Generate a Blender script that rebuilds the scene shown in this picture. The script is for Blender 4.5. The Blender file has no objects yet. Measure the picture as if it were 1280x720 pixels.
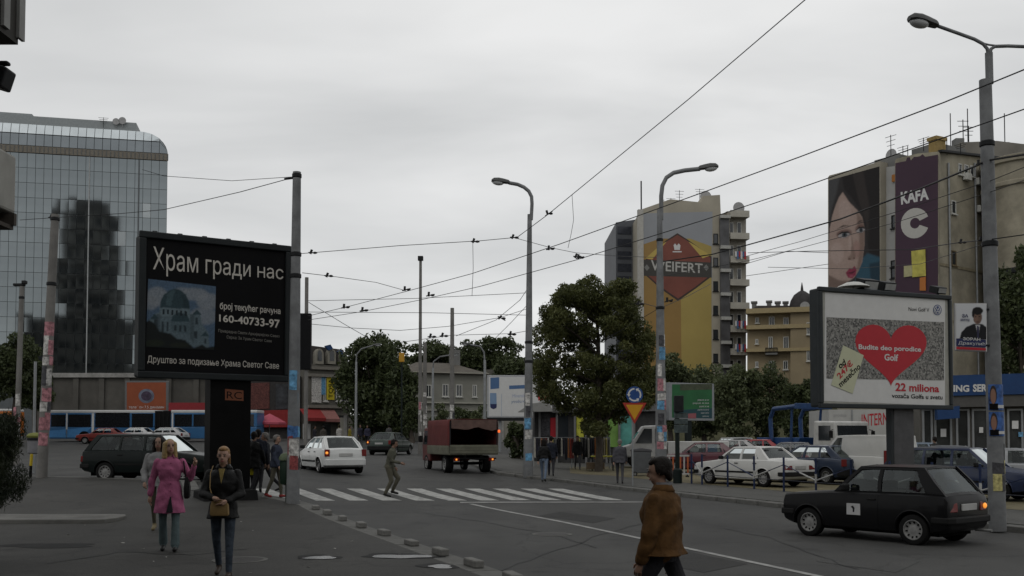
import bpy, bmesh, math, random
import numpy as np
from mathutils import Vector, Matrix
random.seed(7); np.random.seed(7)
R = math.radians
S = bpy.context.scene
C = S.collection

# ------------------------------------------------------------------ camera
F = 1244.0; HZ = 547.0; PITCH = R(2.2); CAMZ = 1.9
PV = HZ - F * math.tan(PITCH)
cam = bpy.data.cameras.new('camera'); camo = bpy.data.objects.new('camera', cam); C.objects.link(camo)
camo.location = (0, 0, CAMZ); camo.rotation_euler = (R(90) + PITCH, 0, 0)
cam.sensor_width = 36; cam.lens = 36 * F / 1280; cam.shift_y = (PV - 360) / 1280
cam.clip_start = .1; cam.clip_end = 2000
S.camera = camo

# ------------------------------------------------------------------ world
SUN_EL, SUN_ROT = R(52), R(200)
w = bpy.data.worlds.new('World'); S.world = w; w.use_nodes = True
nt = w.node_tree; nt.nodes.clear(); N = nt.nodes.new; Lk = nt.links.new
out = N('ShaderNodeOutputWorld'); mix = N('ShaderNodeMixShader'); mix.inputs[0].default_value = .95
sky = N('ShaderNodeTexSky'); sky.sky_type = 'NISHITA'; sky.sun_disc = False
sky.sun_elevation = SUN_EL; sky.sun_rotation = SUN_ROT
b1 = N('ShaderNodeBackground'); b1.inputs[1].default_value = .1; Lk(sky.outputs[0], b1.inputs[0])
tc = N('ShaderNodeTexCoord'); sep = N('ShaderNodeSeparateXYZ'); Lk(tc.outputs['Generated'], sep.inputs[0])
zz = N('ShaderNodeMath'); zz.operation = 'ABSOLUTE'; Lk(sep.outputs[2], zz.inputs[0])
za = N('ShaderNodeMath'); za.operation = 'ADD'; za.inputs[1].default_value = .22; Lk(zz.outputs[0], za.inputs[0])
dx = N('ShaderNodeMath'); dx.operation = 'DIVIDE'; Lk(sep.outputs[0], dx.inputs[0]); Lk(za.outputs[0], dx.inputs[1])
dy = N('ShaderNodeMath'); dy.operation = 'DIVIDE'; Lk(sep.outputs[1], dy.inputs[0]); Lk(za.outputs[0], dy.inputs[1])
cb = N('ShaderNodeCombineXYZ'); Lk(dx.outputs[0], cb.inputs[0]); Lk(dy.outputs[0], cb.inputs[1])
mp = N('ShaderNodeMapping'); mp.inputs['Scale'].default_value = (.55, 1.25, 1); mp.inputs['Rotation'].default_value = (0, 0, R(14))
mp.inputs['Location'].default_value = (1.3, .35, 0); Lk(cb.outputs[0], mp.inputs[0])
nz = N('ShaderNodeTexNoise'); nz.inputs['Scale'].default_value = 1.5; nz.inputs['Detail'].default_value = 5
nz.inputs['Roughness'].default_value = .48; nz.inputs['Distortion'].default_value = .35; Lk(mp.outputs[0], nz.inputs['Vector'])
rp = N('ShaderNodeValToRGB'); e = rp.color_ramp.elements
e[0].position = .32; e[0].color = (.595, .602, .602, 1); e[1].position = .68; e[1].color = (.86, .86, .853, 1)
Lk(nz.outputs[0], rp.inputs[0])
b2 = N('ShaderNodeBackground'); b2.inputs[1].default_value = 1.0; Lk(rp.outputs[0], b2.inputs[0])
Lk(b1.outputs[0], mix.inputs[1]); Lk(b2.outputs[0], mix.inputs[2]); Lk(mix.outputs[0], out.inputs[0])

sun = bpy.data.lights.new('sun', 'SUN'); sun.energy = .5; sun.angle = R(35); sun.color = (1, .97, .93)
suno = bpy.data.objects.new('sun', sun); C.objects.link(suno)
suno.rotation_euler = (R(90) - SUN_EL, 0, R(180) - SUN_ROT)

S.render.engine = 'CYCLES'
S.view_settings.view_transform = 'Standard'; S.view_settings.look = 'None'
S.view_settings.exposure = 0.0; S.view_settings.gamma = 1
S.cycles.transparent_max_bounces = 16; S.cycles.max_bounces = 6

# ------------------------------------------------------------------ terrain and pixel helpers
def _interp(tab, y):
    if y <= tab[0][0]: return tab[0][1]
    for (a, va), (b, vb) in zip(tab, tab[1:]):
        if y <= b:
            t = (y - a) / (b - a); return va + (vb - va) * t
    return tab[-1][1]
_GL = [(20, 0), (24, .14), (31, .56), (40, .68), (60, .8), (76, .95), (93, 1.5), (120, 2.2), (160, 2.6)]
_GM = [(27, 0), (33, .12), (40, .34), (60, .6), (76, .82), (93, 1.42), (120, 2.15), (160, 2.6)]
_GR = [(28, 0), (40, .08), (60, .3), (76, .6), (93, 1.2), (120, 2.0), (160, 2.6)]
def _tabs(tab):
    ys = np.linspace(-20, 180, 401); zs = np.array([_interp(tab, y) for y in ys])
    k = np.ones(11) / 11; p = np.pad(zs, 5, mode='edge'); return ys, np.convolve(p, k, 'valid')
_TL, _TM, _TR = _tabs(_GL), _tabs(_GM), _tabs(_GR)
def _ss(t): t = max(0., min(1., t)); return t * t * (3 - 2 * t)
def g(x, y):
    l, m, r = (float(np.interp(y, *T)) for T in (_TL, _TM, _TR))
    if x < -2: return m + (l - m) * _ss((-2 - x) / 7)
    return m + (r - m) * _ss((x + 2) / 6)
CAM = Vector((0, 0, CAMZ))
def ray(u, v):
    c, s = math.cos(PITCH), math.sin(PITCH)
    return Vector((u - 640, c * F - s * (PV - v), s * F + c * (PV - v)))
def A(u, v, y):
    r = ray(u, v); return CAM + r * (y / r.y)
def G(u, v, dz=0.):
    y = 6.; prev = None
    while y < 200:
        p = A(u, v, y); d = p.z - g(p.x, p.y) - dz
        if d <= 0: break
        y += .25
    lo, hi = y - .25, y
    for _ in range(20):
        m = (lo + hi) / 2; p = A(u, v, m)
        if p.z - g(p.x, p.y) - dz > 0: lo = m
        else: hi = m
    p = A(u, v, hi); p.z = g(p.x, p.y) + dz; return p
def gp(x, y, dz=0.): return Vector((x, y, g(x, y) + dz))
def ux(u, y): return (u - 640) / F * y          # approximate world x of a column at depth y

# ------------------------------------------------------------------ mesh builder
class MB:
    def __init__(s): s.v = []; s.f = []; s.m = []; s.c = 0
    def add(s, vs, fs, mi=None):
        o = len(s.v); s.v.extend([tuple(p) for p in vs]); s.f.extend([tuple(i + o for i in f) for f in fs])
        s.m.extend([s.c if mi is None else mi] * len(fs)); return s
    def box(s, x0, x1, y0, y1, z0, z1, mi=None):
        return s.hexa([(x0, y0, z0), (x1, y0, z0), (x1, y1, z0), (x0, y1, z0), (x0, y0, z1), (x1, y0, z1), (x1, y1, z1), (x0, y1, z1)], mi)
    def hexa(s, p, mi=None):
        return s.add(p, [(3, 2, 1, 0), (4, 5, 6, 7), (0, 1, 5, 4), (1, 2, 6, 5), (2, 3, 7, 6), (3, 0, 4, 7)], mi)
    def obox(s, c, sx, sy, sz, rz=0, rx=0, ry=0, mi=None):
        M_ = Matrix.Translation(c) @ Matrix.Rotation(rz, 4, 'Z') @ Matrix.Rotation(ry, 4, 'Y') @ Matrix.Rotation(rx, 4, 'X')
        a, b, d = sx / 2, sy / 2, sz / 2
        return s.hexa([M_ @ Vector(q) for q in ((-a, -b, -d), (a, -b, -d), (a, b, -d), (-a, b, -d), (-a, -b, d), (a, -b, d), (a, b, d), (-a, b, d))], mi)
    def prism(s, poly, ax, a0, a1, mi=None):
        n = len(poly)
        def P(q, a): return {'x': (a, q[0], q[1]), 'y': (q[0], a, q[1]), 'z': (q[0], q[1], a)}[ax]
        vs = [P(q, a0) for q in poly] + [P(q, a1) for q in poly]
        fs = [tuple(range(n))[::-1], tuple(range(n, 2 * n))] + [(i, (i + 1) % n, n + (i + 1) % n, n + i) for i in range(n)]
        return s.add(vs, fs, mi)
    def tube(s, pts, r, n=8, cap=True, mi=None):
        pts = [Vector(p) for p in pts]; k = len(pts); rs = r if isinstance(r, (list, tuple)) else [r] * k
        vs = []; ref = None
        for i, p in enumerate(pts):
            t = (pts[min(i + 1, k - 1)] - pts[max(i - 1, 0)]).normalized()
            if ref is None: ref = Vector((0, 0, 1)) if abs(t.z) < .9 else Vector((1, 0, 0))
            a = t.cross(ref).normalized(); b = a.cross(t); ref = b
            for j in range(n):
                q = 2 * math.pi * j / n; vs.append(p + (a * math.cos(q) + b * math.sin(q)) * rs[i])
        fs = [(i * n + j, i * n + (j + 1) % n, (i + 1) * n + (j + 1) % n, (i + 1) * n + j) for i in range(k - 1) for j in range(n)]
        if cap: fs += [tuple(range(n))[::-1], tuple(range((k - 1) * n, k * n))]
        return s.add(vs, fs, mi)
    def rings(s, rings, cap=True, mi=None):
        n = len(rings[0]); k = len(rings); vs = [p for r in rings for p in r]
        fs = [(i * n + j, i * n + (j + 1) % n, (i + 1) * n + (j + 1) % n, (i + 1) * n + j) for i in range(k - 1) for j in range(n)]
        if cap: fs += [tuple(range(n))[::-1], tuple(range((k - 1) * n, k * n))]
        return s.add(vs, fs, mi)
    def lathe(s, prof, n=20, ax='z', c=(0, 0, 0), mi=None, cap=True):
        rr = []
        for r, h in prof:
            ring = []
            for j in range(n):
                q = 2 * math.pi * j / n; a, b = r * math.cos(q), r * math.sin(q)
                p = {'z': (a, b, h), 'y': (a, h, b), 'x': (h, a, b)}[ax]
                ring.append((p[0] + c[0], p[1] + c[1], p[2] + c[2]))
            rr.append(ring)
        return s.rings(rr, cap, mi)
    def ell(s, c, r, n=12, m=8, mi=None):
        rr = []
        for i in range(m + 1):
            t = math.pi * (i + .02) / (m + .04) - math.pi / 2; z = math.sin(t); q = math.cos(t)
            rr.append([(c[0] + r[0] * q * math.cos(2 * math.pi * j / n), c[1] + r[1] * q * math.sin(2 * math.pi * j / n), c[2] + r[2] * z) for j in range(n)])
        return s.rings(rr, True, mi)
    def xf(s, Mx, start=0):
        for i in range(start, len(s.v)): s.v[i] = tuple(Mx @ Vector(s.v[i]))
        return s
    def mesh(s, name, mats, smooth=None, fix=True):
        me = bpy.data.meshes.new(name); me.from_pydata(s.v, [], s.f)
        for m in (mats if isinstance(mats, (list, tuple)) else [mats]): me.materials.append(m)
        if any(s.m): me.polygons.foreach_set('material_index', s.m)
        if fix:
            bm = bmesh.new(); bm.from_mesh(me); bmesh.ops.recalc_face_normals(bm, faces=bm.faces); bm.to_mesh(me); bm.free()
        if smooth is not None:
            me.shade_smooth(); me.set_sharp_from_angle(angle=R(smooth))
        me.update(); return me
    def build(s, name, mats, parent=None, smooth=None, bevel=0, seg=2, fix=True):
        return put(name, s.mesh(name, mats, smooth, fix), parent, bevel, seg)
def put(name, me, parent=None, bevel=0, seg=2):
    o = bpy.data.objects.new(name, me); C.objects.link(o)
    if parent is not None: o.parent = parent
    if bevel:
        b = o.modifiers.new('bevel', 'BEVEL'); b.width = bevel; b.segments = seg; b.limit_method = 'ANGLE'; b.angle_limit = R(40)
        b.harden_normals = False
    return o
def tag(o, label=None, cat=None, group=None, kind=None):
    if label: o['label'] = label
    if cat: o['category'] = cat
    if group: o['group'] = group
    if kind: o['kind'] = kind
    return o
def thing(name, label, cat, loc=(0, 0, 0), rz=0, group=None):
    o = bpy.data.objects.new(name, None); C.objects.link(o); o.location = loc; o.rotation_euler = (0, 0, rz)
    o.empty_display_size = .2
    return tag(o, label, cat, group)
def rebase(root, p):
    p = Vector(p)
    for c in root.children: c.data.transform(Matrix.Translation(-p))
    root.location = p
def struct(o): o['kind'] = 'structure'; return o
def copy_tree(o, parent=None):
    c = o.copy(); C.objects.link(c); c.parent = parent
    for ch in list(o.children): copy_tree(ch, c)
    return c

# ------------------------------------------------------------------ materials
_mc = {}
def M(name, col, rough=.6, metal=0., var=.14, scale=4., bump=0., bscale=60., emit=0., spec=.28, coat=0., dirt=0.):
    if name in _mc: return _mc[name]
    m = bpy.data.materials.new(name); m.use_nodes = True; t = m.node_tree; b = t.nodes['Principled BSDF']
    b.inputs['Roughness'].default_value = rough; b.inputs['Metallic'].default_value = metal
    b.inputs['Specular IOR Level'].default_value = spec; b.inputs['Coat Weight'].default_value = coat
    b.inputs['Coat Roughness'].default_value = .08
    tc = t.nodes.new('ShaderNodeTexCoord'); n = t.nodes.new('ShaderNodeTexNoise')
    n.inputs['Scale'].default_value = scale; n.inputs['Detail'].default_value = 6; n.inputs['Roughness'].default_value = .62
    t.links.new(tc.outputs['Object'], n.inputs['Vector'])
    r = t.nodes.new('ShaderNodeValToRGB'); e = r.color_ramp.elements
    e[0].position = .3; e[1].position = .72
    e[0].color = (*[max(0, c * (1 - var)) for c in col], 1); e[1].color = (*[min(1, c * (1 + var)) for c in col], 1)
    t.links.new(n.outputs[0], r.inputs[0]); colout = r.outputs[0]
    if dirt:
        n2 = t.nodes.new('ShaderNodeTexNoise'); n2.inputs['Scale'].default_value = scale * .35; n2.inputs['Detail'].default_value = 8
        n2.inputs['Roughness'].default_value = .7; t.links.new(tc.outputs['Object'], n2.inputs['Vector'])
        r2 = t.nodes.new('ShaderNodeValToRGB'); r2.color_ramp.elements[0].position = .45; r2.color_ramp.elements[1].position = .7
        r2.color_ramp.elements[1].color = (dirt, dirt, dirt, 1)
        t.links.new(n2.outputs[0], r2.inputs[0])
        mx = t.nodes.new('ShaderNodeMixRGB'); mx.inputs[2].default_value = (*[c * .4 + .002 for c in col], 1)
        t.links.new(r2.outputs[0], mx.inputs[0]); t.links.new(colout, mx.inputs[1]); colout = mx.outputs[0]
    t.links.new(colout, b.inputs['Base Color'])
    if bump:
        n3 = t.nodes.new('ShaderNodeTexNoise'); n3.inputs['Scale'].default_value = bscale; n3.inputs['Detail'].default_value = 4
        t.links.new(tc.outputs['Object'], n3.inputs['Vector'])
        bp = t.nodes.new('ShaderNodeBump'); bp.inputs['Strength'].default_value = bump; bp.inputs['Distance'].default_value = .02
        t.links.new(n3.outputs[0], bp.inputs['Height']); t.links.new(bp.outputs[0], b.inputs['Normal'])
    if emit:
        b.inputs['Emission Color'].default_value = (*col, 1); b.inputs['Emission Strength'].default_value = emit
    _mc[name] = m; return m
def glass_mat(name, tint, rough=.02):
    if name in _mc: return _mc[name]
    m = bpy.data.materials.new(name); m.use_nodes = True; t = m.node_tree; t.nodes.clear()
    o = t.nodes.new('ShaderNodeOutputMaterial'); mx = t.nodes.new('ShaderNodeMixShader'); f = t.nodes.new('ShaderNodeFresnel')
    f.inputs[0].default_value = 1.48
    tr = t.nodes.new('ShaderNodeBsdfTransparent'); tr.inputs[0].default_value = (*tint, 1)
    gl = t.nodes.new('ShaderNodeBsdfGlossy'); gl.inputs['Roughness'].default_value = rough; gl.inputs[0].default_value = (.75, .8, .8, 1)
    t.links.new(f.outputs[0], mx.inputs[0]); t.links.new(tr.outputs[0], mx.inputs[1]); t.links.new(gl.outputs[0], mx.inputs[2])
    t.links.new(mx.outputs[0], o.inputs[0]); _mc[name] = m; return m
def leaf_mat(name, c1, c2, c3=None):
    if name in _mc: return _mc[name]
    m = bpy.data.materials.new(name); m.use_nodes = True; t = m.node_tree; t.nodes.clear(); N = t.nodes.new; L = t.links.new
    o = N('ShaderNodeOutputMaterial'); mx = N('ShaderNodeMixShader'); mx.inputs[0].default_value = .28
    d = N('ShaderNodeBsdfPrincipled'); d.inputs['Roughness'].default_value = .55; d.inputs['Specular IOR Level'].default_value = .3
    tr = N('ShaderNodeBsdfTranslucent'); tc = N('ShaderNodeTexCoord'); n = N('ShaderNodeTexNoise')
    n.inputs['Scale'].default_value = 1.6; n.inputs['Detail'].default_value = 5; n.inputs['Roughness'].default_value = .75
    r = N('ShaderNodeValToRGB'); e = r.color_ramp.elements; e[0].position = .36; e[1].position = .62
    e[0].color = (*c1, 1); e[1].color = (*c2, 1)
    if c3: q = e.new(.74); q.color = (*c3, 1)
    L(tc.outputs['Object'], n.inputs['Vector']); L(n.outputs[0], r.inputs[0]); L(r.outputs[0], d.inputs['Base Color']); L(r.outputs[0], tr.inputs[0])
    L(d.outputs[0], mx.inputs[1]); L(tr.outputs[0], mx.inputs[2]); L(mx.outputs[0], o.inputs[0]); _mc[name] = m; return m

CONC = M('weathered concrete', (.27, .265, .25), .85, var=.2, scale=3, bump=.3, dirt=.6)
DKMET = M('dark painted metal', (.014, .015, .016), .55, var=.2, spec=.15)
GALV = M('galvanised steel', (.24, .25, .255), .5, .3, var=.12, scale=3, dirt=.3)
BLACK = M('black rubber', (.009, .009, .009), .8, var=.2, spec=.12)
WHITE = M('white paint', (.62, .62, .6), .5, var=.06)
WINGL = M('window glass', (.018, .022, .026), .09, var=.3, scale=.6, spec=.6)
CARGL = glass_mat('car window glass', (.5, .54, .53))
FRAMEW = M('pale window frame', (.45, .45, .42), .6)
# ------------------------------------------------------------------ ground, pavements, kerbs, markings
def asphalt(name, c0, c1, rough, sc=1.):
    m = bpy.data.materials.new(name); m.use_nodes = True; t = m.node_tree; b = t.nodes['Principled BSDF']; N = t.nodes.new; L = t.links.new
    tc = N('ShaderNodeTexCoord'); n1 = N('ShaderNodeTexNoise'); n1.inputs['Scale'].default_value = .35 * sc; n1.inputs['Detail'].default_value = 9; n1.inputs['Roughness'].default_value = .66
    n2 = N('ShaderNodeTexNoise'); n2.inputs['Scale'].default_value = 55; n2.inputs['Detail'].default_value = 3
    mp = N('ShaderNodeMapping'); mp.inputs['Rotation'].default_value = (0, 0, R(-22)); mp.inputs['Scale'].default_value = (1, .16, 1)
    n3 = N('ShaderNodeTexNoise'); n3.inputs['Scale'].default_value = .9; n3.inputs['Detail'].default_value = 5
    v = N('ShaderNodeTexVoronoi'); v.feature = 'DISTANCE_TO_EDGE'; v.inputs['Scale'].default_value = .33
    nd = N('ShaderNodeTexNoise'); nd.inputs['Scale'].default_value = 1.7; nd.inputs['Detail'].default_value = 6
    ad = N('ShaderNodeMixRGB'); ad.blend_type = 'ADD'; ad.inputs[0].default_value = .9
    L(tc.outputs['Object'], nd.inputs['Vector']); L(tc.outputs['Object'], ad.inputs[1]); L(nd.outputs[1], ad.inputs[2]); L(ad.outputs[0], v.inputs['Vector'])
    cr = N('ShaderNodeValToRGB'); cr.color_ramp.elements[0].position = .004; cr.color_ramp.elements[0].color = (.7, .7, .7, 1); cr.color_ramp.elements[1].position = .014
    L(v.outputs[0], cr.inputs[0])
    for n in (n1, n2): L(tc.outputs['Object'], n.inputs['Vector'])
    L(tc.outputs['Object'], mp.inputs[0]); L(mp.outputs[0], n3.inputs['Vector'])
    r1 = N('ShaderNodeValToRGB'); r1.color_ramp.elements[0].position = .3; r1.color_ramp.elements[1].position = .7
    r1.color_ramp.elements[0].color = (*c0, 1); r1.color_ramp.elements[1].color = (*c1, 1); L(n1.outputs[0], r1.inputs[0])
    r2 = N('ShaderNodeValToRGB'); r2.color_ramp.elements[0].color = (.62, .62, .62, 1); r2.color_ramp.elements[1].color = (1.35, 1.35, 1.33, 1)
    r2.color_ramp.elements[0].position = .3; r2.color_ramp.elements[1].position = .72; L(n2.outputs[0], r2.inputs[0])
    r3 = N('ShaderNodeValToRGB'); r3.color_ramp.elements[0].color = (.72, .72, .72, 1); r3.color_ramp.elements[1].color = (1.28, 1.28, 1.27, 1); L(n3.outputs[0], r3.inputs[0])
    m1 = N('ShaderNodeMixRGB'); m1.blend_type = 'MULTIPLY'; m1.inputs[0].default_value = 1; L(r1.outputs[0], m1.inputs[1]); L(r2.outputs[0], m1.inputs[2])
    m2 = N('ShaderNodeMixRGB'); m2.blend_type = 'MULTIPLY'; m2.inputs[0].default_value = 1; L(m1.outputs[0], m2.inputs[1]); L(r3.outputs[0], m2.inputs[2])
    m3 = N('ShaderNodeMixRGB'); m3.blend_type = 'MULTIPLY'; m3.inputs[0].default_value = .8; L(m2.outputs[0], m3.inputs[1]); L(cr.outputs[0], m3.inputs[2])
    ns = N('ShaderNodeTexNoise'); ns.inputs['Scale'].default_value = 1.1; ns.inputs['Detail'].default_value = 4; ns.inputs['Roughness'].default_value = .55; L(tc.outputs['Object'], ns.inputs['Vector'])
    rs_ = N('ShaderNodeValToRGB'); rs_.color_ramp.elements[0].position = .60; rs_.color_ramp.elements[1].position = .74; rs_.color_ramp.elements[0].color = (1, 1, 1, 1); rs_.color_ramp.elements[1].color = (.6, .6, .6, 1); L(ns.outputs[0], rs_.inputs[0])
    m4 = N('ShaderNodeMixRGB'); m4.blend_type = 'MULTIPLY'; m4.inputs[0].default_value = 1; L(m3.outputs[0], m4.inputs[1]); L(rs_.outputs[0], m4.inputs[2]); m3 = m4
    L(m3.outputs[0], b.inputs['Base Color'])
    rr = N('ShaderNodeMapRange'); rr.inputs[3].default_value = rough - .12; rr.inputs[4].default_value = rough + .12; L(n1.outputs[0], rr.inputs[0]); L(rr.outputs[0], b.inputs['Roughness'])
    bp = N('ShaderNodeBump'); bp.inputs['Strength'].default_value = .5; bp.inputs['Distance'].default_value = .008; L(n2.outputs[0], bp.inputs['Height']); L(bp.outputs[0], b.inputs['Normal'])
    b.inputs['Specular IOR Level'].default_value = .2
    return m
ASPH = asphalt('road asphalt', (.034, .034, .034), (.066, .066, .064), .8)
PAVE = asphalt('pavement asphalt', (.027, .0265, .025), (.054, .053, .050), .78, 1.6)
PAVR = asphalt('grey pavement', (.062, .062, .058), (.09, .089, .084), .8, 2)
LOT = asphalt('dusty yellow paving', (.10, .088, .055), (.155, .135, .08), .85, 2)

xs = [-400, -250, -160, -110, -80, -65, -55] + list(range(-48, 42)) + [45, 52, 60, 75, 95, 130, 180, 260, 400]
ys = [-120, -60, -30, -15, -5] + list(range(0, 66)) + list(range(66, 124, 2)) + [130, 140, 160, 190, 240, 320, 450, 700, 1100]
gm = MB(); nx = len(xs)
gm.add([(x, y, g(x, y)) for y in ys for x in xs], [(j * nx + i, j * nx + i + 1, (j + 1) * nx + i + 1, (j + 1) * nx + i) for j in range(len(ys) - 1) for i in range(nx - 1)])
struct(gm.build('road', ASPH, smooth=60, fix=False))

def patch(poly, dz, step=1.0, skirt=0.):
    """flat-laid sheet following the terrain; returns MB"""
    bm = bmesh.new(); f = bm.faces.new([bm.verts.new((p[0], p[1], 0)) for p in poly])
    x0, x1 = min(p[0] for p in poly), max(p[0] for p in poly); y0, y1 = min(p[1] for p in poly), max(p[1] for p in poly)
    for k in range(math.ceil(x0 / step), math.floor(x1 / step) + 1):
        bmesh.ops.bisect_plane(bm, geom=bm.verts[:] + bm.edges[:] + bm.faces[:], plane_co=(k * step, 0, 0), plane_no=(1, 0, 0))
    for k in range(math.ceil(y0 / step), math.floor(y1 / step) + 1):
        bmesh.ops.bisect_plane(bm, geom=bm.verts[:] + bm.edges[:] + bm.faces[:], plane_co=(0, k * step, 0), plane_no=(0, 1, 0))
    if skirt:
        be = [e for e in bm.edges if e.is_boundary]
        r = bmesh.ops.extrude_edge_only(bm, edges=be)
        low = {v for v in r['geom'] if isinstance(v, bmesh.types.BMVert)}
    else: low = set()
    mb = MB(); bm.verts.index_update()
    mb.add([(v.co.x, v.co.y, g(v.co.x, v.co.y) + dz - (skirt if v in low else 0)) for v in bm.verts], [tuple(v.index for v in f.verts) for f in bm.faces])
    bm.free(); return mb

KD = Vector((-.41, 1, 0)).normalized(); KN = Vector((1, .41, 0)).normalized()   # road direction and its right-hand normal
def lk(y): return 5.35 - .41 * y            # road edge of the left kerb
def rk(y): return 18.37 - .41 * y           # road edge of the right kerb
# left kerb polyline (road edge), straight then bending away to the left round the corner
lkp = [(lk(y), y) for y in (-14, -8, 0, 6, 10, 12, 14, 16, 18, 20, 22, 24, 25.2)]
cx, cy = lkp[-1]
for a in range(10, 61, 10):
    d = R(112.3 + a); cx += math.cos(d) * .75; cy += math.sin(d) * .75; lkp.append((cx, cy))
for q in ((-9.6, 30.2), (-13.5, 31.6), (-19, 32.8), (-30, 34.5), (-48, 37)): lkp.append(q)
lpoly = [(p[0], p[1]) for p in lkp] + [(-48, -14)]
def off(pl, d):
    o = []
    for i, p in enumerate(pl):
        a = Vector(pl[max(0, i - 1)]); b = Vector(pl[min(len(pl) - 1, i + 1)]); t = (b - a).normalized(); o.append((p[0] - t.y * d, p[1] + t.x * d))
    return o
inner = off(lkp, .42)
struct(patch([(p[0], p[1]) for p in inner] + [(-48, -14)], .118, skirt=.3).build('pavement', PAVE, smooth=50))

def kerb(name, line, width, side, z0, z1, length, mat):
    """row of kerb stones along a line; side=+1 puts the width to the left of travel"""
    root = bpy.data.objects.new(name, None); C.objects.link(root); root['kind'] = 'structure'
    base = [0.]
    for a, b in zip(line, line[1:]): base.append(base[-1] + math.dist(a, b))
    n = int(base[-1] / length); mats = mat
    for i in range(n):
        s = (i + .5) * length; k = max(j for j in range(len(base)) if base[j] <= s); k = min(k, len(line) - 2)
        t = (s - base[k]) / (base[k + 1] - base[k]); a = Vector(line[k]); b = Vector(line[k + 1]); p = a + (b - a) * t; d = (b - a).normalized()
        nrm = Vector((-d.y, d.x)) * side; c = p + nrm * width / 2
        if not (-6 < c.y < 60): continue
        key = (name, i % 4)
        if key not in kmesh:
            q = MB(); q.box(-length / 2 + .006, length / 2 - .006, -width / 2, width / 2, z0, z1 + random.uniform(-.006, .006))
            kmesh[key] = q.mesh('kerb_stone', mat)
        o = put('kerb_stone', kmesh[key], root, .018)
        e0 = c - d * length / 2; e1 = c + d * length / 2
        o.location = (c.x, c.y, g(c.x, c.y)); o.rotation_euler = (random.uniform(-.006, .006), -math.atan2(g(e1.x, e1.y) - g(e0.x, e0.y), length), math.atan2(d.y, d.x) + random.uniform(-.006, .006))
    return root
kmesh = {}
KERBM = M('kerb concrete', (.105, .104, .097), .85, var=.3, scale=2.2, bump=.3, dirt=.65)
BLOCKM = M('block concrete', (.15, .148, .138), .85, var=.25, scale=5, bump=.4, dirt=.5)
kerb('kerb', lkp, .42, 1, -.2, .125, .9, KERBM)

# right-hand pavement, car park ground and its kerb
rkp = [(rk(y), y) for y in (-10, 0, 8, 14, 18, 20, 22, 24, 26, 28, 30, 32, 34, 36)]
rkp += [(3.05, 37.4), (2.7, 38.3), (1.9, 39.4), (.6, 40.6), (-.6, 42.2), (-1.2, 45), (-1.9, 50), (-2.8, 56), (-4.5, 66)]
rin = off(rkp, -.28)
struct(patch([(p[0], p[1]) for p in rin] + [(60, 66), (60, -10)], .138, skirt=.3).build('pavement', PAVR, smooth=50))
kerb('kerb', rkp, .28, -1, -.2, .145, 1.0, KERBM)
def fl(y): return 22.75 - .436 * y          # line of the parking fence
lot = [(fl(y) + .15, y) for y in (12, 18, 24, 30, 36, 40)] + [(4.3, 43.2), (2.6, 44.5), (3.0, 52), (20, 60), (48, 60), (48, 12)]
struct(patch(lot, .144).build('ground', LOT, smooth=50))

# painted markings
PAINT = M('worn road paint', (.32, .32, .305), .75, var=.3, scale=9, dirt=.95)
LINEP = M('worn line paint', (.26, .26, .25), .7, var=.3, scale=4, dirt=.8)
mk = bpy.data.objects.new('road_markings', None); C.objects.link(mk); mk['kind'] = 'structure'
for i in range(-2, 9):
    un = 461 + 41.8 * i - .25 * i * i; uf = 395 + 38.6 * i - .3 * i * i
    a = G(un - 24, 626.0 - .05 * i); b = G(un, 626.0 - .05 * i); c_ = G(uf + 19, 611); d = G(uf, 611)
    if i >= 5: a = G(un - 24, 625.5); b = G(un, 625.5)
    patch([(q.x, q.y) for q in (a, b, c_, d)], .007).build('crossing_stripe', PAINT, mk)
def strip(pxs, wd, name, mat, dz=.007):
    pts = [G(*p) for p in pxs]; lf = off([(p.x, p.y) for p in pts], wd / 2); rt = off([(p.x, p.y) for p in pts], -wd / 2)
    return patch(lf + rt[::-1], dz).build(name, mat, mk)
strip([(575, 628.2), (815, 627.6)], .3, 'stop_line', LINEP)
strip([(588, 630), (700, 652), (790, 671), (900, 694.5), (1020, 720), (1100, 737)], .13, 'lane_line', LINEP)
strip([(745, 604.5), (800, 611)], .2, 'edge_line', LINEP)

# concrete kerb blocks standing on the left kerb
bm_ = None
blk = [(407, 631), (421, 638), (443, 648), (469, 656), (484, 664.5), (510, 674.5), (543, 687), (583, 702), (628, 721)]
blk = [(408, 635.5), (424.5, 642), (444.5, 649.5), (466.5, 658), (492, 668), (521, 680), (556, 692.5), (596, 707), (640, 724)]
q = MB(); q.box(-.215, .215, -.078, .078, 0, .10); bmesh_block = q.mesh('concrete_block', BLOCKM)
desc = ['farthest from the camera, by the crossing corner', 'second from the crossing corner', 'third from the crossing corner', 'fourth from the crossing corner', 'fifth and middle one of the nine',
        'fourth from the bottom edge', 'third from the bottom edge', 'second from the bottom edge', 'cut by the bottom edge of the picture']
for i, (u, v) in enumerate(blk):
    p = G(u - 13 - i * .9, v + 1, .125); o = put('concrete_block', bmesh_block, None, .02)
    x = lk(p.y) - .22; o.location = (x, p.y, g(x, p.y) + .122); o.rotation_euler = (0, 0, math.atan2(KD.y, KD.x) + random.uniform(-.1, .1)); o.scale = (random.uniform(.88, 1.08), random.uniform(.9, 1.1), random.uniform(.85, 1.1))
    tag(o, 'pale concrete block on the left kerb, ' + desc[i], 'concrete block', 'concrete blocks along the left kerb')

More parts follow.
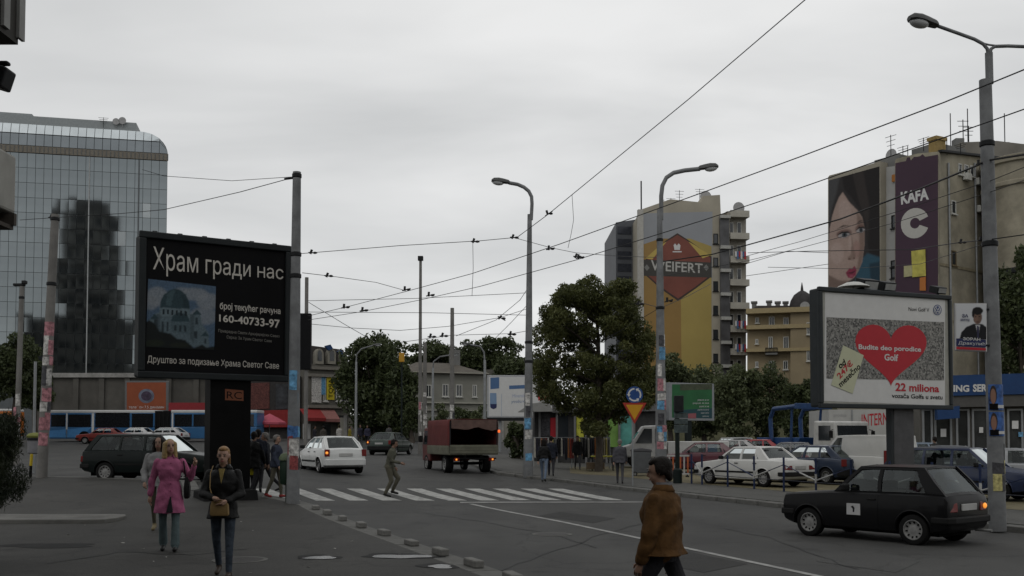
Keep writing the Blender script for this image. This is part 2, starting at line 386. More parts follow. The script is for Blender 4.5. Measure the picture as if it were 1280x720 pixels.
# bitumen-sealed seams across the asphalt
SEAL = M('bitumen seal', (.018, .018, .018), .6, var=.3, spec=.15)
for px in ([(620, 716), (690, 690), (742, 672), (800, 655), (840, 640)], [(520, 640), (600, 652), (690, 668), (760, 690)], [(60, 705), (150, 690), (240, 694), (330, 684)], [(900, 660), (960, 672), (1010, 690), (1080, 716)]):
    dz_ = .118 if px[0][0] < 100 else 0.; rr_ = random.Random(px[0][0]); pq = []
    for (u0, v0), (u1, v1) in zip(px, px[1:]):
        for k in range(5): t_ = k / 5; q = G(u0 + (u1 - u0) * t_, v0 + (v1 - v0) * t_, dz_); pq.append((q.x + rr_.uniform(-.06, .06), q.y + rr_.uniform(-.1, .1)))
    lf, rt_ = off(pq, .022), off(pq, -.022); m = MB(); n = len(pq); m.add([(x, y, g(x, y) + dz_ + .005) for x, y in lf + rt_], [(n + i, n + i + 1, i + 1, i) for i in range(n - 1)]); struct(m.build('asphalt_seam', SEAL, fix=False))
# repair patches, manhole covers and litter on the road
for k, (pts, c) in enumerate([([(700, 640), (770, 648), (742, 654), (672, 645)], .026), ([(560, 600), (640, 606), (600, 612), (520, 605)], .052), ([(860, 690), (935, 705), (880, 716), (800, 700)], .027), ([(1060, 690), (1150, 702), (1120, 716), (1020, 702)], .050)]):
    dz = .118 if c < 0 else 0.; q = [G(u, v, dz) for u, v in pts]; c = abs(c)
    struct(patch([(p.x, p.y) for p in q], dz + .0045).build('asphalt_patch', asphalt('patch asphalt %d' % k, (c * .85, c * .85, c * .84), (c * 1.15, c * 1.15, c * 1.12), .8, 3)))
IRON = M('cast iron', (.03, .028, .026), .6, .3, var=.3, scale=12, bump=.6, bscale=30)
for (u, v, dz, lab) in ((690, 668, 0., 'round iron manhole cover in the road left of the lane line'), (300, 700, .118, 'round iron manhole cover on the left pavement near the woman in black')):
    p = G(u, v, dz); mh = thing('manhole_cover', lab, 'manhole cover', (p.x, p.y, p.z + .003)); m = MB(); m.lathe([(.33, 0), (.33, .006), (.31, .008), (.01, .008)], 28); m.build('cover', IRON, mh); m = MB(); m.lathe([(.40, -.002), (.40, .004), (.335, .005), (.335, -.002)], 28); m.build('rim', KERBM, mh)
LIT = M('scrap paper', (.3, .29, .27), .8)
rl = random.Random(3); lm = MB()
for k in range(46):
    u, v = rl.choice([(rl.uniform(60, 560), rl.uniform(650, 716)), (rl.uniform(380, 600), rl.uniform(636, 700)), (rl.uniform(860, 1260), rl.uniform(628, 668))]); p = G(u, v, .125 if u < 600 else .14)
    if u < 620 and p.x > lk(p.y) - .02: continue
    if u > 800 and p.x < rk(p.y) + .35: continue
    a = rl.uniform(0, 6.28); s = rl.uniform(.012, .035); lm.obox((p.x, p.y, p.z + .004), s * 2, s, .004, a, rl.uniform(-.2, .2), rl.uniform(-.2, .2))
tag(lm.build('litter', LIT), 'scattered small scraps of litter on the pavements', 'litter', kind='stuff')
# puddles and damp patches
WET = M('damp asphalt', (.016, .016, .016), .75, var=.4, scale=3, spec=.12)
WATER = M('puddle water', (.03, .03, .03), .22, var=0, spec=1.)
def blob2(cx, cy, rx, ry, n=28, rot=0, seed=0):
    rnd = random.Random(seed); ph = [rnd.uniform(0, 6.28) for _ in range(4)]; o = []
    for i in range(n):
        a = 2 * math.pi * i / n; k = 1 + .18 * math.sin(2 * a + ph[0]) + .12 * math.sin(3 * a + ph[1]) + .08 * math.sin(5 * a + ph[2])
        x, y = rx * k * math.cos(a), ry * k * math.sin(a); o.append((cx + x * math.cos(rot) - y * math.sin(rot), cy + x * math.sin(rot) + y * math.cos(rot)))
    return o
for k, (u, v, rx, ry, lab) in enumerate([(400, 697.5, .2, .22, 'small bright round puddle on the pavement'), (503, 696, .42, .24, 'long bright puddle on the pavement beside the kerb'), (551, 708.5, .17, .2, 'small bright puddle at the kerb, nearest the bottom edge')]):
    p = G(u, v, .12)
    ww = MB(); ww.add([(x, y, g(x, y) + .1275) for x, y in blob2(p.x, p.y, rx, ry, seed=k + 3)], [tuple(range(28))])
    root = thing('puddle', lab, 'puddle', (0, 0, 0))
    ww.build('water', WATER, root, fix=False)
    dd = MB(); dd.add([(x, y, g(x, y) + .1235) for x, y in blob2(p.x - .05, p.y + .1, rx * 1.35 + .05, ry * 1.35, seed=k + 9)], [tuple(range(28))]); dd.build('damp_ring', WET, root, fix=False); rebase(root, p)
for k, (u, v, rx, ry) in enumerate([(60, 682, .9, .32)]):
    p = G(u, v, .12); dd = MB(); dd.add([(x, y, g(x, y) + .1225) for x, y in blob2(p.x, p.y, rx, ry, seed=k + 19)], [tuple(range(28))])
    struct(dd.build('damp_patch', WET, fix=False))

# raised concrete slab by the left edge
p0 = G(134, 654.5, .12); p1 = G(134, 640.5, .2)
sl = MB(); x1 = p0.x; y0, y1 = p0.y, p1.y
sl.prism([(x1 - 9, y0), (x1 - .35, y0), (x1 - .1, y0 + .1), (x1, y0 + .4), (x1, y1 - .5), (x1 - .15, y1 - .12), (x1 - .4, y1), (x1 - 9, y1)], 'z', .05, .235)
sl.prism([(x1 - 9, y0 + .02), (x1 - .4, y0 + .02), (x1 - .4, y0 + .5), (x1 - 9, y0 + .5)], 'z', .05, .24) if False else None
tag(sl.build('concrete_slab', M('slab concrete', (.115, .113, .105), .8, var=.3, scale=1.6, bump=.3, dirt=.7), bevel=.02), 'low raised concrete slab with a rounded corner on the left pavement', 'slab')
# ------------------------------------------------------------------ vehicles (local x forward, y left)
def paint(name, col, rough=.32): return M('car paint ' + name, col, rough, var=.07, scale=1.5, coat=.35, dirt=.25, spec=.3)
TRIM = M('black plastic trim', (.010, .010, .010), .65, var=.2, spec=.15)
CHROME = M('wheel alloy', (.25, .25, .25), .42, .7, var=.15, scale=9, dirt=.4)
STEEL = M('dull steel wheel', (.21, .21, .205), .6, .1, var=.25, scale=9, dirt=.4)
SEAT = M('dark seat cloth', (.02, .02, .022), .9, spec=.1)
TAILR = M('red tail lens', (.13, .010, .009), .25, var=.15); TAILON = M('lit brake lamp', (1, .16, .03), .3, emit=.9)
TAILOR = M('lit amber indicator', (1, .34, .05), .3, emit=.75)
HEADL = M('headlight lens', (.35, .36, .37), .12, .3, var=.2); PLATE = M('number plate', (.34, .34, .33), .5)
ARCH = M('dark underbody', (.006, .006, .006), .95, spec=.05)
_wm = {}
def wheel(parent, x, y, r, wd, side, rim):
    k = (round(r, 3), round(wd, 3), rim.name)
    if k not in _wm:
        t = MB(); h = wd / 2
        t.lathe([(r * .62, -h * .9), (r * .9, -h), (r * .975, -h * .82), (r, -h * .5), (r, h * .5), (r * .975, h * .82), (r * .9, h), (r * .62, h * .9)], 28, 'y', cap=False)
        m = MB(); m.lathe([(r * .645, -h * .8), (r * .645, h * .93), (r * .60, h * .96), (r * .57, h * .7), (r * .42, h * .5), (r * .22, h * .66), (r * .14, h * .74), (.012, h * .74)], 28, 'y')
        for i in range(10):
            a = 2 * math.pi * i / 10; c = (math.cos(a) * r * .47, h * .585, math.sin(a) * r * .47); m.obox(c, r * .12, .03, r * .085, 0, 0, -a, mi=1)
        _wm[k] = (t.mesh('wheel', BLACK, 45), m.mesh('rim', [rim, ARCH], 40))
    o = put('wheel', _wm[k][0], parent); o.location = (x, y, r - .01); o.rotation_euler = (0, random.uniform(0, 6), math.pi if side < 0 else 0)
    put('rim', _wm[k][1], o)
    return o
def lerp(a, b, t): return a + (b - a) * t
def car(label, loc, head, sp, col, name='parked_car', cat='car', group=None, near=False):
    root = thing(name, label, cat, loc, head, group); L, W, H = sp['L'], sp['W'], sp['H']; hw = W / 2; pr = sp['prof']; x0, x1 = -L / 2, L / 2
    px, pz = [p[0] for p in pr], [p[1] for p in pr]; zb0 = sp.get('zb', .2); rr = sp['r']
    def top(x): return float(np.interp(x, px, pz))
    def wid(x): t = abs(x) / (L / 2); return hw * (1 - sp.get('taper', .07) * max(0, (t - .45) / .55) ** 2)
    def zbot(x): t = abs(x) / (L / 2); return zb0 + .1 * max(0, (t - .72) / .28) ** 1.5
    def sec(x, k=1., dz=0.):
        zt, zb, w_ = top(x) - dz, zbot(x) + dz, wid(x) * k; h = zt - zb
        return [(0, zb), (w_ * .82, zb), (w_ * .955, zb + .05), (w_ * .985, zb + .25 * h), (w_, zb + .55 * h), (w_ * .985, zb + .8 * h), (w_ * .955, zt - .03), (w_ * .90, zt), (w_ * .5, zt + .012), (0, zt + .016)]
    def side_y(x, z):
        s_ = sec(x)[2:8]; return float(np.interp(z, [p[1] for p in s_], [p[0] for p in s_]))
    st = sorted(set([round(p, 3) for p in px if x0 + .06 < p < x1 - .06] + [round(v, 3) for v in np.linspace(x0 + .06, x1 - .06, 22)]))
    ring = []
    for x, k, dz in [(x0, .93, .05), (x0 + .015, .97, .02)] + [(x, 1, 0) for x in st] + [(x1 - .015, .97, .02), (x1, .93, .05)]:
        s_ = sec(min(max(x, x0), x1), k, dz); ring.append([(x, y, z) for y, z in s_] + [(x, -y, z) for y, z in s_[-2:0:-1]])
    b = MB(); b.rings(ring); P = paint(col[0], col[1]) if isinstance(col, tuple) else col
    me = b.mesh('body', [P, ARCH]); body = put('body', me, root)
    cut = MB()
    for ax in sp['axles']:
        for s_ in (1, -1): cut.lathe([(rr + .055, s_ * (hw - .30)), (rr + .055, s_ * (hw + .2))], 26, 'y', (ax, 0, rr - .01), mi=1)
    cu = put('cutter', cut.mesh('cutter', [P, ARCH]), root); md = body.modifiers.new('b', 'BOOLEAN'); md.object = cu; md.operation = 'DIFFERENCE'; md.solver = 'EXACT'
    bpy.context.view_layer.update(); dg = bpy.context.evaluated_depsgraph_get(); nm = bpy.data.meshes.new_from_object(body.evaluated_get(dg)); body.modifiers.clear(); body.data = nm; bpy.data.objects.remove(cu)
    nm.name = 'body'; nm.shade_smooth(); nm.set_sharp_from_angle(angle=R(28))
    # ---------------- greenhouse
    xa, xb, xc, xd = sp['gh']; zr = H - .03; wr = sp['wr'] / 2
    def gpnt(x, t, ins=0.):       # point on the side wall: x, height fraction
        bz = top(min(max(x, xd), xa)) - .01; bw = wid(x) * .905; tt = t + .0; bul = .035 * math.sin(math.pi * min(1, t)) 
        return (x, lerp(bw, wr, tt) + bul - ins, lerp(bz, zr, t))
    rf = MB(); nn = 8; grid = []
    xr0, xr1 = xc - sp.get('rov', .03), xb + .02
    for i in range(9):
        x = lerp(xr0, xr1, i / 8); edge = min(i, 8 - i); dzz = {0: -.035, 1: -.012}.get(edge, 0)
        grid.append([(x, lerp(-wr - .012, wr + .012, j / nn), zr + .03 * (1 - ((j - nn / 2) / (nn / 2)) ** 4) + dzz * .8) for j in range(nn + 1)])
    low = [[(x, y, z - .055) for x, y, z in r_] for r_ in grid]
    rf.rings([a + c[::-1] for a, c in zip(grid, low)]); rf.build('roof', [P if not sp.get('roofm') else sp['roofm']], root, 35)
    pil = sp['pillars']
    full = []
    for s_ in (1, -1):
        pm = MB()
        for (a0, a1, b0, b1) in pil:
            q = [gpnt(a0, 0), gpnt(a1, 0), gpnt(lerp(a1, b1, .5), .5), gpnt(b1, 1), gpnt(b0, 1), gpnt(lerp(a0, b0, .5), .5)]
            o_ = [(x, s_ * y, z) for x, y, z in q]; i_ = [(x, s_ * (y - .05), z) for x, y, z in q]
            pm.add(o_ + i_, [(0, 1, 2, 5), (5, 2, 3, 4), (6, 11, 8, 7), (11, 10, 9, 8)] + [(i, (i + 1) % 6, 6 + (i + 1) % 6, 6 + i) for i in range(6)])
        # rail at the top and sill at the bottom
        for t0, t1 in ((.90, 1.0), (-.02, .07)):
            A_ = [lerp(xa, xb, t0), lerp(xd, xc, t0)]; B_ = [lerp(xa, xb, t1), lerp(xd, xc, t1)]; K = 6
            for k in range(K):
                f0, f1 = k / K, (k + 1) / K
                q = [gpnt(lerp(A_[1], A_[0], f0), t0), gpnt(lerp(A_[1], A_[0], f1), t0), gpnt(lerp(B_[1], B_[0], f1), t1), gpnt(lerp(B_[1], B_[0], f0), t1)]
                o_ = [(x, s_ * (y + .002), z) for x, y, z in q]; i_ = [(x, s_ * (y - .045), z) for x, y, z in q]
                pm.hexa([o_[0], o_[1], i_[1], i_[0], o_[3], o_[2], i_[2], i_[3]])
        pm.build('pillar_frame', P, root, 30)
    order = sorted(pil, key=lambda q: q[0])
    for s_ in (1, -1):
        for l_, r_ in zip(order, order[1:]):
            if r_[0] - l_[1] < .05 and r_[2] - l_[3] < .05: continue
            q = [gpnt(l_[1] - .02, .0, .02), gpnt(r_[0] + .02, .0, .02), gpnt(lerp(r_[0], r_[2], .5) + .02, .5, .02), gpnt(r_[2] + .02, .97, .02), gpnt(l_[3] - .02, .97, .02), gpnt(lerp(l_[1], l_[3], .5) - .02, .5, .02)]
            m = MB(); m.add([(x, s_ * y, z) for x, y, z in q], [(0, 1, 2, 5), (5, 2, 3, 4)]); m.build('window', CARGL, root, fix=False)
    def endglass(nm_, xq, xt, sgn, bd):
        zq = top(xq) - .005; bw = wid(xq) * .9; c = [Vector((xq, bw, zq)), Vector((xq, -bw, zq)), Vector((xt, -wr, zr)), Vector((xt, wr, zr))]
        n_ = (c[1] - c[0]).cross(c[3] - c[0]).normalized(); n_ = n_ if n_.x * sgn > 0 else -n_
        def bl(a, t): return c[0].lerp(c[1], a).lerp(c[3].lerp(c[2], a), t)
        gl = MB(); K = 4; bow = lambda a: n_ * (.03 * math.sin(math.pi * a))
        gl.add([bl(i / K, t) + bow(i / K) - n_ * .012 for t in (.02, .98) for i in range(K + 1)], [(i, i + 1, K + 2 + i, K + 1 + i) for i in range(K)])
        go = gl.build(nm_, CARGL, root, 60, fix=False)
        f = MB(); l, r_, b_, t_ = bd
        for (a0, a1, t0, t1) in ((0, l, 0, 1), (1 - l, 1, 0, 1), (l, 1 - l, 0, b_), (l, 1 - l, 1 - t_, 1)):
            for k in range(3):
                p, q_ = lerp(a0, a1, k / 3), lerp(a0, a1, (k + 1) / 3)
                o_ = [bl(p, t0) + bow(p), bl(q_, t0) + bow(q_), bl(q_, t1) + bow(q_), bl(p, t1) + bow(p)]; i_ = [v - n_ * .05 for v in o_]
                f.hexa([i_[0], i_[1], i_[2], i_[3], o_[0], o_[1], o_[2], o_[3]])
        f.build(nm_ + '_frame', P if sp.get('endframe', True) else TRIM, root, 30)
    endglass('windshield', xa, xb, 1, (.045, .045, .04, .05)); endglass('rear_window', xd, xc, -1, sp.get('rb', (.075, .075, .1, .09)))
    # cabin
    it = MB(); zs_ = top((xa + xd) / 2)
    for sx in ([.25, -.75] if L > 3 else [.1]):
        for sy in (.36, -.36):
            it.obox((sx - .15, sy, zs_ - .05), .16, .48, .5, ry=-.2); it.obox((sx - .23, sy, zs_ + .28), .09, .24, .18, ry=-.2)
    it.obox((xa - .32, 0, top(xa) + .0), .5, W * .78, .14); it.build('seats', SEAT, root, bevel=.04)
    # trim
    for e, xx, sg in (('bumper', x1, 1), ('bumper', x0, -1)):
        z0_, z1_ = sp.get('bump', (.36, .52)); bb = MB(); wv = wid(xx)
        q = [(xx - sg * .30, wv + .03), (xx + sg * .02, wv + .0), (xx + sg * .085, wv * .82), (xx + sg * .10, 0), (xx + sg * .085, -wv * .82), (xx + sg * .02, -wv - .0), (xx - sg * .30, -wv - .03), (xx - sg * .12, -wv * .8), (xx - sg * .12, wv * .8)]
        bb.prism(q, 'z', z0_, z1_); bb.build(e, P if sp.get('bpaint') else TRIM, root, bevel=.025)
    for key, xx, sg, nm_, mt in (('hl', x1, 1, 'headlight', HEADL), ('tl', x0, -1, 'tail_light', TAILR)):
        if key not in sp: continue
        ya, yb, za, zb_ = sp[key]
        for s_ in (1, -1):
            mm = mt
            lit = nm_ == 'tail_light' and sp.get('lit') == s_
            d = MB(); d.hexa([(xx - sg * .05, s_ * ya, za), (xx - sg * .09, s_ * yb, za), (xx - sg * .09, s_ * yb, zb_), (xx - sg * .05, s_ * ya, zb_), (xx + sg * .018, s_ * ya, za), (xx - sg * .0, s_ * yb, za), (xx - sg * .015, s_ * yb, zb_), (xx + sg * .008, s_ * ya, zb_)])
            lo_ = d.build(nm_, mm, root, bevel=.012)
            if lit: d = MB(); yq = lerp(ya, yb, .62); d.ell((xx - .012, s_ * yq, lerp(za, zb_, .5)), (.03, .055, .05), 10, 8); d.build('lit_indicator', TAILOR, lo_, 60)
    if 'grille' in sp:
        ya, za, zb_ = sp['grille']; d = MB(); d.box(x1 - .03, x1 + .006, -ya, ya, za, zb_)
        for k in range(3): d.box(x1, x1 + .013, -ya, ya, lerp(za, zb_, (k + .6) / 3.4), lerp(za, zb_, (k + .8) / 3.4))
        d.build('grille', TRIM, root)
    pzr = sp.get('plate', .62); d = MB(); d.box(x0 - sp.get('pout', .022), x0 + .01, -.26, .26, pzr, pzr + .115); d.build('number_plate', PLATE, root, bevel=.006)
    d = MB(); d.box(x1 + .09, x1 + .112, -.26, .26, .38, .49); d.build('number_plate', PLATE, root)
    for s_ in (1, -1):
        d = MB(); d.obox((xa - .32, s_ * (wid(xa) * .93 + .12), top(xa) + .09), .09, .2, .13); d.build('mirror', TRIM, root, bevel=.03)
    for (a, c_) in sp.get('doors', []):
        for s_ in (1, -1):
            d = MB(); NZ = 7; rows = []
            for i in range(7):
                x = lerp(a, c_, i / 6); zt_ = top(x) - .035; zl = zbot(x) + .06; rows.append([(x, s_ * (side_y(x, lerp(zl, zt_, j / NZ)) + .006), lerp(zl, zt_, j / NZ)) for j in range(NZ + 1)])
            inn = [[(x, y - s_ * .03, z) for x, y, z in r_] for r_ in rows]
            d.rings([u_ + v_[::-1] for u_, v_ in zip(rows, inn)])
            do = d.build('door', P, root, 30)
            hx = a + .13; hz = top(hx) - .12; h_ = MB(); h_.obox((hx, s_ * (side_y(hx, hz) + .018), hz), .17, .03, .03); h_.build('handle', sp.get('handle', TRIM), do, bevel=.008)
    if sp.get('mould'):
        za, zb_, mm = sp['mould']
        for s_ in (1, -1):
            d = MB(); K = 14; xs_ = [lerp(sp['axles'][0] + rr + .07, sp['axles'][1] - rr - .07, k / K) for k in range(K + 1)]
            for p, q_ in zip(xs_, xs_[1:]):
                yp, yq = [(side_y(v, za), side_y(v, zb_)) for v in (p, q_)]
                d.hexa([(p, s_ * (yp[0] - .01), za), (q_, s_ * (yq[0] - .01), za), (q_, s_ * (yq[0] + .018), za), (p, s_ * (yp[0] + .018), za), (p, s_ * (yp[1] - .01), zb_), (q_, s_ * (yq[1] - .01), zb_), (q_, s_ * (yq[1] + .018), zb_), (p, s_ * (yp[1] + .018), zb_)])
            d.build('side_moulding', mm, root)
    for ax in sp['axles']:
        for s_ in (1, -1):
            d = MB(); pts_ = []
            for k in range(15):
                a = R(-4 + 188 * k / 14); x_, z_ = ax + (rr + .06) * math.cos(a), rr - .01 + (rr + .06) * math.sin(a); pts_.append((x_, s_ * (side_y(x_, z_) + .002), z_))
            d.tube(pts_, .018, 6); d.build('arch_lip', P, root, 60)
    for ax in sp['axles']:
        for s_ in (1, -1): wheel(root, ax, s_ * (hw - .105), rr, sp.get('tw', .17), s_, sp.get('rim', STEEL))
    ub = MB(); ub.box(x0 + .25, x1 - .25, -hw * .72, hw * .72, .16, .34); ub.build('underbody', ARCH, root)
    return root

# --- car shapes: profile of bonnet / belt / boot, then greenhouse (windscreen base, roof front, roof rear, rear base)
HATCH80 = dict(L=3.40, W=1.54, H=1.40, r=.28, axles=(-1.06, 1.09), wr=1.18, taper=.035, zb=.18,
    prof=[(-1.70, .80), (-1.66, .88), (-1.2, .90), (.45, .89), (.62, .885), (1.5, .82), (1.64, .80), (1.70, .75)],
    gh=(.54, .0, -1.18, -1.63), pillars=[(.44, .56, -.05, .03), (-.42, -.35, -.44, -.37), (-1.65, -1.30, -1.21, -1.05)],
    tl=(.40, .66, .60, .76), hl=(.45, .62, .55, .70), grille=(.42, .55, .69), plate=.62, bump=(.40, .52), doors=[(-.40, .60)], mould=None, lit=-1, rb=(.06, .06, .09, .07))
HATCH90 = dict(L=4.11, W=1.71, H=1.42, r=.30, axles=(-1.29, 1.31), wr=1.14, taper=.10, zb=.2,
    prof=[(-2.055, .74), (-2.0, .90), (-1.5, .945), (.7, .93), (.95, .91), (1.6, .80), (1.95, .70), (2.055, .60)],
    gh=(.95, .15, -1.15, -1.9), pillars=[(.82, .98, .1, .19), (-.22, -.12, -.25, -.17), (-.98, -.9, -.88, -.8), (-1.93, -1.5, -1.19, -1.0)],
    tl=(.62, .80, .66, .92), hl=(.5, .76, .58, .72), plate=.66, bump=(.32, .56), bpaint=True, doors=[(-.16, .92), (-.98, -.2)], lit=1, rim=CHROME, mould=(.44, .50, TRIM), tw=.19)
SEDAN = dict(L=4.42, W=1.69, H=1.40, r=.30, axles=(-1.25, 1.40), wr=1.14, taper=.06, zb=.2,
    prof=[(-2.21, .80), (-2.15, .91), (-1.4, .935), (-1.1, .93), (.8, .91), (1.0, .895), (1.9, .80), (2.12, .76), (2.21, .70)],
    gh=(.98, .30, -.85, -1.42), pillars=[(.86, 1.0, .25, .34), (-.18, -.1, -.2, -.12), (-.92, -.85, -.8, -.72), (-1.45, -1.02, -.89, -.70)],
    tl=(.42, .80, .60, .75), hl=(.5, .76, .56, .70), grille=(.40, .56, .72), plate=.62, bump=(.38, .53), doors=[(-.14, .94), (-1.02, -.16)], mould=(.46, .52, TRIM), rim=STEEL)
WAGON = dict(L=4.30, W=1.69, H=1.47, r=.30, axles=(-1.33, 1.22), wr=1.20, taper=.06, zb=.22, rov=.05,
    prof=[(-2.15, .80), (-2.1, .93), (-1.6, .945), (.75, .92), (.95, .905), (1.85, .80), (2.08, .74), (2.15, .68)],
    gh=(.98, .33, -1.66, -2.06), pillars=[(.9, 1.04, .30, .39), (-.1, -.03, -.12, -.05), (-.92, -.85, -.9, -.83), (-2.08, -1.88, -1.70, -1.52)],
    tl=(.55, .80, .60, .78), hl=(.5, .76, .56, .70), grille=(.42, .56, .70), plate=.6, bump=(.40, .54), doors=[(-.06, .98), (-.96, -.1)], rim=STEEL, mould=(.50, .55, TRIM))
VAN = dict(L=4.0, W=1.68, H=1.80, r=.29, axles=(-1.3, 1.33), wr=1.42, taper=.05, zb=.22, rov=.02,
    prof=[(-2.0, .96), (-1.95, 1.02), (-1.2, 1.05), (.8, 1.05), (1.05, 1.03), (1.75, .88), (1.95, .76), (2.0, .7)],
    gh=(1.08, .35, -1.9, -1.98), pillars=[(.94, 1.1, .28, .40), (-1.99, .14, -1.91, .10)], endframe=True, rb=(.12, .12, .2, .15),
    tl=(.74, .82, .68, 1.25), hl=(.5, .76, .6, .78), plate=.66, bump=(.36, .56), doors=[(.16, 1.0)], rim=STEEL)

def P0(u, y, dz=0.): x = ux(u, y); return gp(x, y, dz)
# the black hatchback in the foreground
BLK = M('car paint black', (.006, .006, .0065), .35, var=.1, scale=1.5, coat=.07, dirt=.1, spec=.1)
c1 = car('small black three-door hatchback driving in the foreground, indicator lit', (7.0, 18.95, 0), R(128.5), HATCH80, BLK, 'hatchback_car')
d = MB(); d.box(-.05, .23, .7735, .782, .47, .68); st_ = d.build('door_sticker', M('white sticker', (.4, .4, .4), .5), c1)
d = MB(); d.prism([(.07, .52), (.10, .52), (.10, .58), (.14, .62), (.10, .64), (.06, .60)], 'y', .7825, .784); d.build('sticker_print', DKMET, st_)
d = MB(); d.tube([(-1.9, -.42, .25), (-1.6, -.42, .25)], .025, 8); d.build('exhaust_pipe', STEEL, c1)
# white hatchback beyond the crossing
p = G(433, 592.6); car('white five-door hatchback with its left indicator lit, beyond the crossing', (p.x - .85, p.y + 1.2, g(p.x, p.y + 1.3)), R(117), HATCH90, ('white', (.50, .51, .50), ), 'hatchback_car')
# dark estate car on the left
p = P0(198, 31.6); car('dark green estate car passing behind the woman in pink', (p.x, p.y, p.z), R(-7), WAGON, M('car paint bottle green', (.005, .008, .0075), .4, var=.1, coat=.1, spec=.12), 'estate_car')
# dark green car far up the street
p = G(487, 568.5); GR2 = dict(HATCH90); GR2.update(lit=1, bpaint=False); car('dark green car far up the street above the crossing man', (p.x, p.y + .6, g(p.x, p.y + .6)), R(76), GR2, ('dark green', (.012, .026, .018)), 'hatchback_car')
# parked row behind the fence
def park(label, u, y, head, sp, col, name='parked_car', **k): q = P0(u, y, .144); return car(label, (q.x, q.y, q.z), R(head), sp, col, name, 'car' if 'van' not in name else 'van', 'cars parked behind the fence', **k)
park('white four-door saloon parked tail to the fence', 940, 36.0, 123, SEDAN, ('saloon white', (.50, .50, .48)))
B2 = dict(HATCH90); B2.update(lit=0, bpaint=False)
park('dark blue hatchback parked between the white saloon and white van', 1017, 37.6, 121, B2, ('dark blue', (.016, .026, .05)))
park('white panel van parked left of the heart billboard post', 1074, 36.6, 116, VAN, ('van white', (.48, .48, .46)), 'parked_van')
W2 = dict(WAGON); W2.update(lit=0)
park('dark blue estate car facing the road at the right edge', 1204, 28.8, -45, W2, ('estate blue', (.014, .024, .06)))
S2 = dict(SEDAN)
park('grey saloon parked behind the dark blue estate car', 1195, 37.5, -20, S2, ('grey', (.15, .155, .16)))
park('dark grey hatchback between the billboard post and the blue estate', 1163, 34.6, 150, B2, ('charcoal', (.05, .055, .06)))
park('silver saloon at the right edge behind the poster pole', 1268, 31.8, -35, S2, ('silver', (.26, .27, .28)))
park('maroon saloon parked left of the white saloon', 878, 46, 172, S2, ('maroon', (.075, .016, .025)))
park('small red hatchback far back in the car park', 938, 55, 150, B2, ('red', (.26, .02, .025)))
park('silver estate car far back in the car park', 916, 60, 95, W2, ('pale silver', (.34, .35, .35)))
park('light grey hatchback behind the maroon saloon', 905, 53, 160, B2, ('light grey', (.3, .3, .3)))
park('dark grey saloon in the second row behind the white saloon', 985, 46.5, 160, S2, ('slate', (.04, .043, .05)))
park('pale blue hatchback in the second row right of the billboard post', 1152, 44.5, 20, B2, ('pale blue', (.13, .17, .22)))
# far left: red and white cars in front of the bus
def far(label, u, v, head, sp, col): q = G(u, v); return car(label, (q.x, q.y, q.z), R(head), sp, col, 'hatchback_car')
far('red boxy car in front of the long blue bus', 130, 554.5, 186, SEDAN, ('brick red', (.17, .025, .02)))
far('white saloon driving in front of the blue bus', 170, 553.5, 176, SEDAN, ('bus stop white', (.5, .5, .5)))
far('white hatchback in front of the bus, left of the billboard post', 206, 554, 170, B2, ('pale white', (.46, .46, .46)))

# --- red truck with an open canvas back
q = G(592, 592.5); tr = thing('canvas_truck', 'small red truck with an open red canvas back and lit tail lamps', 'truck', (q.x - .85, q.y + 2.35, g(q.x, q.y + 2)), R(110))
TRED = M('truck red paint', (.085, .019, .017), .5, var=.2, scale=2, dirt=.4); CANV = M('red canvas', (.098, .022, .021), .85, var=.2, scale=1.5, bump=.5, bscale=6, dirt=.4)
ALU = M('dusty drop side', (.13, .13, .095), .7, var=.25, scale=3, dirt=.5)
d = MB(); d.prism([(1.0, .45), (2.35, .45), (2.4, 1.15), (2.0, 1.95), (1.0, 1.98)], 'y', -.95, .95); d.build('cab', TRED, tr, bevel=.06)
for s_ in (1, -1):
    d = MB(); d.hexa([(1.25, s_ * .94, 1.2), (2.15, s_ * .94, 1.2), (2.15, s_ * .965, 1.2), (1.25, s_ * .965, 1.2), (1.25, s_ * .94, 1.82), (1.88, s_ * .94, 1.82), (1.88, s_ * .965, 1.82), (1.25, s_ * .965, 1.82)]); d.build('window', WINGL, tr)
    d = MB(); d.obox((2.05, s_ * 1.12, 1.45), .08, .22, .3); d.build('mirror', TRIM, tr, bevel=.03)
d = MB(); d.hexa([(2.39, -.85, 1.2), (2.39, .85, 1.2), (2.41, .85, 1.2), (2.41, -.85, 1.2), (2.06, -.8, 1.85), (2.06, .8, 1.85), (2.09, .8, 1.85), (2.09, -.8, 1.85)]); d.build('windshield', WINGL, tr)
d = MB(); d.box(-2.5, .95, -1.08, 1.08, .78, .86); d.build('load_bed', ALU, tr)
for nm, bx in (('drop_side', (-2.5, .95, 1.06, 1.10, .80, 1.17)), ('drop_side', (-2.5, .95, -1.10, -1.06, .80, 1.17)), ('tailgate', (-2.54, -2.50, -1.06, 1.06, .82, 1.20))):
    d = MB(); d.box(*bx); o = d.build(nm, ALU, tr, bevel=.01)
    for k in range(3):
        e_ = MB()
        if nm == 'tailgate': e_.box(-2.552, -2.541, -1.04, 1.04, .86 + k * .115, .93 + k * .115)
        else: yy = bx[2] if bx[2] < 0 else bx[3]; e_.box(-2.48, .93, yy - (.008 if yy < 0 else 0), yy + (.008 if yy > 0 else 0), .86 + k * .1, .92 + k * .1)
        e_.build('rib', ALU, o)
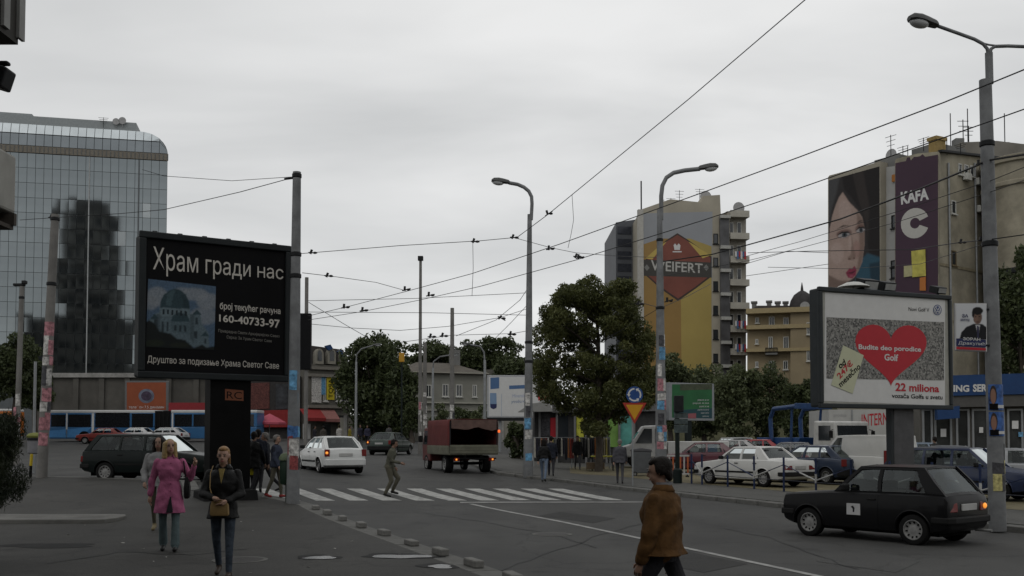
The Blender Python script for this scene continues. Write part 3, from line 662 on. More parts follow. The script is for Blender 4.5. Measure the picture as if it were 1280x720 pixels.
# canvas: front, sides, roof (sagging), rolled-up rear flap
d = MB(); NX, NR = 12, 14
def cring(x, sag): return [(x, 1.09, 1.12)] + [(x, 1.09 + .012 * math.sin(x * 9 + k), 1.2 + k * .2) for k in range(5)] + [(x, 1.075, 2.2), (x, 1.03, 2.275)] + [(x, y, 2.30 - sag * (1 - (y / .9) ** 2)) for y in (.5, 0, -.5)] + [(x, -1.03, 2.275), (x, -1.075, 2.2)] + [(x, -1.09 - .012 * math.sin(x * 8 + k), 1.2 + k * .2) for k in (4, 3, 2, 1, 0)] + [(x, -1.09, 1.12)]
rg = [cring(lerp(-2.5, .93, i / NX), .05 if i % 3 else 0) for i in range(NX + 1)]; n_ = len(rg[0])
inner_ = [[(x, y * .985, z - .012 if z > 2.1 else z) for x, y, z in r_] for r_ in rg]
vs = [p_ for r_ in rg for p_ in r_]; d.add(vs, [(i * n_ + j, i * n_ + j + 1, (i + 1) * n_ + j + 1, (i + 1) * n_ + j) for i in range(NX) for j in range(n_ - 1)] + [tuple(range(NX * n_, NX * n_ + n_))])
cv = d.build('canvas_cover', CANV, tr, 50, fix=False)
sm = cv.modifiers.new('s', 'SOLIDIFY'); sm.thickness = .02
d = MB()
for k in range(10):
    y0_, y1_ = lerp(1.0, -1.0, k / 10), lerp(1.0, -1.0, (k + 1) / 10); dr = lambda y: 1.98 - .14 * abs(math.sin(y * 3.0 + .4)) + (.0 if abs(y) < .8 else -.05)
    d.hexa([(-2.56, y0_, dr(y0_)), (-2.56, y1_, dr(y1_)), (-2.48, y1_, dr(y1_)), (-2.48, y0_, dr(y0_)), (-2.55, y0_, 2.26), (-2.55, y1_, 2.26), (-2.5, y1_, 2.26), (-2.5, y0_, 2.26)])
d.build('rolled_flap', M('pale canvas flap', (.10, .062, .052), .85, var=.3), tr, 50)
for s_ in (1, -1):
    d = MB(); d.tube([(-2.5, s_ * 1.04, .85), (-2.5, s_ * 1.04, 2.2)], .03); d.build('canvas_post', DKMET, tr)
    d = MB(); d.box(-2.62, -2.5, s_ * .78 - .11, s_ * .78 + .11, .52, .66); d.build('tail_light', TAILR, tr, bevel=.01)
    d = MB(); d.obox((-2.63, s_ * .80, .59), .02, .075, .075); d.build('lit_lamp', TAILOR, tr, bevel=.02)
    wheel(tr, 1.65, s_ * .86, .38, .2, s_, STEEL); wheel(tr, -1.45, s_ * .84, .38, .34, s_, STEEL)
d = MB(); d.box(-2.45, 1.2, -.42, -.3, .55, .78); d.box(-2.45, 1.2, .3, .42, .55, .78); d.box(-2.52, -2.42, -1, 1, .6, .66); d.obox((-1.45, 0, .4), .12, 1.6, .12); d.build('chassis', ARCH, tr)
d = MB(); d.obox((-2.5, -1.13, 1.78), .06, .1, .12); d.build('marker_lamp', TAILON, tr, bevel=.02)

# --- articulated blue and white bus
y_ = 93.; q = P0(62, y_); bs = thing('articulated_bus', 'long blue and white articulated bus crossing behind the cars', 'bus', (q.x, y_, g(-36, y_) - .05), R(-1.2))
BB = M('bus blue', (.03, .11, .24), .4, var=.08, scale=.6, coat=.1, dirt=.3); BW = M('bus white', (.5, .5, .49), .4, var=.06, dirt=.2); BG = M('bus window glass', (.008, .009, .011), .12, var=.2, spec=.35)
def bus_part(nm, x0_, x1_, parent):
    b_ = MB(); b_.box(x0_, x1_, 0, 2.5, .35, 1.45, 0); b_.box(x0_, x1_, .001, 2.499, 1.45, 2.75, 0); b_.box(x0_, x1_, .03, 2.47, 2.75, 3.02, 1)
    o = b_.build(nm, [BB, BW], parent, bevel=.06); return o
L1 = bus_part('front_section', 0.0, 9.9, bs); L2 = bus_part('rear_section', 11.4, 19.5, bs)
d = MB()
for k in range(8): d.box(9.9 + k * .19, 10.05 + k * .19, .05 + .04 * (k % 2), 2.45, .4, 2.95)
d.build('bellows', BLACK, bs)
for (x0_, x1_, z0_, z1_, own) in [(.15, 1.5, 1.5, 2.6, L1), (1.75, 3.9, 1.45, 2.62, L1), (4.3, 7.55, 1.4, 2.78, L1), (7.75, 9.75, 1.4, 2.7, L1), (11.75, 13.4, 1.5, 2.62, L2), (13.55, 15.2, 1.5, 2.62, L2), (15.35, 16.7, 1.5, 2.62, L2), (17.1, 19.2, 1.5, 2.62, L2)]:
    d = MB(); d.box(x0_, x1_, -.015, .0, z0_, z1_); d.build('window', BG, own, bevel=.006)
for (x0_, x1_, own) in ((1.55, 1.7, L1), (3.98, 4.2, L1), (16.8, 17.0, L2), (11.5, 11.65, L2)):
    d = MB(); d.box(x0_, x1_, -.012, .0, .5, 2.72); d.build('white_pillar', BW, own)
d = MB(); d.prism([(0, .5), (2.9, .5), (4.0, 1.42), (0, 1.1)], 'y', -.012, 0); d.build('paint_swoosh', M('bus light blue', (.06, .2, .42), .4), L1)
for x_ in (4.4, 16.2, 2.9):
    own = L2 if x_ > 11 else L1
    if x_ == 2.9: x_ = 3.3
    d = MB(); d.lathe([(.56, -.02), (.56, .3)], 24, 'y', (x_, 0, .5)); d.build('wheel_arch', ARCH, own); wheel(own, x_, .12, .5, .26, -1, STEEL)
LT = M('bus lettering', (.25, .36, .5), .5)
# orange bus at the left edge
q = P0(-40, 99); ob = thing('city_bus', 'orange bus cut by the left edge of the picture', 'bus', (q.x - 4, 99, g(-50, 99)), 0)
d = MB(); d.box(0, 8.4, 0, 2.5, .4, 2.85, 0); d.box(.02, 8.38, .03, 2.47, 2.85, 3.1, 1); d.build('body', [M('bus orange', (.42, .12, .015), .4, dirt=.2), BW], ob, bevel=.08)
for k in range(5): d = MB(); d.box(.4 + k * 1.55, 1.75 + k * 1.55, -.02, 0, 1.5, 2.6); d.build('window', BG, ob)
for x_ in (1.8, 6.6): wheel(ob, x_, .14, .5, .26, -1, STEEL)

# --- white lorry cab with blue lifting frame behind it
q = P0(1027, 52, .144); sk = thing('skip_lorry', 'white lorry with a blue lifting frame parked behind the cars', 'lorry', q, R(-68))
d = MB(); d.prism([(.6, .55), (2.3, .55), (2.4, 1.2), (2.25, 2.35), (.7, 2.4)], 'y', -1.1, 1.1); d.build('cab', M('lorry white', (.46, .46, .44), .5, dirt=.35), sk, bevel=.08)
d = MB(); d.hexa([(2.39, -.95, 1.35), (2.39, .95, 1.35), (2.42, .95, 1.35), (2.42, -.95, 1.35), (2.27, -.92, 2.15), (2.27, .92, 2.15), (2.30, .92, 2.15), (2.30, -.92, 2.15)]); d.build('windshield', WINGL, sk)
for s_ in (1, -1):
    d = MB(); d.box(1.1, 2.0, s_ * 1.1 - .012, s_ * 1.1 + .012, 1.4, 2.15); d.build('window', WINGL, sk)
    d = MB(); d.obox((2.3, s_ * 1.32, 1.7), .1, .16, .36); d.tube([(2.2, s_ * 1.1, 1.95), (2.3, s_ * 1.32, 1.9)], .02); d.build('mirror', TRIM, sk)
    wheel(sk, 1.5, s_ * .95, .45, .26, s_, STEEL); wheel(sk, -2.4, s_ * .95, .45, .36, s_, STEEL)
    d = MB(); d.obox((2.36, s_ * .75, .8), .1, .3, .18); d.build('headlight', HEADL, sk, bevel=.02)
d = MB(); d.box(2.3, 2.5, -1.1, 1.1, .45, .68); d.build('bumper', TRIM, sk, bevel=.03)
BLUEF = M('blue frame paint', (.02, .05, .13), .45, var=.2, dirt=.3)
d = MB(); d.box(-4.4, .6, -.9, .9, .75, 1.0); d.build('chassis', ARCH, sk)
for s_ in (1, -1):
    d = MB(); d.tube([(-2.9, s_ * 1.0, .9), (-3.0, s_ * 1.0, 2.6), (-2.7, s_ * 1.0, 3.1), (-.6, s_ * 1.0, 3.2)], .12, 8); d.build('lifting_arm', BLUEF, sk)
    d = MB(); d.tube([(-1.4, s_ * .9, 1.0), (-1.2, s_ * .95, 3.1)], .07, 8); d.build('hydraulic_ram', BLUEF, sk)
d = MB(); d.box(-.75, -.55, -1.15, 1.15, 3.05, 3.35); d.build('cross_beam', BLUEF, sk, bevel=.02)
d = MB(); d.prism([(-4.2, 1.0), (-1.0, 1.0), (-.7, 1.55), (-4.5, 1.55)], 'y', -.85, .85); d.build('skip', M('skip blue', (.02, .06, .17), .5, dirt=.4), sk, bevel=.03)

# --- white crane truck behind the signs
q = P0(835, 52, .144); ct = thing('flatbed_truck', 'white truck standing behind the poster-covered lamp post', 'truck', q, R(176))
d = MB(); d.prism([(.2, .5), (1.9, .5), (2.6, .62), (2.62, 1.0), (2.0, 1.2), (1.35, 2.15), (.2, 2.2)], 'y', -.95, .95); d.build('cab', M('truck white', (.44, .44, .43), .5, dirt=.3), ct, bevel=.08)
for s_ in (1, -1):
    d = MB(); d.prism([(.9, 1.25), (1.75, 1.25), (1.3, 2.0), (.9, 2.0)], 'y', s_ * .955 - .012, s_ * .955 + .012); d.build('window', WINGL, ct)
    d = MB(); d.prism([(.35, 1.25), (.75, 1.25), (.75, 2.0), (.35, 2.0)], 'y', s_ * .955 - .012, s_ * .955 + .012); d.build('window', WINGL, ct)
    wheel(ct, 1.7, s_ * .85, .38, .22, s_, STEEL); wheel(ct, -1.9, s_ * .85, .38, .3, s_, STEEL)
d = MB(); d.hexa([(2.02, -.85, 1.22), (2.02, .85, 1.22), (1.99, .85, 1.24), (1.99, -.85, 1.24), (1.40, -.82, 2.06), (1.40, .82, 2.06), (1.36, .82, 2.08), (1.36, -.82, 2.08)]); d.build('windshield', WINGL, ct)
d = MB(); d.box(-3, .1, -1, 1, .7, 1.35); d.build('load_bed', BW, ct, bevel=.03)
d = MB(); d.box(-2.4, -1.6, .99, 1.02, .8, 1.2); d.build('blue_sign', BB, ct)
# ------------------------------------------------------------------ people (local: facing -Y, left is +X)
class Prims:
    """closed overlapping shapes that are fused into one skin by a voxel remesh; tags choose the material per face"""
    def __init__(s): s.mb = MB(); s.seg = []
    def cap(s, p0, p1, r0, r1, tag=0, fl=1.):
        p0, p1 = Vector(p0), Vector(p1); d = p1 - p0; L = max(d.length, 1e-4); t = d / L
        ref = Vector((1, 0, 0)) if abs(t.x) < .9 else Vector((0, 1, 0)); b = t.cross(ref).normalized(); a = b.cross(t); rg = []
        for k, (o, q) in enumerate([(-.98, .2), (-.7, .71), (0, 1)]): rg.append((p0 + t * (o * r0), r0 * q))
        for k, (o, q) in enumerate([(0, 1), (.7, .71), (.98, .2)]): rg.append((p1 + t * (o * r1), r1 * q))
        s.mb.rings([[c + (a * math.cos(x) + b * math.sin(x) * fl) * r for x in [2 * math.pi * j / 12 for j in range(12)]] for c, r in rg])
        s.seg.append((p0, p1, r0, r1, tag)); return s
    def ell(s, c, r, tag=0, rot=None):
        k = len(s.mb.v); s.mb.ell((0, 0, 0), r, 14, 10); Mx = Matrix.Translation(c) @ (rot or Matrix()); s.mb.xf(Mx, k)
        m = min(r); ax = Vector([(r[i] - m) if r[i] == max(r) else 0 for i in range(3)]); ax = (rot.to_3x3() @ ax) if rot else ax
        s.seg.append((Vector(c) - ax, Vector(c) + ax, sorted(r)[1], sorted(r)[1], tag)); return s
    def loft(s, rings, tag=0):
        """rings: (centre, rx, ry)"""
        rg = [[(c[0] + rx * math.copysign(abs(math.cos(a)) ** .85, math.cos(a)), c[1] + ry * math.copysign(abs(math.sin(a)) ** .85, math.sin(a)), c[2]) for a in [2 * math.pi * j / 20 for j in range(20)]] for c, rx, ry in rings]
        s.mb.rings(rg)
        for (c0, x0, y0), (c1, x1, y1) in zip(rings, rings[1:]):
            for o in (-1, 0, 1): s.seg.append((Vector(c0) + Vector((o * max(0, x0 - y0), 0, 0)), Vector(c1) + Vector((o * max(0, x1 - y1), 0, 0)), y0, y1, tag))
        return s
    def fuse(s, name, mats, voxel, smooth=3):
        me = s.mb.mesh('tmp', [mats[0]]); o = put('tmp', me); m = o.modifiers.new('r', 'REMESH'); m.mode = 'VOXEL'; m.voxel_size = voxel
        k = o.modifiers.new('s', 'SMOOTH'); k.factor = .5; k.iterations = smooth
        dg = bpy.context.evaluated_depsgraph_get(); nm = bpy.data.meshes.new_from_object(o.evaluated_get(dg)); bpy.data.objects.remove(o)
        nm.materials.clear(); [nm.materials.append(x) for x in mats]
        if len(mats) > 1:
            n = len(nm.polygons); c = np.empty(n * 3); nm.polygons.foreach_get('center', c); c = c.reshape(-1, 3); best = np.full(n, 1e9); idx = np.zeros(n, int)
            for p0, p1, r0, r1, tg in s.seg:
                a = np.array(p0); d = np.array(p1) - a; l2 = max(1e-9, d @ d); t = np.clip((c - a) @ d / l2, 0, 1)
                ds = np.linalg.norm(c - a - t[:, None] * d, axis=1) - (r0 + (r1 - r0) * t); u = ds < best; best[u] = ds[u]; idx[u] = tg
            nm.polygons.foreach_set('material_index', idx.astype(np.int32))
        nm.shade_smooth(); nm.name = name; return nm
def skin_m(n, c): return M('skin ' + n, c, .55, var=.08, scale=8)
SK1 = skin_m('light', (.30, .185, .135)); SK2 = skin_m('tan', (.20, .12, .085)); EYE = M('eye dark', (.02, .015, .012), .3); LIP = M('lips', (.22, .07, .065), .45)
def cloth(n, c, r=.85, v=.18): return M('cloth ' + n, c, r, var=v, scale=7, bump=.5, bscale=22, spec=.12)
def rot2(v, a): c, s = math.cos(a), math.sin(a); return Vector((v[0], v[1] * c - v[2] * s, v[1] * s + v[2] * c))
def person(label, loc, face, H, pants, shoes, top, hair, legs=((18, 8), (-16, 22)), arms=((-14, 8, 12, 0), (14, 8, 14, 0)), lean=0, skin=SK1, jacket=None, hairstyle='short', near=1, voxel=None, yaw=0, nod=0, group=None, flare=0, cat='person', slim=1., wide=1., pantr=1.):
    k = H / 1.75; vx = voxel or (.012 if near else .022)
    root = thing('person', label, cat, loc, face, group)
    ln = R(lean); hipz = .92; P = lambda x, y, z: Vector((x * k, y * k, z * k))
    J = {}; legpts = []
    for s_, (sw, kn) in ((1, legs[0]), (-1, legs[1])):
        a, b = R(sw), R(sw - kn); hip = Vector((s_ * .095, 0, hipz)); knee = hip + Vector((0, -math.sin(a), -math.cos(a))) * .43 + Vector((s_ * .005, 0, 0)); ank = knee + Vector((0, -math.sin(b), -math.cos(b))) * .41
        legpts.append((s_, hip, knee, ank, b))
    lowest = min(q[3].z - .085 - .06 * max(0, -math.sin(q[4])) for q in legpts); dz = Vector((0, 0, -lowest))
    pel = Vector((0, 0, hipz)) + dz
    def T(x, y, z): return rot2(Vector((x, y, z - hipz)), ln) + pel        # torso-space point (lean about the hips)
    B = Prims(); q = lambda v: v * k
    # tags: 0 skin 1 pants 2 shoes 3 top
    for s_, hip, knee, ank, b in legpts:
        hip, knee, ank = hip + dz, knee + dz, ank + dz; w_ = pantr
        B.cap(q(hip), q(knee), .088 * k * w_, .062 * k * w_, 1).cap(q(knee), q(ank + Vector((0, 0, .02))), .060 * k * w_, (.045 + flare) * k * w_, 1)
        f = max(-.5, min(.35, -b * .6)); toe = ank + Vector((0, -.15 * math.cos(f), -.045 - .15 * math.sin(f))); heel = ank + Vector((0, .035, -.045 + .03 * math.sin(f)))
        B.cap(q(heel), q(toe), .042 * k, .036 * k, 2, 1); B.cap(q(ank), q(heel), .040 * k, .04 * k, 2)
        J[('foot', s_)] = toe
    B.loft([(q(pel + Vector((0, .0, -.07))), .13 * k, .10 * k), (q(pel + Vector((0, 0, .02))), .16 * k * wide, .115 * k)], 1)
    B.loft([(q(T(0, 0, .92)), .155 * k * wide, .11 * k), (q(T(0, 0, 1.08)), .14 * k * wide * slim, .10 * k), (q(T(0, -.01, 1.27)), .165 * k * wide, .12 * k), (q(T(0, 0, 1.40)), .165 * k * wide, .095 * k), (q(T(0, .0, 1.46)), .08 * k, .06 * k)], 3)
    hd = T(0, -.02, 1.635) ; nk = T(0, .005, 1.45)
    B.cap(q(nk), q(hd - Vector((0, 0, .05))), .056 * k, .052 * k, 0)
    HR = Matrix.Rotation(R(yaw), 4, 'Z') @ Matrix.Rotation(R(nod) + ln * .5, 4, 'X'); hp = lambda x, y, z: q(hd) + HR @ Vector((x * k, y * k, z * k))
    B.ell(hp(0, .008, .02), (.078 * k, .098 * k, .098 * k), 0, HR).ell(hp(0, -.03, -.045), (.058 * k, .066 * k, .072 * k), 0, HR).ell(hp(0, -.045, -.09), (.032 * k, .035 * k, .03 * k), 0, HR)
    B.cap(hp(0, -.088, .015), hp(0, -.108, -.022), .011 * k, .014 * k, 0)
    for s_ in (1, -1): B.ell(hp(s_ * .078, .01, -.005), (.012 * k, .022 * k, .032 * k), 0, HR)
    hands = []
    for s_, (sw, ab, el, inn) in ((1, arms[0]), (-1, arms[1])):
        a, b_ = R(sw) - 0, R(ab); sh = T(s_ * .185 * wide, .0, 1.40)
        u_ = Vector((s_ * math.sin(b_), -math.sin(a) * math.cos(b_), -math.cos(a) * math.cos(b_))); u_ = rot2(u_, ln * .5); elb = sh + u_ * .29
        c_ = R(sw + el); t_ = R(inn); f_ = Vector((-s_ * math.sin(t_), -math.sin(c_) * math.cos(t_), -math.cos(c_) * math.cos(t_))); wr = elb + f_ * .25
        B.cap(q(sh), q(elb), .058 * k, .045 * k, 3).cap(q(elb), q(wr), .044 * k, .030 * k, 3 if not jacket else 0)
        B.cap(q(wr), q(wr + f_ * .05), .028 * k, .028 * k, 0)
        hands.append((s_, wr, f_)); J[('arm', s_)] = (sh, elb, wr, f_)
    bm_ = B.fuse('body', [skin, pants, shoes, top], vx)
    # hands with fingers and facial features are added to the same mesh
    X = MB(); 
    for s_, wr, f_ in hands:
        sd = Vector((0, -1, 0)) if abs(f_.y) < .8 else Vector((0, 0, 1)); sd = (sd - f_ * sd.dot(f_)).normalized(); nm_ = f_.cross(sd) * (1 if s_ > 0 else 1)
        pc = wr + f_ * .075
        X.tube([q(wr + f_ * .02), q(pc), q(wr + f_ * .115)], [.026 * k, .034 * k, .028 * k], 8, mi=0)
        inw = Vector((-s_, 0, 0)); inw = (inw - f_ * inw.dot(f_)).normalized()
        for i, ln_ in enumerate((.062, .072, .068, .052)):
            r0 = wr + f_ * .105 + sd * (.027 - .018 * i); r1 = r0 + f_ * ln_ * .55 + inw * .012; r2 = r1 + f_ * ln_ * .35 + inw * .025
            X.tube([q(r0), q(r1), q(r2)], [.0088 * k, .0085 * k, .006 * k], 6, mi=0)
        t0 = wr + f_ * .04 + sd * .022; X.tube([q(t0), q(t0 + f_ * .03 + sd * .024 + inw * .008), q(t0 + f_ * .062 + sd * .026 + inw * .016)], [.011 * k, .0105 * k, .007 * k], 6, mi=0)
    for s_ in (1, -1):
        for c_, r_, mi in (((s_ * .032, -.091, .012), (.015, .009, .009), 1), ((s_ * .033, -.094, .036), (.021, .009, .005), 1)):
            n0 = len(X.v); X.ell((0, 0, 0), [v * k for v in r_], 8, 6, mi); X.xf(Matrix.Translation(hp(*c_)) @ HR, n0)
    n0 = len(X.v); X.ell((0, 0, 0), (.024 * k, .009 * k, .008 * k), 8, 6, 2); X.xf(Matrix.Translation(hp(0, -.094, -.058)) @ HR, n0)
    xm = X.mesh('x', [skin, EYE, LIP], 60); bb = bmesh.new(); bb.from_mesh(bm_); nf = len(bb.faces); bb.from_mesh(xm); bb.faces.ensure_lookup_table()
    for f in bb.faces[nf:]: f.material_index = {0: 0, 1: 4, 2: 5}[f.material_index]; f.smooth = True
    bm_.materials.append(EYE); bm_.materials.append(LIP); bb.to_mesh(bm_); bb.free()
    put('body', bm_, root)
    # hair
    Hh = Prims(); Hh.ell(hp(0, .03, .036), (.085 * k, .100 * k, .094 * k), 0, HR)
    if hairstyle == 'long':
        for a in (-100, -75, -50, 50, 75, 100, 130, 180, -130, 155, -155):
            x, y = math.sin(R(a)) * .078, math.cos(R(a)) * -.085 * (1 if abs(a) < 90 else -1) ; y = -math.cos(R(a)) * .08
            Hh.cap(hp(x, y + .02, .05), hp(x * 1.18, y * .9 + .03, -.15 - .02 * math.cos(a)), .032 * k, .03 * k)
    elif hairstyle == 'tail':
        Hh.ell(hp(0, .085, .05), (.04 * k, .05 * k, .045 * k)); Hh.cap(hp(.05, .10, .02), hp(.06, .12, -.16), .025 * k, .014 * k)
        Hh.ell(hp(0, -.01, .095), (.06 * k, .075 * k, .035 * k), 0, HR)
    elif hairstyle == 'short':
        Hh.ell(hp(0, -.012, .092), (.068 * k, .066 * k, .034 * k), 0, HR).ell(hp(.02, -.055, .082), (.04 * k, .026 * k, .02 * k), 0, HR).ell(hp(0, .078, -.03), (.066 * k, .04 * k, .075 * k), 0, HR)
        for s_ in (1, -1): Hh.ell(hp(s_ * .07, .022, .012), (.024 * k, .048 * k, .055 * k), 0, HR)
    hm = Hh.fuse('hair', [hair], min(vx, .014), 2); put('hair', hm, root)
    if jacket:
        j = jacket; Q = Prims(); hem = j['hem']; fl = j.get('flare', .02); bulk = j.get('bulk', .02); th = j.get('thick', 0)
        rg = []
        hw0 = .16 * wide + bulk + fl; 
        if j.get('low'):
            B0 = .16 * wide + bulk; rg += [((pel.x, pel.y + j.get('dy', 0), pel.z + hem - hipz), B0 + fl, .115 + bulk + fl), (T(0, j.get('dy', 0) * .6, hem + .09), B0 + fl * .72, .115 + bulk + fl * .72)]
        elif hem < .935:
            rg += [((pel.x, pel.y + j.get('dy', 0), pel.z + (hem - hipz)), hw0, .12 + bulk + fl * .8), ((pel.x, pel.y, pel.z + (hem - hipz) * .5), hw0 - fl * .45, .12 + bulk + fl * .4)]
        f2 = fl * .45 if j.get('low') else 0
        rg += ([] if j.get('low') else [(T(0, 0, max(.96, hem)), .16 * wide + bulk, .115 + bulk)]) + [(T(0, f2 * .3, 1.13 if j.get('low') else 1.10), (.145 * slim) * wide + bulk + f2, .10 + bulk + f2), (T(0, -.01, 1.28), .172 * wide + bulk, .122 + bulk), (T(0, 0, 1.40), .168 * wide + bulk * .8, .10 + bulk * .7), (T(0, .004, 1.475), .085 + bulk * .4, .07 + bulk * .3)]
        Q.loft([(q(Vector(c)), a * k, b * k) for c, a, b in rg])
        for s_ in (1, -1):
            sh, elb, wr, f_ = J[('arm', s_)]; sr = j.get('sleeve', .055)
            Q.cap(q(sh + Vector((-s_ * .028, 0, -.018))), q(elb), (sr + .008) * k, (sr + .002) * k).cap(q(elb), q(wr - f_ * .01), (sr + .006) * k, (sr - .006) * k)
        jm = Q.fuse('jacket', [j['mat']], vx, 2)
        # soft folds
        n = len(jm.vertices); co = np.empty(n * 3); jm.vertices.foreach_get('co', co); co = co.reshape(-1, 3); no = np.empty(n * 3); jm.vertices.foreach_get('normal', no); no = no.reshape(-1, 3)
        ph = j.get('seed', 1.) ; dsp = .0042 * np.sin(co[:, 0] * 31 + co[:, 2] * 17 + ph) * np.cos(co[:, 1] * 27 - co[:, 2] * 9) + .004 * np.sin(co[:, 2] * 38 + co[:, 0] * 22 * np.sign(co[:, 0]) + ph * 2)
        co += no * dsp[:, None] * k; jm.vertices.foreach_set('co', co.ravel()); jm.update()
        jo = put(j.get('name', 'jacket'), jm, root)
        if j.get('collar'):
            c_ = MB(); K = 9; a_ = [R(-150 + 300 * i / (K - 1) + 90) for i in range(K)]
            up = [q(T(.075 * math.cos(a), .01 + .068 * math.sin(a), 1.515)) for a in a_]; lo = [q(T(.115 * math.cos(a), .01 + .10 * math.sin(a), 1.452)) for a in a_]
            c_.add(up + lo, [(i, i + 1, K + i + 1, K + i) for i in range(K - 1)]); co_ = c_.build('collar', j['collar'], jo, 60, fix=False); sd_ = co_.modifiers.new('s', 'SOLIDIFY'); sd_.thickness = .012
    J['k'] = k; J['T'] = lambda x, y, z: q(T(x, y, z)); J['hp'] = hp; J['pel'] = pel * k
    return root, J

DENIM = cloth('denim blue', (.038, .048, .062), .9, .5); JEANG = cloth('washed teal jeans', (.085, .115, .12)); DKTR = cloth('charcoal trousers', (.022, .022, .025)); KHAKI = cloth('khaki', (.085, .08, .06))
GREYT = cloth('grey trousers', (.05, .05, .055)); NAVY = cloth('navy jacket', (.016, .018, .026)); BLKC = cloth('black leather', (.010, .010, .010), .5); BRSH = M('brown shoe', (.03, .02, .014), .5); BKSH = M('black shoe', (.01, .01, .01), .45)
PINK = cloth('pink coat', (.33, .10, .185), .88, .14); TANJ = cloth('brown suede', (.072, .037, .0135), .9, .35); LGREY = cloth('pale jacket', (.17, .17, .17)); OLIVE = cloth('olive shirt', (.075, .075, .058))
BLOND = M('blond hair', (.27, .185, .075), .5, var=.35, scale=30, bump=.6, bscale=60); GINGER = M('fair hair', (.22, .12, .045), .5, var=.35, scale=30, bump=.6, bscale=60); DKH = M('dark hair', (.008, .006, .005), .6, spec=.12, var=.3, scale=30, bump=.6, bscale=60)
GREYH = M('grey hair', (.14, .13, .12), .6, var=.3, scale=30)

# woman in pink
p = G(211, 689, .12)
pk, J = person('woman with blond hair in a pink coat and pale jeans walking towards the camera', p, R(14), 1.75, JEANG, BKSH, PINK, BLOND, legs=((8, 4), (-6, 12)), arms=((4, 26, 138, -14), (-12, 16, 10, -6)), hairstyle='long', flare=.024,
    jacket=dict(mat=PINK, hem=.60, flare=.055, bulk=.022, sleeve=.05, collar=PINK, name='coat', seed=2.), slim=.86, voxel=.011, yaw=14, nod=-4)
d = MB(); T = J['T']; k = J['k']
d.prism([(-.03 * k, .62 * k), (.07 * k, .62 * k), (.035 * k, .86 * k), (.025 * k, .86 * k)], 'y', -.222 * k, -.10 * k); d.build('coat_opening', DKTR, pk)
d = MB()
for zz_ in (.95, 1.06, 1.17, 1.28, 1.38): d.ell(T(.028, -.152 if zz_ < 1.2 else -.15, zz_), (.011, .008, .011), 8, 6)
d.build('button', M('pink button', (.2, .03, .09), .4), pk)
sh = J[('arm', 1)][0]; bag = MB(); bag.rings([[(x_ * sx + .255, y_ * sy + .03, z_) for x_, y_ in ((-.03, -.14), (.04, -.14), (.05, 0), (.04, .14), (-.03, .14), (-.04, 0))] for z_, sx, sy in ((.82, .7, .8), (.85, 1.1, 1.05), (1.0, 1.2, 1.1), (1.12, .8, .95), (1.16, .4, .8))])
bag.tube([(.25, -.08, 1.12), (.21, -.05, 1.40), (.16, .0, 1.475), (.2, .06, 1.40), (.25, .1, 1.12)], .012, 6)
hb = bag.build('shoulder_bag', BLKC, None, 50, .01); hb.location = p; hb.rotation_euler = (0, 0, R(14)); tag(hb, 'black shoulder bag hanging on the arm of the woman in pink', 'bag')
# woman in black
p = G(278, 722, .12)
dk, J = person('woman with tied-back fair hair in a black leather jacket and jeans, holding a small bag', p, R(6), 1.66, DENIM, BRSH, BLKC, GINGER, legs=((10, 6), (-12, 16)), arms=((14, 14, 52, 38), (18, 14, 58, 42)), hairstyle='tail',
    jacket=dict(mat=BLKC, hem=.80, flare=.03, bulk=.026, sleeve=.054, collar=BLKC, seed=3.3), slim=.92, voxel=.011, nod=8, pantr=.95)
k = J['k']; T = J['T']
d = MB(); d.prism([(-.035 * k, 1.46 * k), (.035 * k, 1.46 * k), (.0, 1.26 * k)], 'y', -.165 * k, -.06 * k); d.build('shirt_front', cloth('yellow top', (.25, .19, .07)), dk)
d = MB(); d.ell((0, -.146 * k, 1.34 * k - .0), (.013, .008, .016), 8, 6); d.build('pendant', M('gold', (.45, .3, .08), .3, .9), dk)
hb = MB(); hb.rings([[(x_ * sx, y_ * sy - .245, z_) for x_, y_ in ((-.11, -.035), (.11, -.035), (.12, 0), (.11, .035), (-.11, .035), (-.12, 0))] for z_, sx, sy in ((.80, .85, .7), (.82, 1, 1.1), (.93, .95, 1.1), (1.0, .8, .7))])
hb.tube([(-.07, -.245, .98), (-.13, -.20, 1.15), (-.14, -.12, 1.33), (-.13, .0, 1.42)], .007, 6)
o = hb.build('handbag', M('tan leather', (.19, .125, .05), .6, var=.2, bump=.3), None, 50, .01); o.location = p; o.rotation_euler = (0, 0, R(6)); tag(o, 'small tan handbag held by the woman in black', 'bag')
# person half hidden behind the woman in pink
p = G(197, 664, .12); person('person in a pale grey jacket and skirt half hidden behind the woman in pink', p, R(10), 1.79, KHAKI, M('pale shoe', (.16, .13, .07), .6), LGREY, DKH, legs=((12, 6), (-10, 14)), arms=((-8, 10, 12, 0), (8, 14, 30, 10)), hairstyle='long', skin=SK2,
    jacket=dict(mat=LGREY, hem=.84, flare=.02, bulk=.03), voxel=.014, pantr=.8)
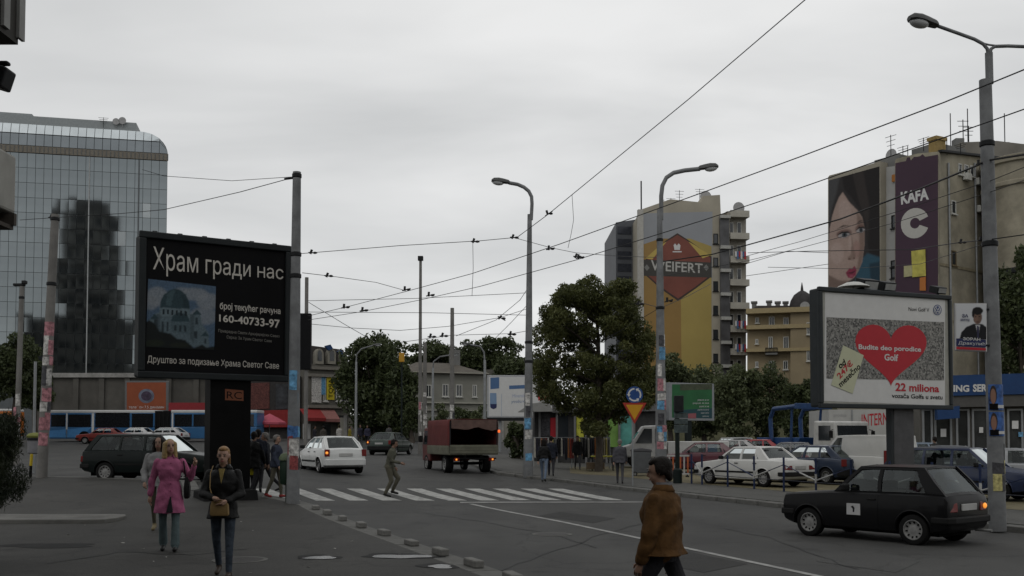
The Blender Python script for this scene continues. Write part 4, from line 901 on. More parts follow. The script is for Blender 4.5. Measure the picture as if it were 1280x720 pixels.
# man in the brown suede jacket
p = G(826, 812); p = gp(ux(828, 9.0), 9.0)
bm2, J = person('man with short dark hair in a brown suede jacket striding across the road', p, R(-118), 1.80, DKTR, BKSH, TANJ, DKH, legs=((30, 8), (-24, 14)), arms=((4, 10, 16, 4), (-6, 10, 12, 4)), hairstyle='short', lean=1, skin=SK2,
    jacket=dict(mat=TANJ, hem=.915, flare=.06, bulk=.05, sleeve=.068, collar=TANJ, seed=5., dy=.03), voxel=.010, nod=10, yaw=14, wide=1.12)
T = J['T']; k = J['k']
d = MB(); d.add([T(.075 * math.cos(a), .02 + .07 * math.sin(a), z_) for z_ in (1.47, 1.54) for a in [2 * math.pi * i / 14 for i in range(14)]], [(i, (i + 1) % 14, 14 + (i + 1) % 14, 14 + i) for i in range(14)]); d.build('shirt_collar', cloth('grey collar', (.15, .15, .16)), bm2, 60, fix=False)
# man crossing
p = G(486, 621)
person('man in olive work clothes hurrying over the zebra crossing', p, R(84), 1.76, KHAKI, BKSH, OLIVE, DKH, legs=((38, 62), (14, 40)), arms=((-14, 4, 48, 12), (12, 4, 62, 14)), lean=12, nod=10, hairstyle='short', skin=SK2, jacket=dict(mat=OLIVE, hem=.9, bulk=.012, sleeve=.05), voxel=.013, pantr=1.15)
# people around the left post
p = G(322, 617, .12); person('man in a dark navy jacket walking left of the poster pole', p, R(190), 1.78, DKTR, BKSH, NAVY, DKH, legs=((20, 6), (-20, 20)), jacket=dict(mat=NAVY, hem=.8, bulk=.03), near=0, skin=SK2)
p = G(331, 616, .12); person('man in dark clothes with grey hair walking beside the navy jacket man', p, R(-75), 1.70, DKTR, BKSH, NAVY, GREYH, legs=((24, 6), (-22, 20)), jacket=dict(mat=cloth('ink jacket', (.02, .021, .026)), hem=.78, bulk=.03), near=0, skin=SK2)
p = G(317, 619, .12); person('person in dark coat partly behind the black billboard post', p, R(170), 1.72, DKTR, BKSH, NAVY, DKH, jacket=dict(mat=BLKC, hem=.75, bulk=.03), near=0, skin=SK2)
q_ = MB(); q_.rings([[(x_ * s1, y_ * s1, z_) for x_, y_ in ((-.16, -.05), (.16, -.05), (.18, 0), (.16, .05), (-.16, .05), (-.18, 0))] for z_, s1 in ((.45, .9), (.5, 1.1), (.8, 1), (.98, .6), (1.05, .25))])
q_.tube([(-.06, 0, 1.0), (-.04, 0, 1.12), (.04, 0, 1.12), (.06, 0, 1.0)], .012, 6)
o = q_.build('carrier_bag', M('yellow plastic bag', (.42, .36, .02), .4, var=.2), None, 50); o.location = G(314, 618, .12) + Vector((0, -.1, .08)); tag(o, 'yellow carrier bag held beside the black billboard post', 'bag')
p = G(345, 622, .12); person('man in a blue jacket with a bag beside the poster pole', p, R(75), 1.66, KHAKI, M('red shoe', (.2, .02, .02), .6), NAVY, GREYH, legs=((10, 6), (-10, 14)), jacket=dict(mat=cloth('slate blue jacket', (.03, .036, .055)), hem=.84, bulk=.03), near=0, skin=SK1)
lbn = thing('litter_bin', 'dark green litter bin with a pale green lid beside the poster pole', 'bin', G(359, 627, .12)); d = MB(); d.lathe([(.05, .0), (.05, .42), (.17, .45), (.19, .5), (.2, 1.02), (.17, 1.06)], 16); d.build('body', M('dark green bin', (.010, .022, .014), .6, spec=.15), lbn, 40); d = MB(); d.lathe([(.22, 1.06), (.225, 1.12), (.17, 1.22), (.05, 1.26)], 16); d.build('lid', M('pale green lid', (.085, .11, .065), .6), lbn, 50)
# right side
p = G(680, 602.5); person('woman in a dark top and pale blue jeans walking past the tall lamp post', p, R(168), 1.70, cloth('pale blue jeans', (.10, .13, .18)), BKSH, NAVY, DKH, legs=((16, 6), (-16, 16)), jacket=dict(mat=BLKC, hem=.95, bulk=.02), near=0, hairstyle='long')
p = G(689, 596, .1); person('person in black just behind the woman in pale jeans', p, R(175), 1.70, DKTR, BKSH, NAVY, DKH, jacket=dict(mat=NAVY, hem=.8, bulk=.03), near=0)
p = G(775, 604.5, .14); person('grey-clothed man walking away left of the give-way sign', p, R(172), 1.64, GREYT, BKSH, GREYT, GREYH, legs=((12, 6), (-10, 12)), jacket=dict(mat=cloth('grey jacket', (.06, .06, .068)), hem=.82, bulk=.04), near=0, wide=1.08)
for i, (u, v, h, c, lab) in enumerate([(722, 588, 1.72, (.012, .012, .013), 'person in black standing at the clothes rack under the tree'), (393, 560, 1.75, (.02, .02, .025), 'pedestrian in dark clothes in front of the red awning, nearer the poster pole'), (404, 559, 1.7, (.05, .045, .04), 'pedestrian in brown in front of the red awning'), (424, 557, 1.7, (.3, .29, .27), 'pedestrian in a white top by the shops'),
        (450, 557, 1.75, (.02, .02, .03), 'pedestrian in dark clothes right of the street lamp by the shops'), (459, 557, 1.7, (.03, .03, .05), 'pedestrian in navy, second right of the street lamp by the shops'), (437, 558, 1.66, (.16, .13, .02), 'pedestrian in mustard left of the street lamp by the shops'), (486, 556, 1.7, (.06, .06, .06), 'pedestrian in grey below the leafy trees'), (1147, 590, 1.72, (.03, .03, .03), 'person standing among parked cars by the shop')]):
    p = G(u, v, .1) if u < 1000 else P0(1168, 41, .144); m_ = cloth('far %d' % i, c); person(lab, p, R([0, 90, 180, 200, 30][i % 5]), h, DKTR if i % 2 else GREYT, BKSH, m_, DKH, jacket=dict(mat=m_, hem=.8, bulk=.03), near=0, voxel=.03, skin=SK2, group='distant pedestrians')
# ------------------------------------------------------------------ facades / boards addressed through the photograph's columns and rows
class Facade:
    def __init__(s, name, label, cat, uL, yL, uR, yR, group=None, z0=None):
        a = Vector((ux(uL, yL), yL)); b = Vector((ux(uR, yR), yR)); d = b - a; s.a = math.atan2(d.y, d.x); s.w = d.length
        z = g(a.x, a.y) if z0 is None else z0; s.o = Vector((a.x, a.y, z)); s.root = thing(name, label, cat, s.o, s.a, group)
        s.n = Vector((math.sin(s.a), -math.cos(s.a), 0)); s.t = Vector((math.cos(s.a), math.sin(s.a), 0))
    def loc(s, u, v, out_=0.):
        r = ray(u, v); o = s.o + s.n * out_; k = (o - CAM).dot(s.n) / r.dot(s.n); p = CAM + r * k
        return ((p - s.o).dot(s.t), p.z - s.o.z)
    def rect(s, u0, v0, u1, v1):
        x0, zt = s.loc(u0, v0); x1, zb = s.loc(u1, v1); return x0, x1, zb, zt
    def poly(s, name, px, mat, lay=1, parent=None, thick=.0):
        pts = [s.loc(*p) for p in px]; m = MB(); y = -.004 * lay
        if thick: m.prism(pts, 'y', y - thick, y)
        else: m.add([(x, y, z) for x, z in pts], [tuple(range(len(pts)))])
        o = m.build(name, mat, parent or s.root, fix=bool(thick))
        return o
    def text(s, body, quad, mat, lay=2, parent=None, bold=0., shear=0., name='lettering'):
        vs, fs = glyphs(body, bold, shear); c = [s.loc(*p) for p in quad]
        def bl(a, b):  # a right, b up
            t = [c[0][i] + (c[1][i] - c[0][i]) * a for i in (0, 1)]; q = [c[3][i] + (c[2][i] - c[3][i]) * a for i in (0, 1)]
            return (q[0] + (t[0] - q[0]) * b, q[1] + (t[1] - q[1]) * b)
        def mk(fl):
            use = sorted({i for f in fl for i in f}); mp_ = {i: k for k, i in enumerate(use)}; m = MB(); m.add([(lambda p: (p[0], -.004 * lay, p[1]))(bl(*vs[i])) for i in use], [tuple(mp_[i] for i in f) for f in fl]); return m.build(name, mat, parent or s.root, fix=False)
        nw = len(body.split())
        if nw == 1: return mk(fs)
        iv = sorted((min(vs[i][0] for i in f), max(vs[i][0] for i in f)) for f in fs); gaps = []; hi = iv[0][1]      # one mesh per word: cut at the widest gaps
        for a_, b_ in iv[1:]:
            if a_ > hi: gaps.append((a_ - hi, (a_ + hi) / 2))
            hi = max(hi, b_)
        cuts = sorted(x for _, x in sorted(gaps)[::-1][:nw - 1]); words = {}
        for f in fs: words.setdefault(sum(vs[f[0]][0] > c_ for c_ in cuts), []).append(f)
        return [mk(words[k]) for k in sorted(words)]
def glyphs(body, bold=0., shear=0.):
    if 'и' in body and bold > 0: bold = 0.      # this letter fills wrongly when emboldened
    cu = bpy.data.curves.new('t', 'FONT'); cu.body = body.replace('н', 'h'); cu.offset = bold; cu.small_caps_scale = .795
    for i_, ch_ in enumerate(body):
        if ch_ == 'н': cu.body_format[i_].use_small_caps = True
    cu.shear = shear; cu.resolution_u = 3
    o = bpy.data.objects.new('t', cu); C.objects.link(o); bpy.context.view_layer.update(); dg = bpy.context.evaluated_depsgraph_get()
    me = bpy.data.meshes.new_from_object(o.evaluated_get(dg)); vs = [(v.co.x, v.co.y) for v in me.vertices]; fs = [tuple(p.vertices) for p in me.polygons]
    bpy.data.objects.remove(o); bpy.data.meshes.remove(me); bpy.data.curves.remove(cu)
    x0, x1 = min(v[0] for v in vs), max(v[0] for v in vs); y0, y1 = min(v[1] for v in vs), max(v[1] for v in vs)
    return [((x - x0) / (x1 - x0), (y - y0) / (y1 - y0)) for x, y in vs], fs
def zoomer(u0, v0, s): return lambda *p: [(u0 + x / s, v0 + y / s) for x, y in p]
def flat(n, c, r=.6, var=.05, **k): return M('print ' + n, c, r, var=var, **k)
INK = flat('black', (.005, .005, .0055), .5, spec=.06); CREAM = flat('cream letters', (.42, .40, .36)); PWH = flat('white', (.50, .50, .49)); PRED = flat('red', (.36, .02, .03)); PNAVY = flat('navy', (.02, .025, .08))

# printed photographs: a fine grid of coloured cells, painted layer by layer with soft edges
def vcol_mat():
    if 'printed photograph' in _mc: return _mc['printed photograph']
    m = bpy.data.materials.new('printed photograph'); m.use_nodes = True; t = m.node_tree; b = t.nodes['Principled BSDF']; a = t.nodes.new('ShaderNodeVertexColor'); a.layer_name = 'ink'; t.links.new(a.outputs[0], b.inputs['Base Color']); b.inputs['Roughness'].default_value = .6; b.inputs['Specular IOR Level'].default_value = .2
    _mc['printed photograph'] = m; return m
class Painter:
    def __init__(s, quad, W, H, col): 
        s.q = np.array(quad, float); s.W, s.H = W, H; a, b = np.meshgrid(np.linspace(0, 1, W + 1), np.linspace(0, 1, H + 1)); s.a, s.b = a, b; q = s.q
        s.P = ((1 - a) * (1 - b))[..., None] * q[0] + (a * (1 - b))[..., None] * q[1] + (a * b)[..., None] * q[2] + ((1 - a) * b)[..., None] * q[3]; s.c = np.ones((H + 1, W + 1, 3)) * np.array(col)
    def blur(s, m, n):
        for _ in range(n):
            p = np.pad(m, 1, mode='edge'); m = (p[1:-1, 1:-1] * 2 + p[:-2, 1:-1] + p[2:, 1:-1] + p[1:-1, :-2] + p[1:-1, 2:]) / 6
        return m
    def mask(s, pts):
        x, y = s.P[..., 0], s.P[..., 1]; ins = np.zeros(x.shape, bool); n = len(pts)
        for i in range(n):
            (x0, y0), (x1, y1) = pts[i], pts[(i + 1) % n]
            if y0 == y1: continue
            ins ^= ((y0 > y) != (y1 > y)) & (x < (x1 - x0) * (y - y0) / (y1 - y0) + x0)
        return ins.astype(float)
    def poly(s, pts, col, bl=1, al=1., clip=None):
        m = s.blur(s.mask(pts), bl) * al
        if clip is not None: m = m * clip
        s.c = s.c * (1 - m[..., None]) + np.array(col) * m[..., None]; return s
    def ell(s, cx, cy, rx, ry, col, bl=1, al=1., rot=0., clip=None): 
        pts = [(cx + rx * math.cos(t) * math.cos(rot) - ry * math.sin(t) * math.sin(rot), cy + rx * math.cos(t) * math.sin(rot) + ry * math.sin(t) * math.cos(rot)) for t in [2 * math.pi * i / 24 for i in range(24)]]; return s.poly(pts, col, bl, al, clip)
    def noise(s, amt, seed, bl): n = s.blur(np.random.RandomState(seed).normal(size=s.a.shape), bl); n /= n.std(); s.c = np.clip(s.c * (1 + amt * n[..., None]), 0, 1); return s
    def put(s, fc, name, Z, lay, parent=None):
        c = [fc.loc(*Z(tuple(p))[0]) for p in s.q]; a, b = s.a.ravel(), s.b.ravel(); w = [(1 - a) * (1 - b), a * (1 - b), a * b, (1 - a) * b]; X = sum(w[i] * c[i][0] for i in range(4)); Zz = sum(w[i] * c[i][1] for i in range(4)); W, H = s.W, s.H
        me = bpy.data.meshes.new(name); V = np.stack([X, np.full_like(X, -.004 * lay), Zz], 1); i, j = np.meshgrid(np.arange(W), np.arange(H)); k = (j * (W + 1) + i).ravel(); F_ = np.stack([k + W + 1, k + W + 2, k + 1, k], 1)
        me.vertices.add(len(V)); me.vertices.foreach_set('co', V.astype(np.float32).ravel()); me.loops.add(F_.size); me.loops.foreach_set('vertex_index', F_.astype(np.int32).ravel()); me.polygons.add(len(F_)); me.polygons.foreach_set('loop_start', np.arange(0, F_.size, 4, dtype=np.int32)); me.update(calc_edges=True)
        at = me.color_attributes.new('ink', 'FLOAT_COLOR', 'POINT'); at.data.foreach_set('color', np.concatenate([s.c.reshape(-1, 3), np.ones((len(V), 1))], 1).astype(np.float32).ravel()); me.materials.append(vcol_mat()); return put(name, me, parent or fc.root)
# ------------------------------------------------------------------ left billboard
lb = Facade('billboard', 'black billboard with cream lettering and a church picture on a black post', 'billboard', 174, 24.3, 362, 26.3, z0=.12); r0 = lb.root
Z = zoomer(150, 270, 3.272)
FR = M('billboard frame', (.012, .015, .016), .5, var=.2, scale=2, spec=.18)
xa_, zt_ = lb.loc(174, 288); xb_, _ = lb.loc(363.5, 310); _, zb_ = lb.loc(168, 472)
d = MB(); d.box(xa_ + .04, xb_ - .04, .03, .62, zb_ + .04, zt_ - .04); d.build('cabinet', FR, r0, bevel=.05)
for nm, bx in (('frame_bar', (xa_, xb_, zt_ - .17, zt_)), ('frame_bar', (xa_, xb_, zb_, zb_ + .17)), ('frame_bar', (xa_, xa_ + .17, zb_ + .17, zt_ - .17)), ('frame_bar', (xb_ - .15, xb_, zb_ + .17, zt_ - .17))):
    d = MB(); d.box(bx[0], bx[1], -.07, .05, bx[2], bx[3]); d.build(nm, FR, r0, bevel=.025)
for k_ in range(6):
    d = MB(); xx = lerp(xa_ + .4, xb_ - .4, k_ / 5); d.obox((xx, .2, zt_ + .02), .12, .2, .07); d.build('lug', FR, r0, bevel=.015)
d = MB(); d.box(xa_ + .15, xb_ - .14, .0, .04, zb_ + .15, zt_ - .15); d.build('poster', INK, r0)
lb.text('Храм гради нас', Z((135, 124), (668, 206), (668, 274), (135, 244)), CREAM, 2, bold=.0)
lb.text('број текућег рачуна', Z((408, 352), (656, 376), (656, 408), (408, 388)), CREAM, 2, bold=.012)
lb.text('160-40733-97', Z((405, 402), (653, 424), (653, 460), (405, 432)), CREAM, 2, bold=.02)
DIM = flat('dim letters', (.16, .155, .14))
lb.text('Привредна Свети Архијерејски Савез', Z((402, 462), (652, 486), (652, 500), (402, 478)), DIM, 2)
lb.text('Сврха: За Храм Светог Саве', Z((436, 488), (620, 506), (620, 520), (436, 504)), DIM, 2)
lb.text('Друштво за подизање Храма Светог Саве', Z((112, 570), (650, 600), (650, 632), (112, 606)), CREAM, 2, bold=.012)
# picture of a domed church (flat print)
pa = Painter([(115, 257), (392, 288), (385, 548), (105, 535)], 110, 104, (.09, .15, .23)); SKY_ = (.085, .145, .225); CLD = (.30, .33, .36); STN = (.13, .185, .215); TEA = (.035, .07, .085); DRK = (.015, .026, .034)
for i in range(104): pass
pa.ell(150, 330, 45, 40, CLD, 6, .8).ell(125, 355, 30, 30, CLD, 6, .7).ell(300, 320, 60, 26, CLD, 6, .8).ell(360, 350, 50, 34, CLD, 6, .8).ell(340, 410, 60, 36, CLD, 7, .7).ell(250, 305, 30, 14, CLD, 4, .6)
pa.poly([(118, 425), (150, 396), (292, 402), (326, 396), (332, 440), (362, 480), (364, 545), (118, 510)], STN, 1).poly([(160, 370), (284, 378), (284, 418), (160, 408)], (.16, .22, .25), 1)
pa.poly([(162, 374), (165, 348), (176, 324), (197, 306), (222, 297), (247, 304), (267, 322), (279, 348), (283, 380)], TEA, 1).poly([(190, 320), (212, 304), (224, 303), (214, 330), (206, 368), (186, 364)], (.075, .13, .15), 3, .8).poly([(250, 320), (276, 345), (282, 378), (256, 374)], (.018, .04, .05), 3, .7)
pa.poly([(206, 432), (212, 408), (240, 394), (272, 404), (284, 434)], TEA, 1).poly([(206, 432), (284, 436), (284, 486), (206, 474)], (.10, .15, .175), 1).poly([(292, 404), (312, 382), (332, 404)], TEA, 1).poly([(330, 490), (348, 472), (366, 492)], TEA, 1).poly([(120, 424), (140, 400), (160, 420)], TEA, 1)
for xx, yy in ((172, 382), (190, 383), (208, 385), (226, 386), (244, 388), (262, 389)): pa.poly([(xx, yy), (xx + 8, yy + 1), (xx + 8, yy + 20), (xx, yy + 19)], DRK, 0)
for xx, yy, ww, hh in ((138, 420, 18, 44), (218, 444, 10, 24), (238, 445, 10, 26), (258, 446, 10, 26), (305, 415, 12, 28), (300, 470, 14, 30), (168, 430, 9, 46), (188, 432, 8, 40), (344, 500, 8, 22)): pa.poly([(xx, yy), (xx + ww, yy + 2), (xx + ww, yy + hh + 2), (xx, yy + hh)], DRK, 1, .85)
pa.poly([(286, 404), (300, 404), (300, 520), (284, 500)], (.06, .09, .105), 2, .8).poly([(150, 400), (164, 404), (164, 500), (150, 490)], (.07, .10, .12), 2, .7)
pa.poly([(100, 440), (118, 426), (140, 440), (160, 472), (205, 482), (230, 502), (262, 507), (300, 540), (335, 526), (352, 538), (390, 532), (390, 560), (100, 540)], (.005, .009, .009), 2).ell(140, 520, 40, 14, (.02, .03, .012), 4, .6).ell(240, 528, 40, 9, (.022, .03, .014), 4, .5)
pa.c *= .55
pic = pa.noise(.09, 3, 1).put(lb, 'printed_picture', Z, 2)
# post and base
xs0, _ = lb.loc(263, 560); xs1, _ = lb.loc(314, 560); PBK = M('black post sheet', (.004, .004, .004), .5, var=.3, scale=3, spec=.06)
d = MB(); d.box(xs0, xs1, .05, .6, .0, zb_ + .1); d.build('post', PBK, r0, bevel=.02)
d = MB(); d.prism([(xs0 - .22, 0), (xs1 + .16, 0), (xs1 + .12, .42), (xs1, .46), (xs0, .46), (xs0 - .18, .42)], 'y', -.2, .9); d.build('base', M('base dark concrete', (.014, .014, .014), .8, var=.2, spec=.1), r0, bevel=.03)
d = lb.poly('plate', [(282, 486), (305, 488), (305, 501), (282, 500)], flat('dull orange', (.14, .045, .02)), -11); d.location.y = 0
lb.text('RC', [(284, 489), (303, 490), (303, 499), (284, 498)], INK, -10)

# ------------------------------------------------------------------ right billboard
rb = Facade('billboard', 'white billboard with a big red heart and car advertising text', 'billboard', 1026, 27.0, 1186, 28.7, z0=.25); r0 = rb.root
Z = zoomer(1000, 340, 3.6)
xa_, zt_ = rb.loc(1022, 358); xb_, _ = rb.loc(1188, 370); _, zb_ = rb.loc(1022, 510); FR2 = M('billboard dark frame', (.022, .026, .028), .5, var=.2, scale=2, spec=.2)
d = MB(); d.box(xa_ + .03, xb_ - .03, .03, .42, zb_ + .03, zt_ - .03); d.build('cabinet', FR2, r0, bevel=.05)
for bx in ((xa_, xb_, zt_ - .13, zt_), (xa_, xb_, zb_, zb_ + .13), (xa_, xa_ + .13, zb_ + .13, zt_ - .13), (xb_ - .11, xb_, zb_ + .13, zt_ - .13)): d = MB(); d.box(bx[0], bx[1], -.06, .05, bx[2], bx[3]); d.build('frame_bar', FR2, r0, bevel=.025)
d = MB(); d.box(xa_ + .11, xb_ - .09, .0, .04, zb_ + .11, zt_ - .11); d.build('inner_rim', M('pale rim', (.28, .28, .25), .6), r0)
rb.poly('poster', Z((112, 92), (652, 122), (652, 602), (108, 580)), PWH, 1)
crowd = bpy.data.materials.new('print crowd'); crowd.use_nodes = True; t = crowd.node_tree; v_ = t.nodes.new('ShaderNodeTexVoronoi'); v_.inputs['Scale'].default_value = 24; tcn = t.nodes.new('ShaderNodeTexCoord'); rp_ = t.nodes.new('ShaderNodeValToRGB')
rp_.color_ramp.elements[0].position = .1; rp_.color_ramp.elements[0].color = (.008, .008, .008, 1); rp_.color_ramp.elements[1].position = .9; rp_.color_ramp.elements[1].color = (.24, .235, .215, 1)
bw_ = t.nodes.new('ShaderNodeRGBToBW'); t.links.new(tcn.outputs['Object'], v_.inputs['Vector']); t.links.new(v_.outputs['Color'], bw_.inputs[0]); t.links.new(bw_.outputs[0], rp_.inputs[0]); t.links.new(rp_.outputs[0], t.nodes['Principled BSDF'].inputs['Base Color'])
rb.poly('printed_crowd', Z((118, 203), (648, 226), (648, 488), (118, 480)), crowd, 2)
hp_ = []
for i in range(48):
    a = 2 * math.pi * i / 48; x_ = 16 * math.sin(a) ** 3; y_ = 13 * math.cos(a) - 5 * math.cos(2 * a) - 2 * math.cos(3 * a) - math.cos(4 * a); hp_.append((408 + x_ * 10.05, 352 - y_ * 9.55 + x_ * .2))
rb.poly('printed_heart', Z(*hp_), PRED, 3)
rb.text('Budite deo porodice', Z((262, 325), (543, 338), (543, 366), (262, 354)), PWH, 4, bold=.025); rb.text('Golf', Z((378, 368), (440, 371), (440, 402), (378, 398)), PWH, 4, bold=.025)
rb.poly('printed_tag', Z((193, 330), (285, 375), (235, 548), (138, 508)), flat('pale yellow', (.42, .43, .30)), 4)
rb.text('od', Z((166, 412), (196, 390), (206, 416), (178, 438)), INK, 5, bold=.03); rb.text('247€', Z((160, 462), (222, 394), (238, 416), (178, 484)), PRED, 5, bold=.03); rb.text('mesečno', Z((166, 496), (258, 406), (272, 432), (182, 520)), INK, 5, bold=.02)
rb.text('22 miliona', Z((428, 498), (625, 508), (625, 542), (428, 536)), PRED, 3, bold=.03); rb.text('vozača Golfa u svetu', Z((412, 545), (640, 552), (640, 574), (412, 566)), INK, 3, bold=.015)
rb.text('Novi Golf V', Z((487, 158), (580, 162), (580, 180), (487, 175)), INK, 3)
VWB = flat('logo blue', (.05, .07, .16)); cc = (617, 171)
circ = lambda r, n=24: [(cc[0] + r * .8 * math.cos(2 * math.pi * i / n), cc[1] + r * math.sin(2 * math.pi * i / n)) for i in range(n)]
lg = rb.poly('logo', Z(*circ(24)), VWB, 3); rb.poly('logo_ring', Z(*circ(20)), PWH, 4, lg); rb.poly('logo_disc', Z(*circ(17)), VWB, 5, lg)
for st_ in ([(608, 157), (616, 172), (618, 172), (626, 157)], [(604, 165), (611, 184), (617, 174), (623, 184), (630, 165)]):
    for p_, q_ in zip(st_, st_[1:]): rb.poly('logo_stroke', Z((p_[0] - 1.6, p_[1]), (p_[0] + 1.6, p_[1]), (q_[0] + 1.6, q_[1]), (q_[0] - 1.6, q_[1])), PWH, 6, lg)
xs0, _ = rb.loc(1121, 540); xs1, _ = rb.loc(1146, 540); d = MB(); d.box(xs0, xs1, .1, .36, -.3, zb_ + .06); d.build('post', M('billboard grey post', (.065, .065, .068), .6, var=.2, dirt=.3), r0, bevel=.02)
d = MB(); d.box(xs0 - .07, xs0 - .003, .12, .34, -.3, zb_ + .05); d.build('post_edge', FR2, r0)
for u_, w_ in ((1093, 1.0), (1117, .8), (1182, .62)):
    xx, zz_ = rb.loc(u_, 352); d = MB(); d.obox((xx, .3, zt_ + .2), .55 * w_, .35, .32 * w_, rx=.3); d.tube([(xx, .3, zt_ - .05), (xx, .3, zt_ + .15)], .04); fl_ = d.build('floodlight', DKMET, r0, bevel=.03)
    e_ = MB(); e_.obox((xx, .12, zt_ + .15), .45 * w_, .02, .22 * w_, rx=.3); e_.build('lamp_glass', HEADL, fl_)
xx, zz_ = rb.loc(1076, 350); d = MB(); d.lathe([(.02, .16), (.2, .13), (.42, .03), (.45, 0), (.40, -.01)], 20, 'z', (xx, .3, zt_ + .1)); d.tube([(xx, .3, zt_ - .05), (xx, .3, zt_ + .12)], .025); d.build('lamp_shade', M('pale lamp shade', (.42, .42, .40), .5), r0, 40)

# ------------------------------------------------------------------ poles
POLE = M('grey pole paint', (.16, .165, .168), .65, .1, var=.22, scale=3.5, dirt=.75); POLC = M('concrete pole', (.16, .155, .145), .8, var=.2, scale=2, dirt=.5)
def printed(n, c): return M('poster ' + n, c, .6, var=.75, scale=9, dirt=.3)
PCOL = [printed('pale', (.42, .41, .39)), printed('blue', (.05, .13, .30)), printed('red', (.22, .05, .05)), printed('pink', (.35, .16, .18)), printed('dark', (.05, .05, .055)), printed('yellow', (.42, .38, .16)), printed('skin', (.26, .17, .13)), printed('sky', (.10, .25, .40))]
def stickers(root, z0, z1, rfun, seed, dens=1., pal=None, hgt=(.3, .6), tilt=(0, 0)):
    rnd = random.Random(seed); z = z0; pal = pal or PCOL
    while z < z1:
        h = rnd.uniform(*hgt); a = rnd.uniform(R(215), R(250))
        while a < R(330):
            wd = rnd.uniform(R(50), R(110)); hh = h * rnd.uniform(.7, 1.0)
            if rnd.random() < dens:
                m = MB(); K = 6; rr = rfun(z) + .004 + rnd.uniform(0, .005); tl = rnd.uniform(-.03, .03)
                vs = [((rr) * math.cos(a + wd * i / K) + tilt[0] * (zz), rr * math.sin(a + wd * i / K) + tilt[1] * zz, zz + tl * (i / K - .5)) for zz in (z, z + hh) for i in range(K + 1)]
                m.add(vs, [(i, i + 1, K + 2 + i, K + 1 + i) for i in range(K)]); m.build('poster', rnd.choice(pal), root, 60, fix=False)
            a += wd * .96
        z += h * rnd.uniform(.9, 1.1)
def lamp_head(parent, c, ang, s=1.):
    m = MB(); m.rings([[(x * s, y * w_ * s, z * s) for y, z in ((-1, 0), (-.85, .09 * h), (-.4, .15 * h), (.4, .15 * h), (.85, .09 * h), (1, 0), (.6, -.035), (-.6, -.035))] for x, w_, h in ((0, .09, .6), (.06, .12, .9), (.28, .15, 1.1), (.5, .19, 1.2), (.72, .17, 1.), (.82, .08, .5))])
    h = m.build('lamp_head', M('lamp housing', (.05, .052, .05), .5, var=.2), parent, 40); h.location = c; h.rotation_euler = (0, R(-7), ang)
    b = MB(); b.ell((.52 * s, 0, -.03 * s), (.27 * s, .155 * s, .13 * s), 16, 8); b.build('lamp_bowl', M('lamp bowl plastic', (.45, .46, .46), .2, var=.05), h, 60)
    return h
def pole(name, label, base, topz, r0_, r1_, mat, cat='pole', collar=(), group=None, lean=(0, 0)):
    rt = thing(name, label, cat, base, 0, group); m = MB(); zs = [0] + [c for c in collar] + [topz]; n = 10
    pts, rs = [], []
    for i in range(n + 1): z = topz * i / n; pts.append((lean[0] * z, lean[1] * z, z - .1 if i == 0 else z)); rs.append(lerp(r0_, r1_, i / n))
    m.tube(pts, rs, 16); m.build('shaft', mat, rt, 50)
    for z in collar:
        c = MB(); rr = lerp(r0_, r1_, z / topz); c.lathe([(rr * 1.0, z - .06), (rr * 1.17, z - .04), (rr * 1.17, z + .04), (rr * 1.0, z + .06)], 16, 'z', (lean[0] * z, lean[1] * z, 0)); c.build('collar', DKMET, rt, 40)
    return rt
def hgt(u, v, p): return A(u, v, p.y).z - p.z
# pole in front of the left billboard (C)
bC = G(366, 629, .12); hC = hgt(373, 215, bC); pC = pole('trolley_pole', 'grey pole with torn posters right of the black billboard', bC, hC, .17, .105, POLE, 'pole', [hgt(372, 318, bC), hgt(372, 345, bC), hC - .1], lean=(.004, 0))
rC = lambda z: lerp(.17, .105, z / hC); stickers(pC, .5, hgt(368, 545, bC), rC, 3, .55, [PCOL[4], PCOL[0], PCOL[2]]); stickers(pC, hgt(368, 582, bC) + .2, hgt(368, 480, bC), rC, 5, .9, [PCOL[7], PCOL[1], PCOL[7], PCOL[0]])
d = MB(); zz_ = hgt(373, 222, bC); d.tube([(0, 0, zz_), (-.28, -.05, zz_ - .05)], .03); d.build('wire_bracket', DKMET, pC)
zz_ = hgt(382, 430, bC)
cb_ = thing('street_clock_box', 'dark box sign hanging behind the grey pole, right of the black billboard', 'sign', P0(381, 60)); d = MB(); d.box(-.35, .35, -.2, .2, 5.2, 8.6); d.build('box', M('dark sign box', (.006, .006, .007), .6, spec=.1), cb_, bevel=.03); d = MB(); d.tube([(.05, 0, 0), (.05, 0, 10.8)], .11, 10); d.build('pole', POLC, cb_)
# left poles A and B
bA = G(52, 597, .12); hA = hgt(68, 268, bA); pA = pole('trolley_pole', 'leaning concrete pole plastered with posters by the left pavement edge', bA, hA, .165, .12, POLC, 'pole', [hgt(65, 355, bA), hA - .15], lean=(.034, 0))
stickers(pA, 1.0, hgt(60, 400, bA), lambda z: lerp(.165, .12, z / hA), 11, .92, [PCOL[3], PCOL[0], PCOL[4], PCOL[6], PCOL[3]], (.3, .7), tilt=(.034, 0))
bB = P0(21, 44, .0); pB = pole('trolley_pole', 'thin grey pole with a lamp cluster at the left edge', bB, hgt(25, 358, bB), .13, .1, POLC, 'pole', [hgt(24, 372, bB)], lean=(.015, 0)); stickers(pB, 1.2, 2.6, lambda z: .15, 15, .8, [PCOL[0], PCOL[3]])
d = MB(); zt_ = hgt(25, 356, bB); d.obox((0, 0, zt_), .5, .2, .12); d.obox((.25, -.05, zt_ + .1), .2, .2, .16); d.build('lamp_cluster', DKMET, pB, bevel=.03)
b_ = P0(43, 36, .0); sp_ = pole('sign_pole', 'slim dark pole between the two left trolley poles', b_, hgt(46, 452, b_), .05, .05, GALV)
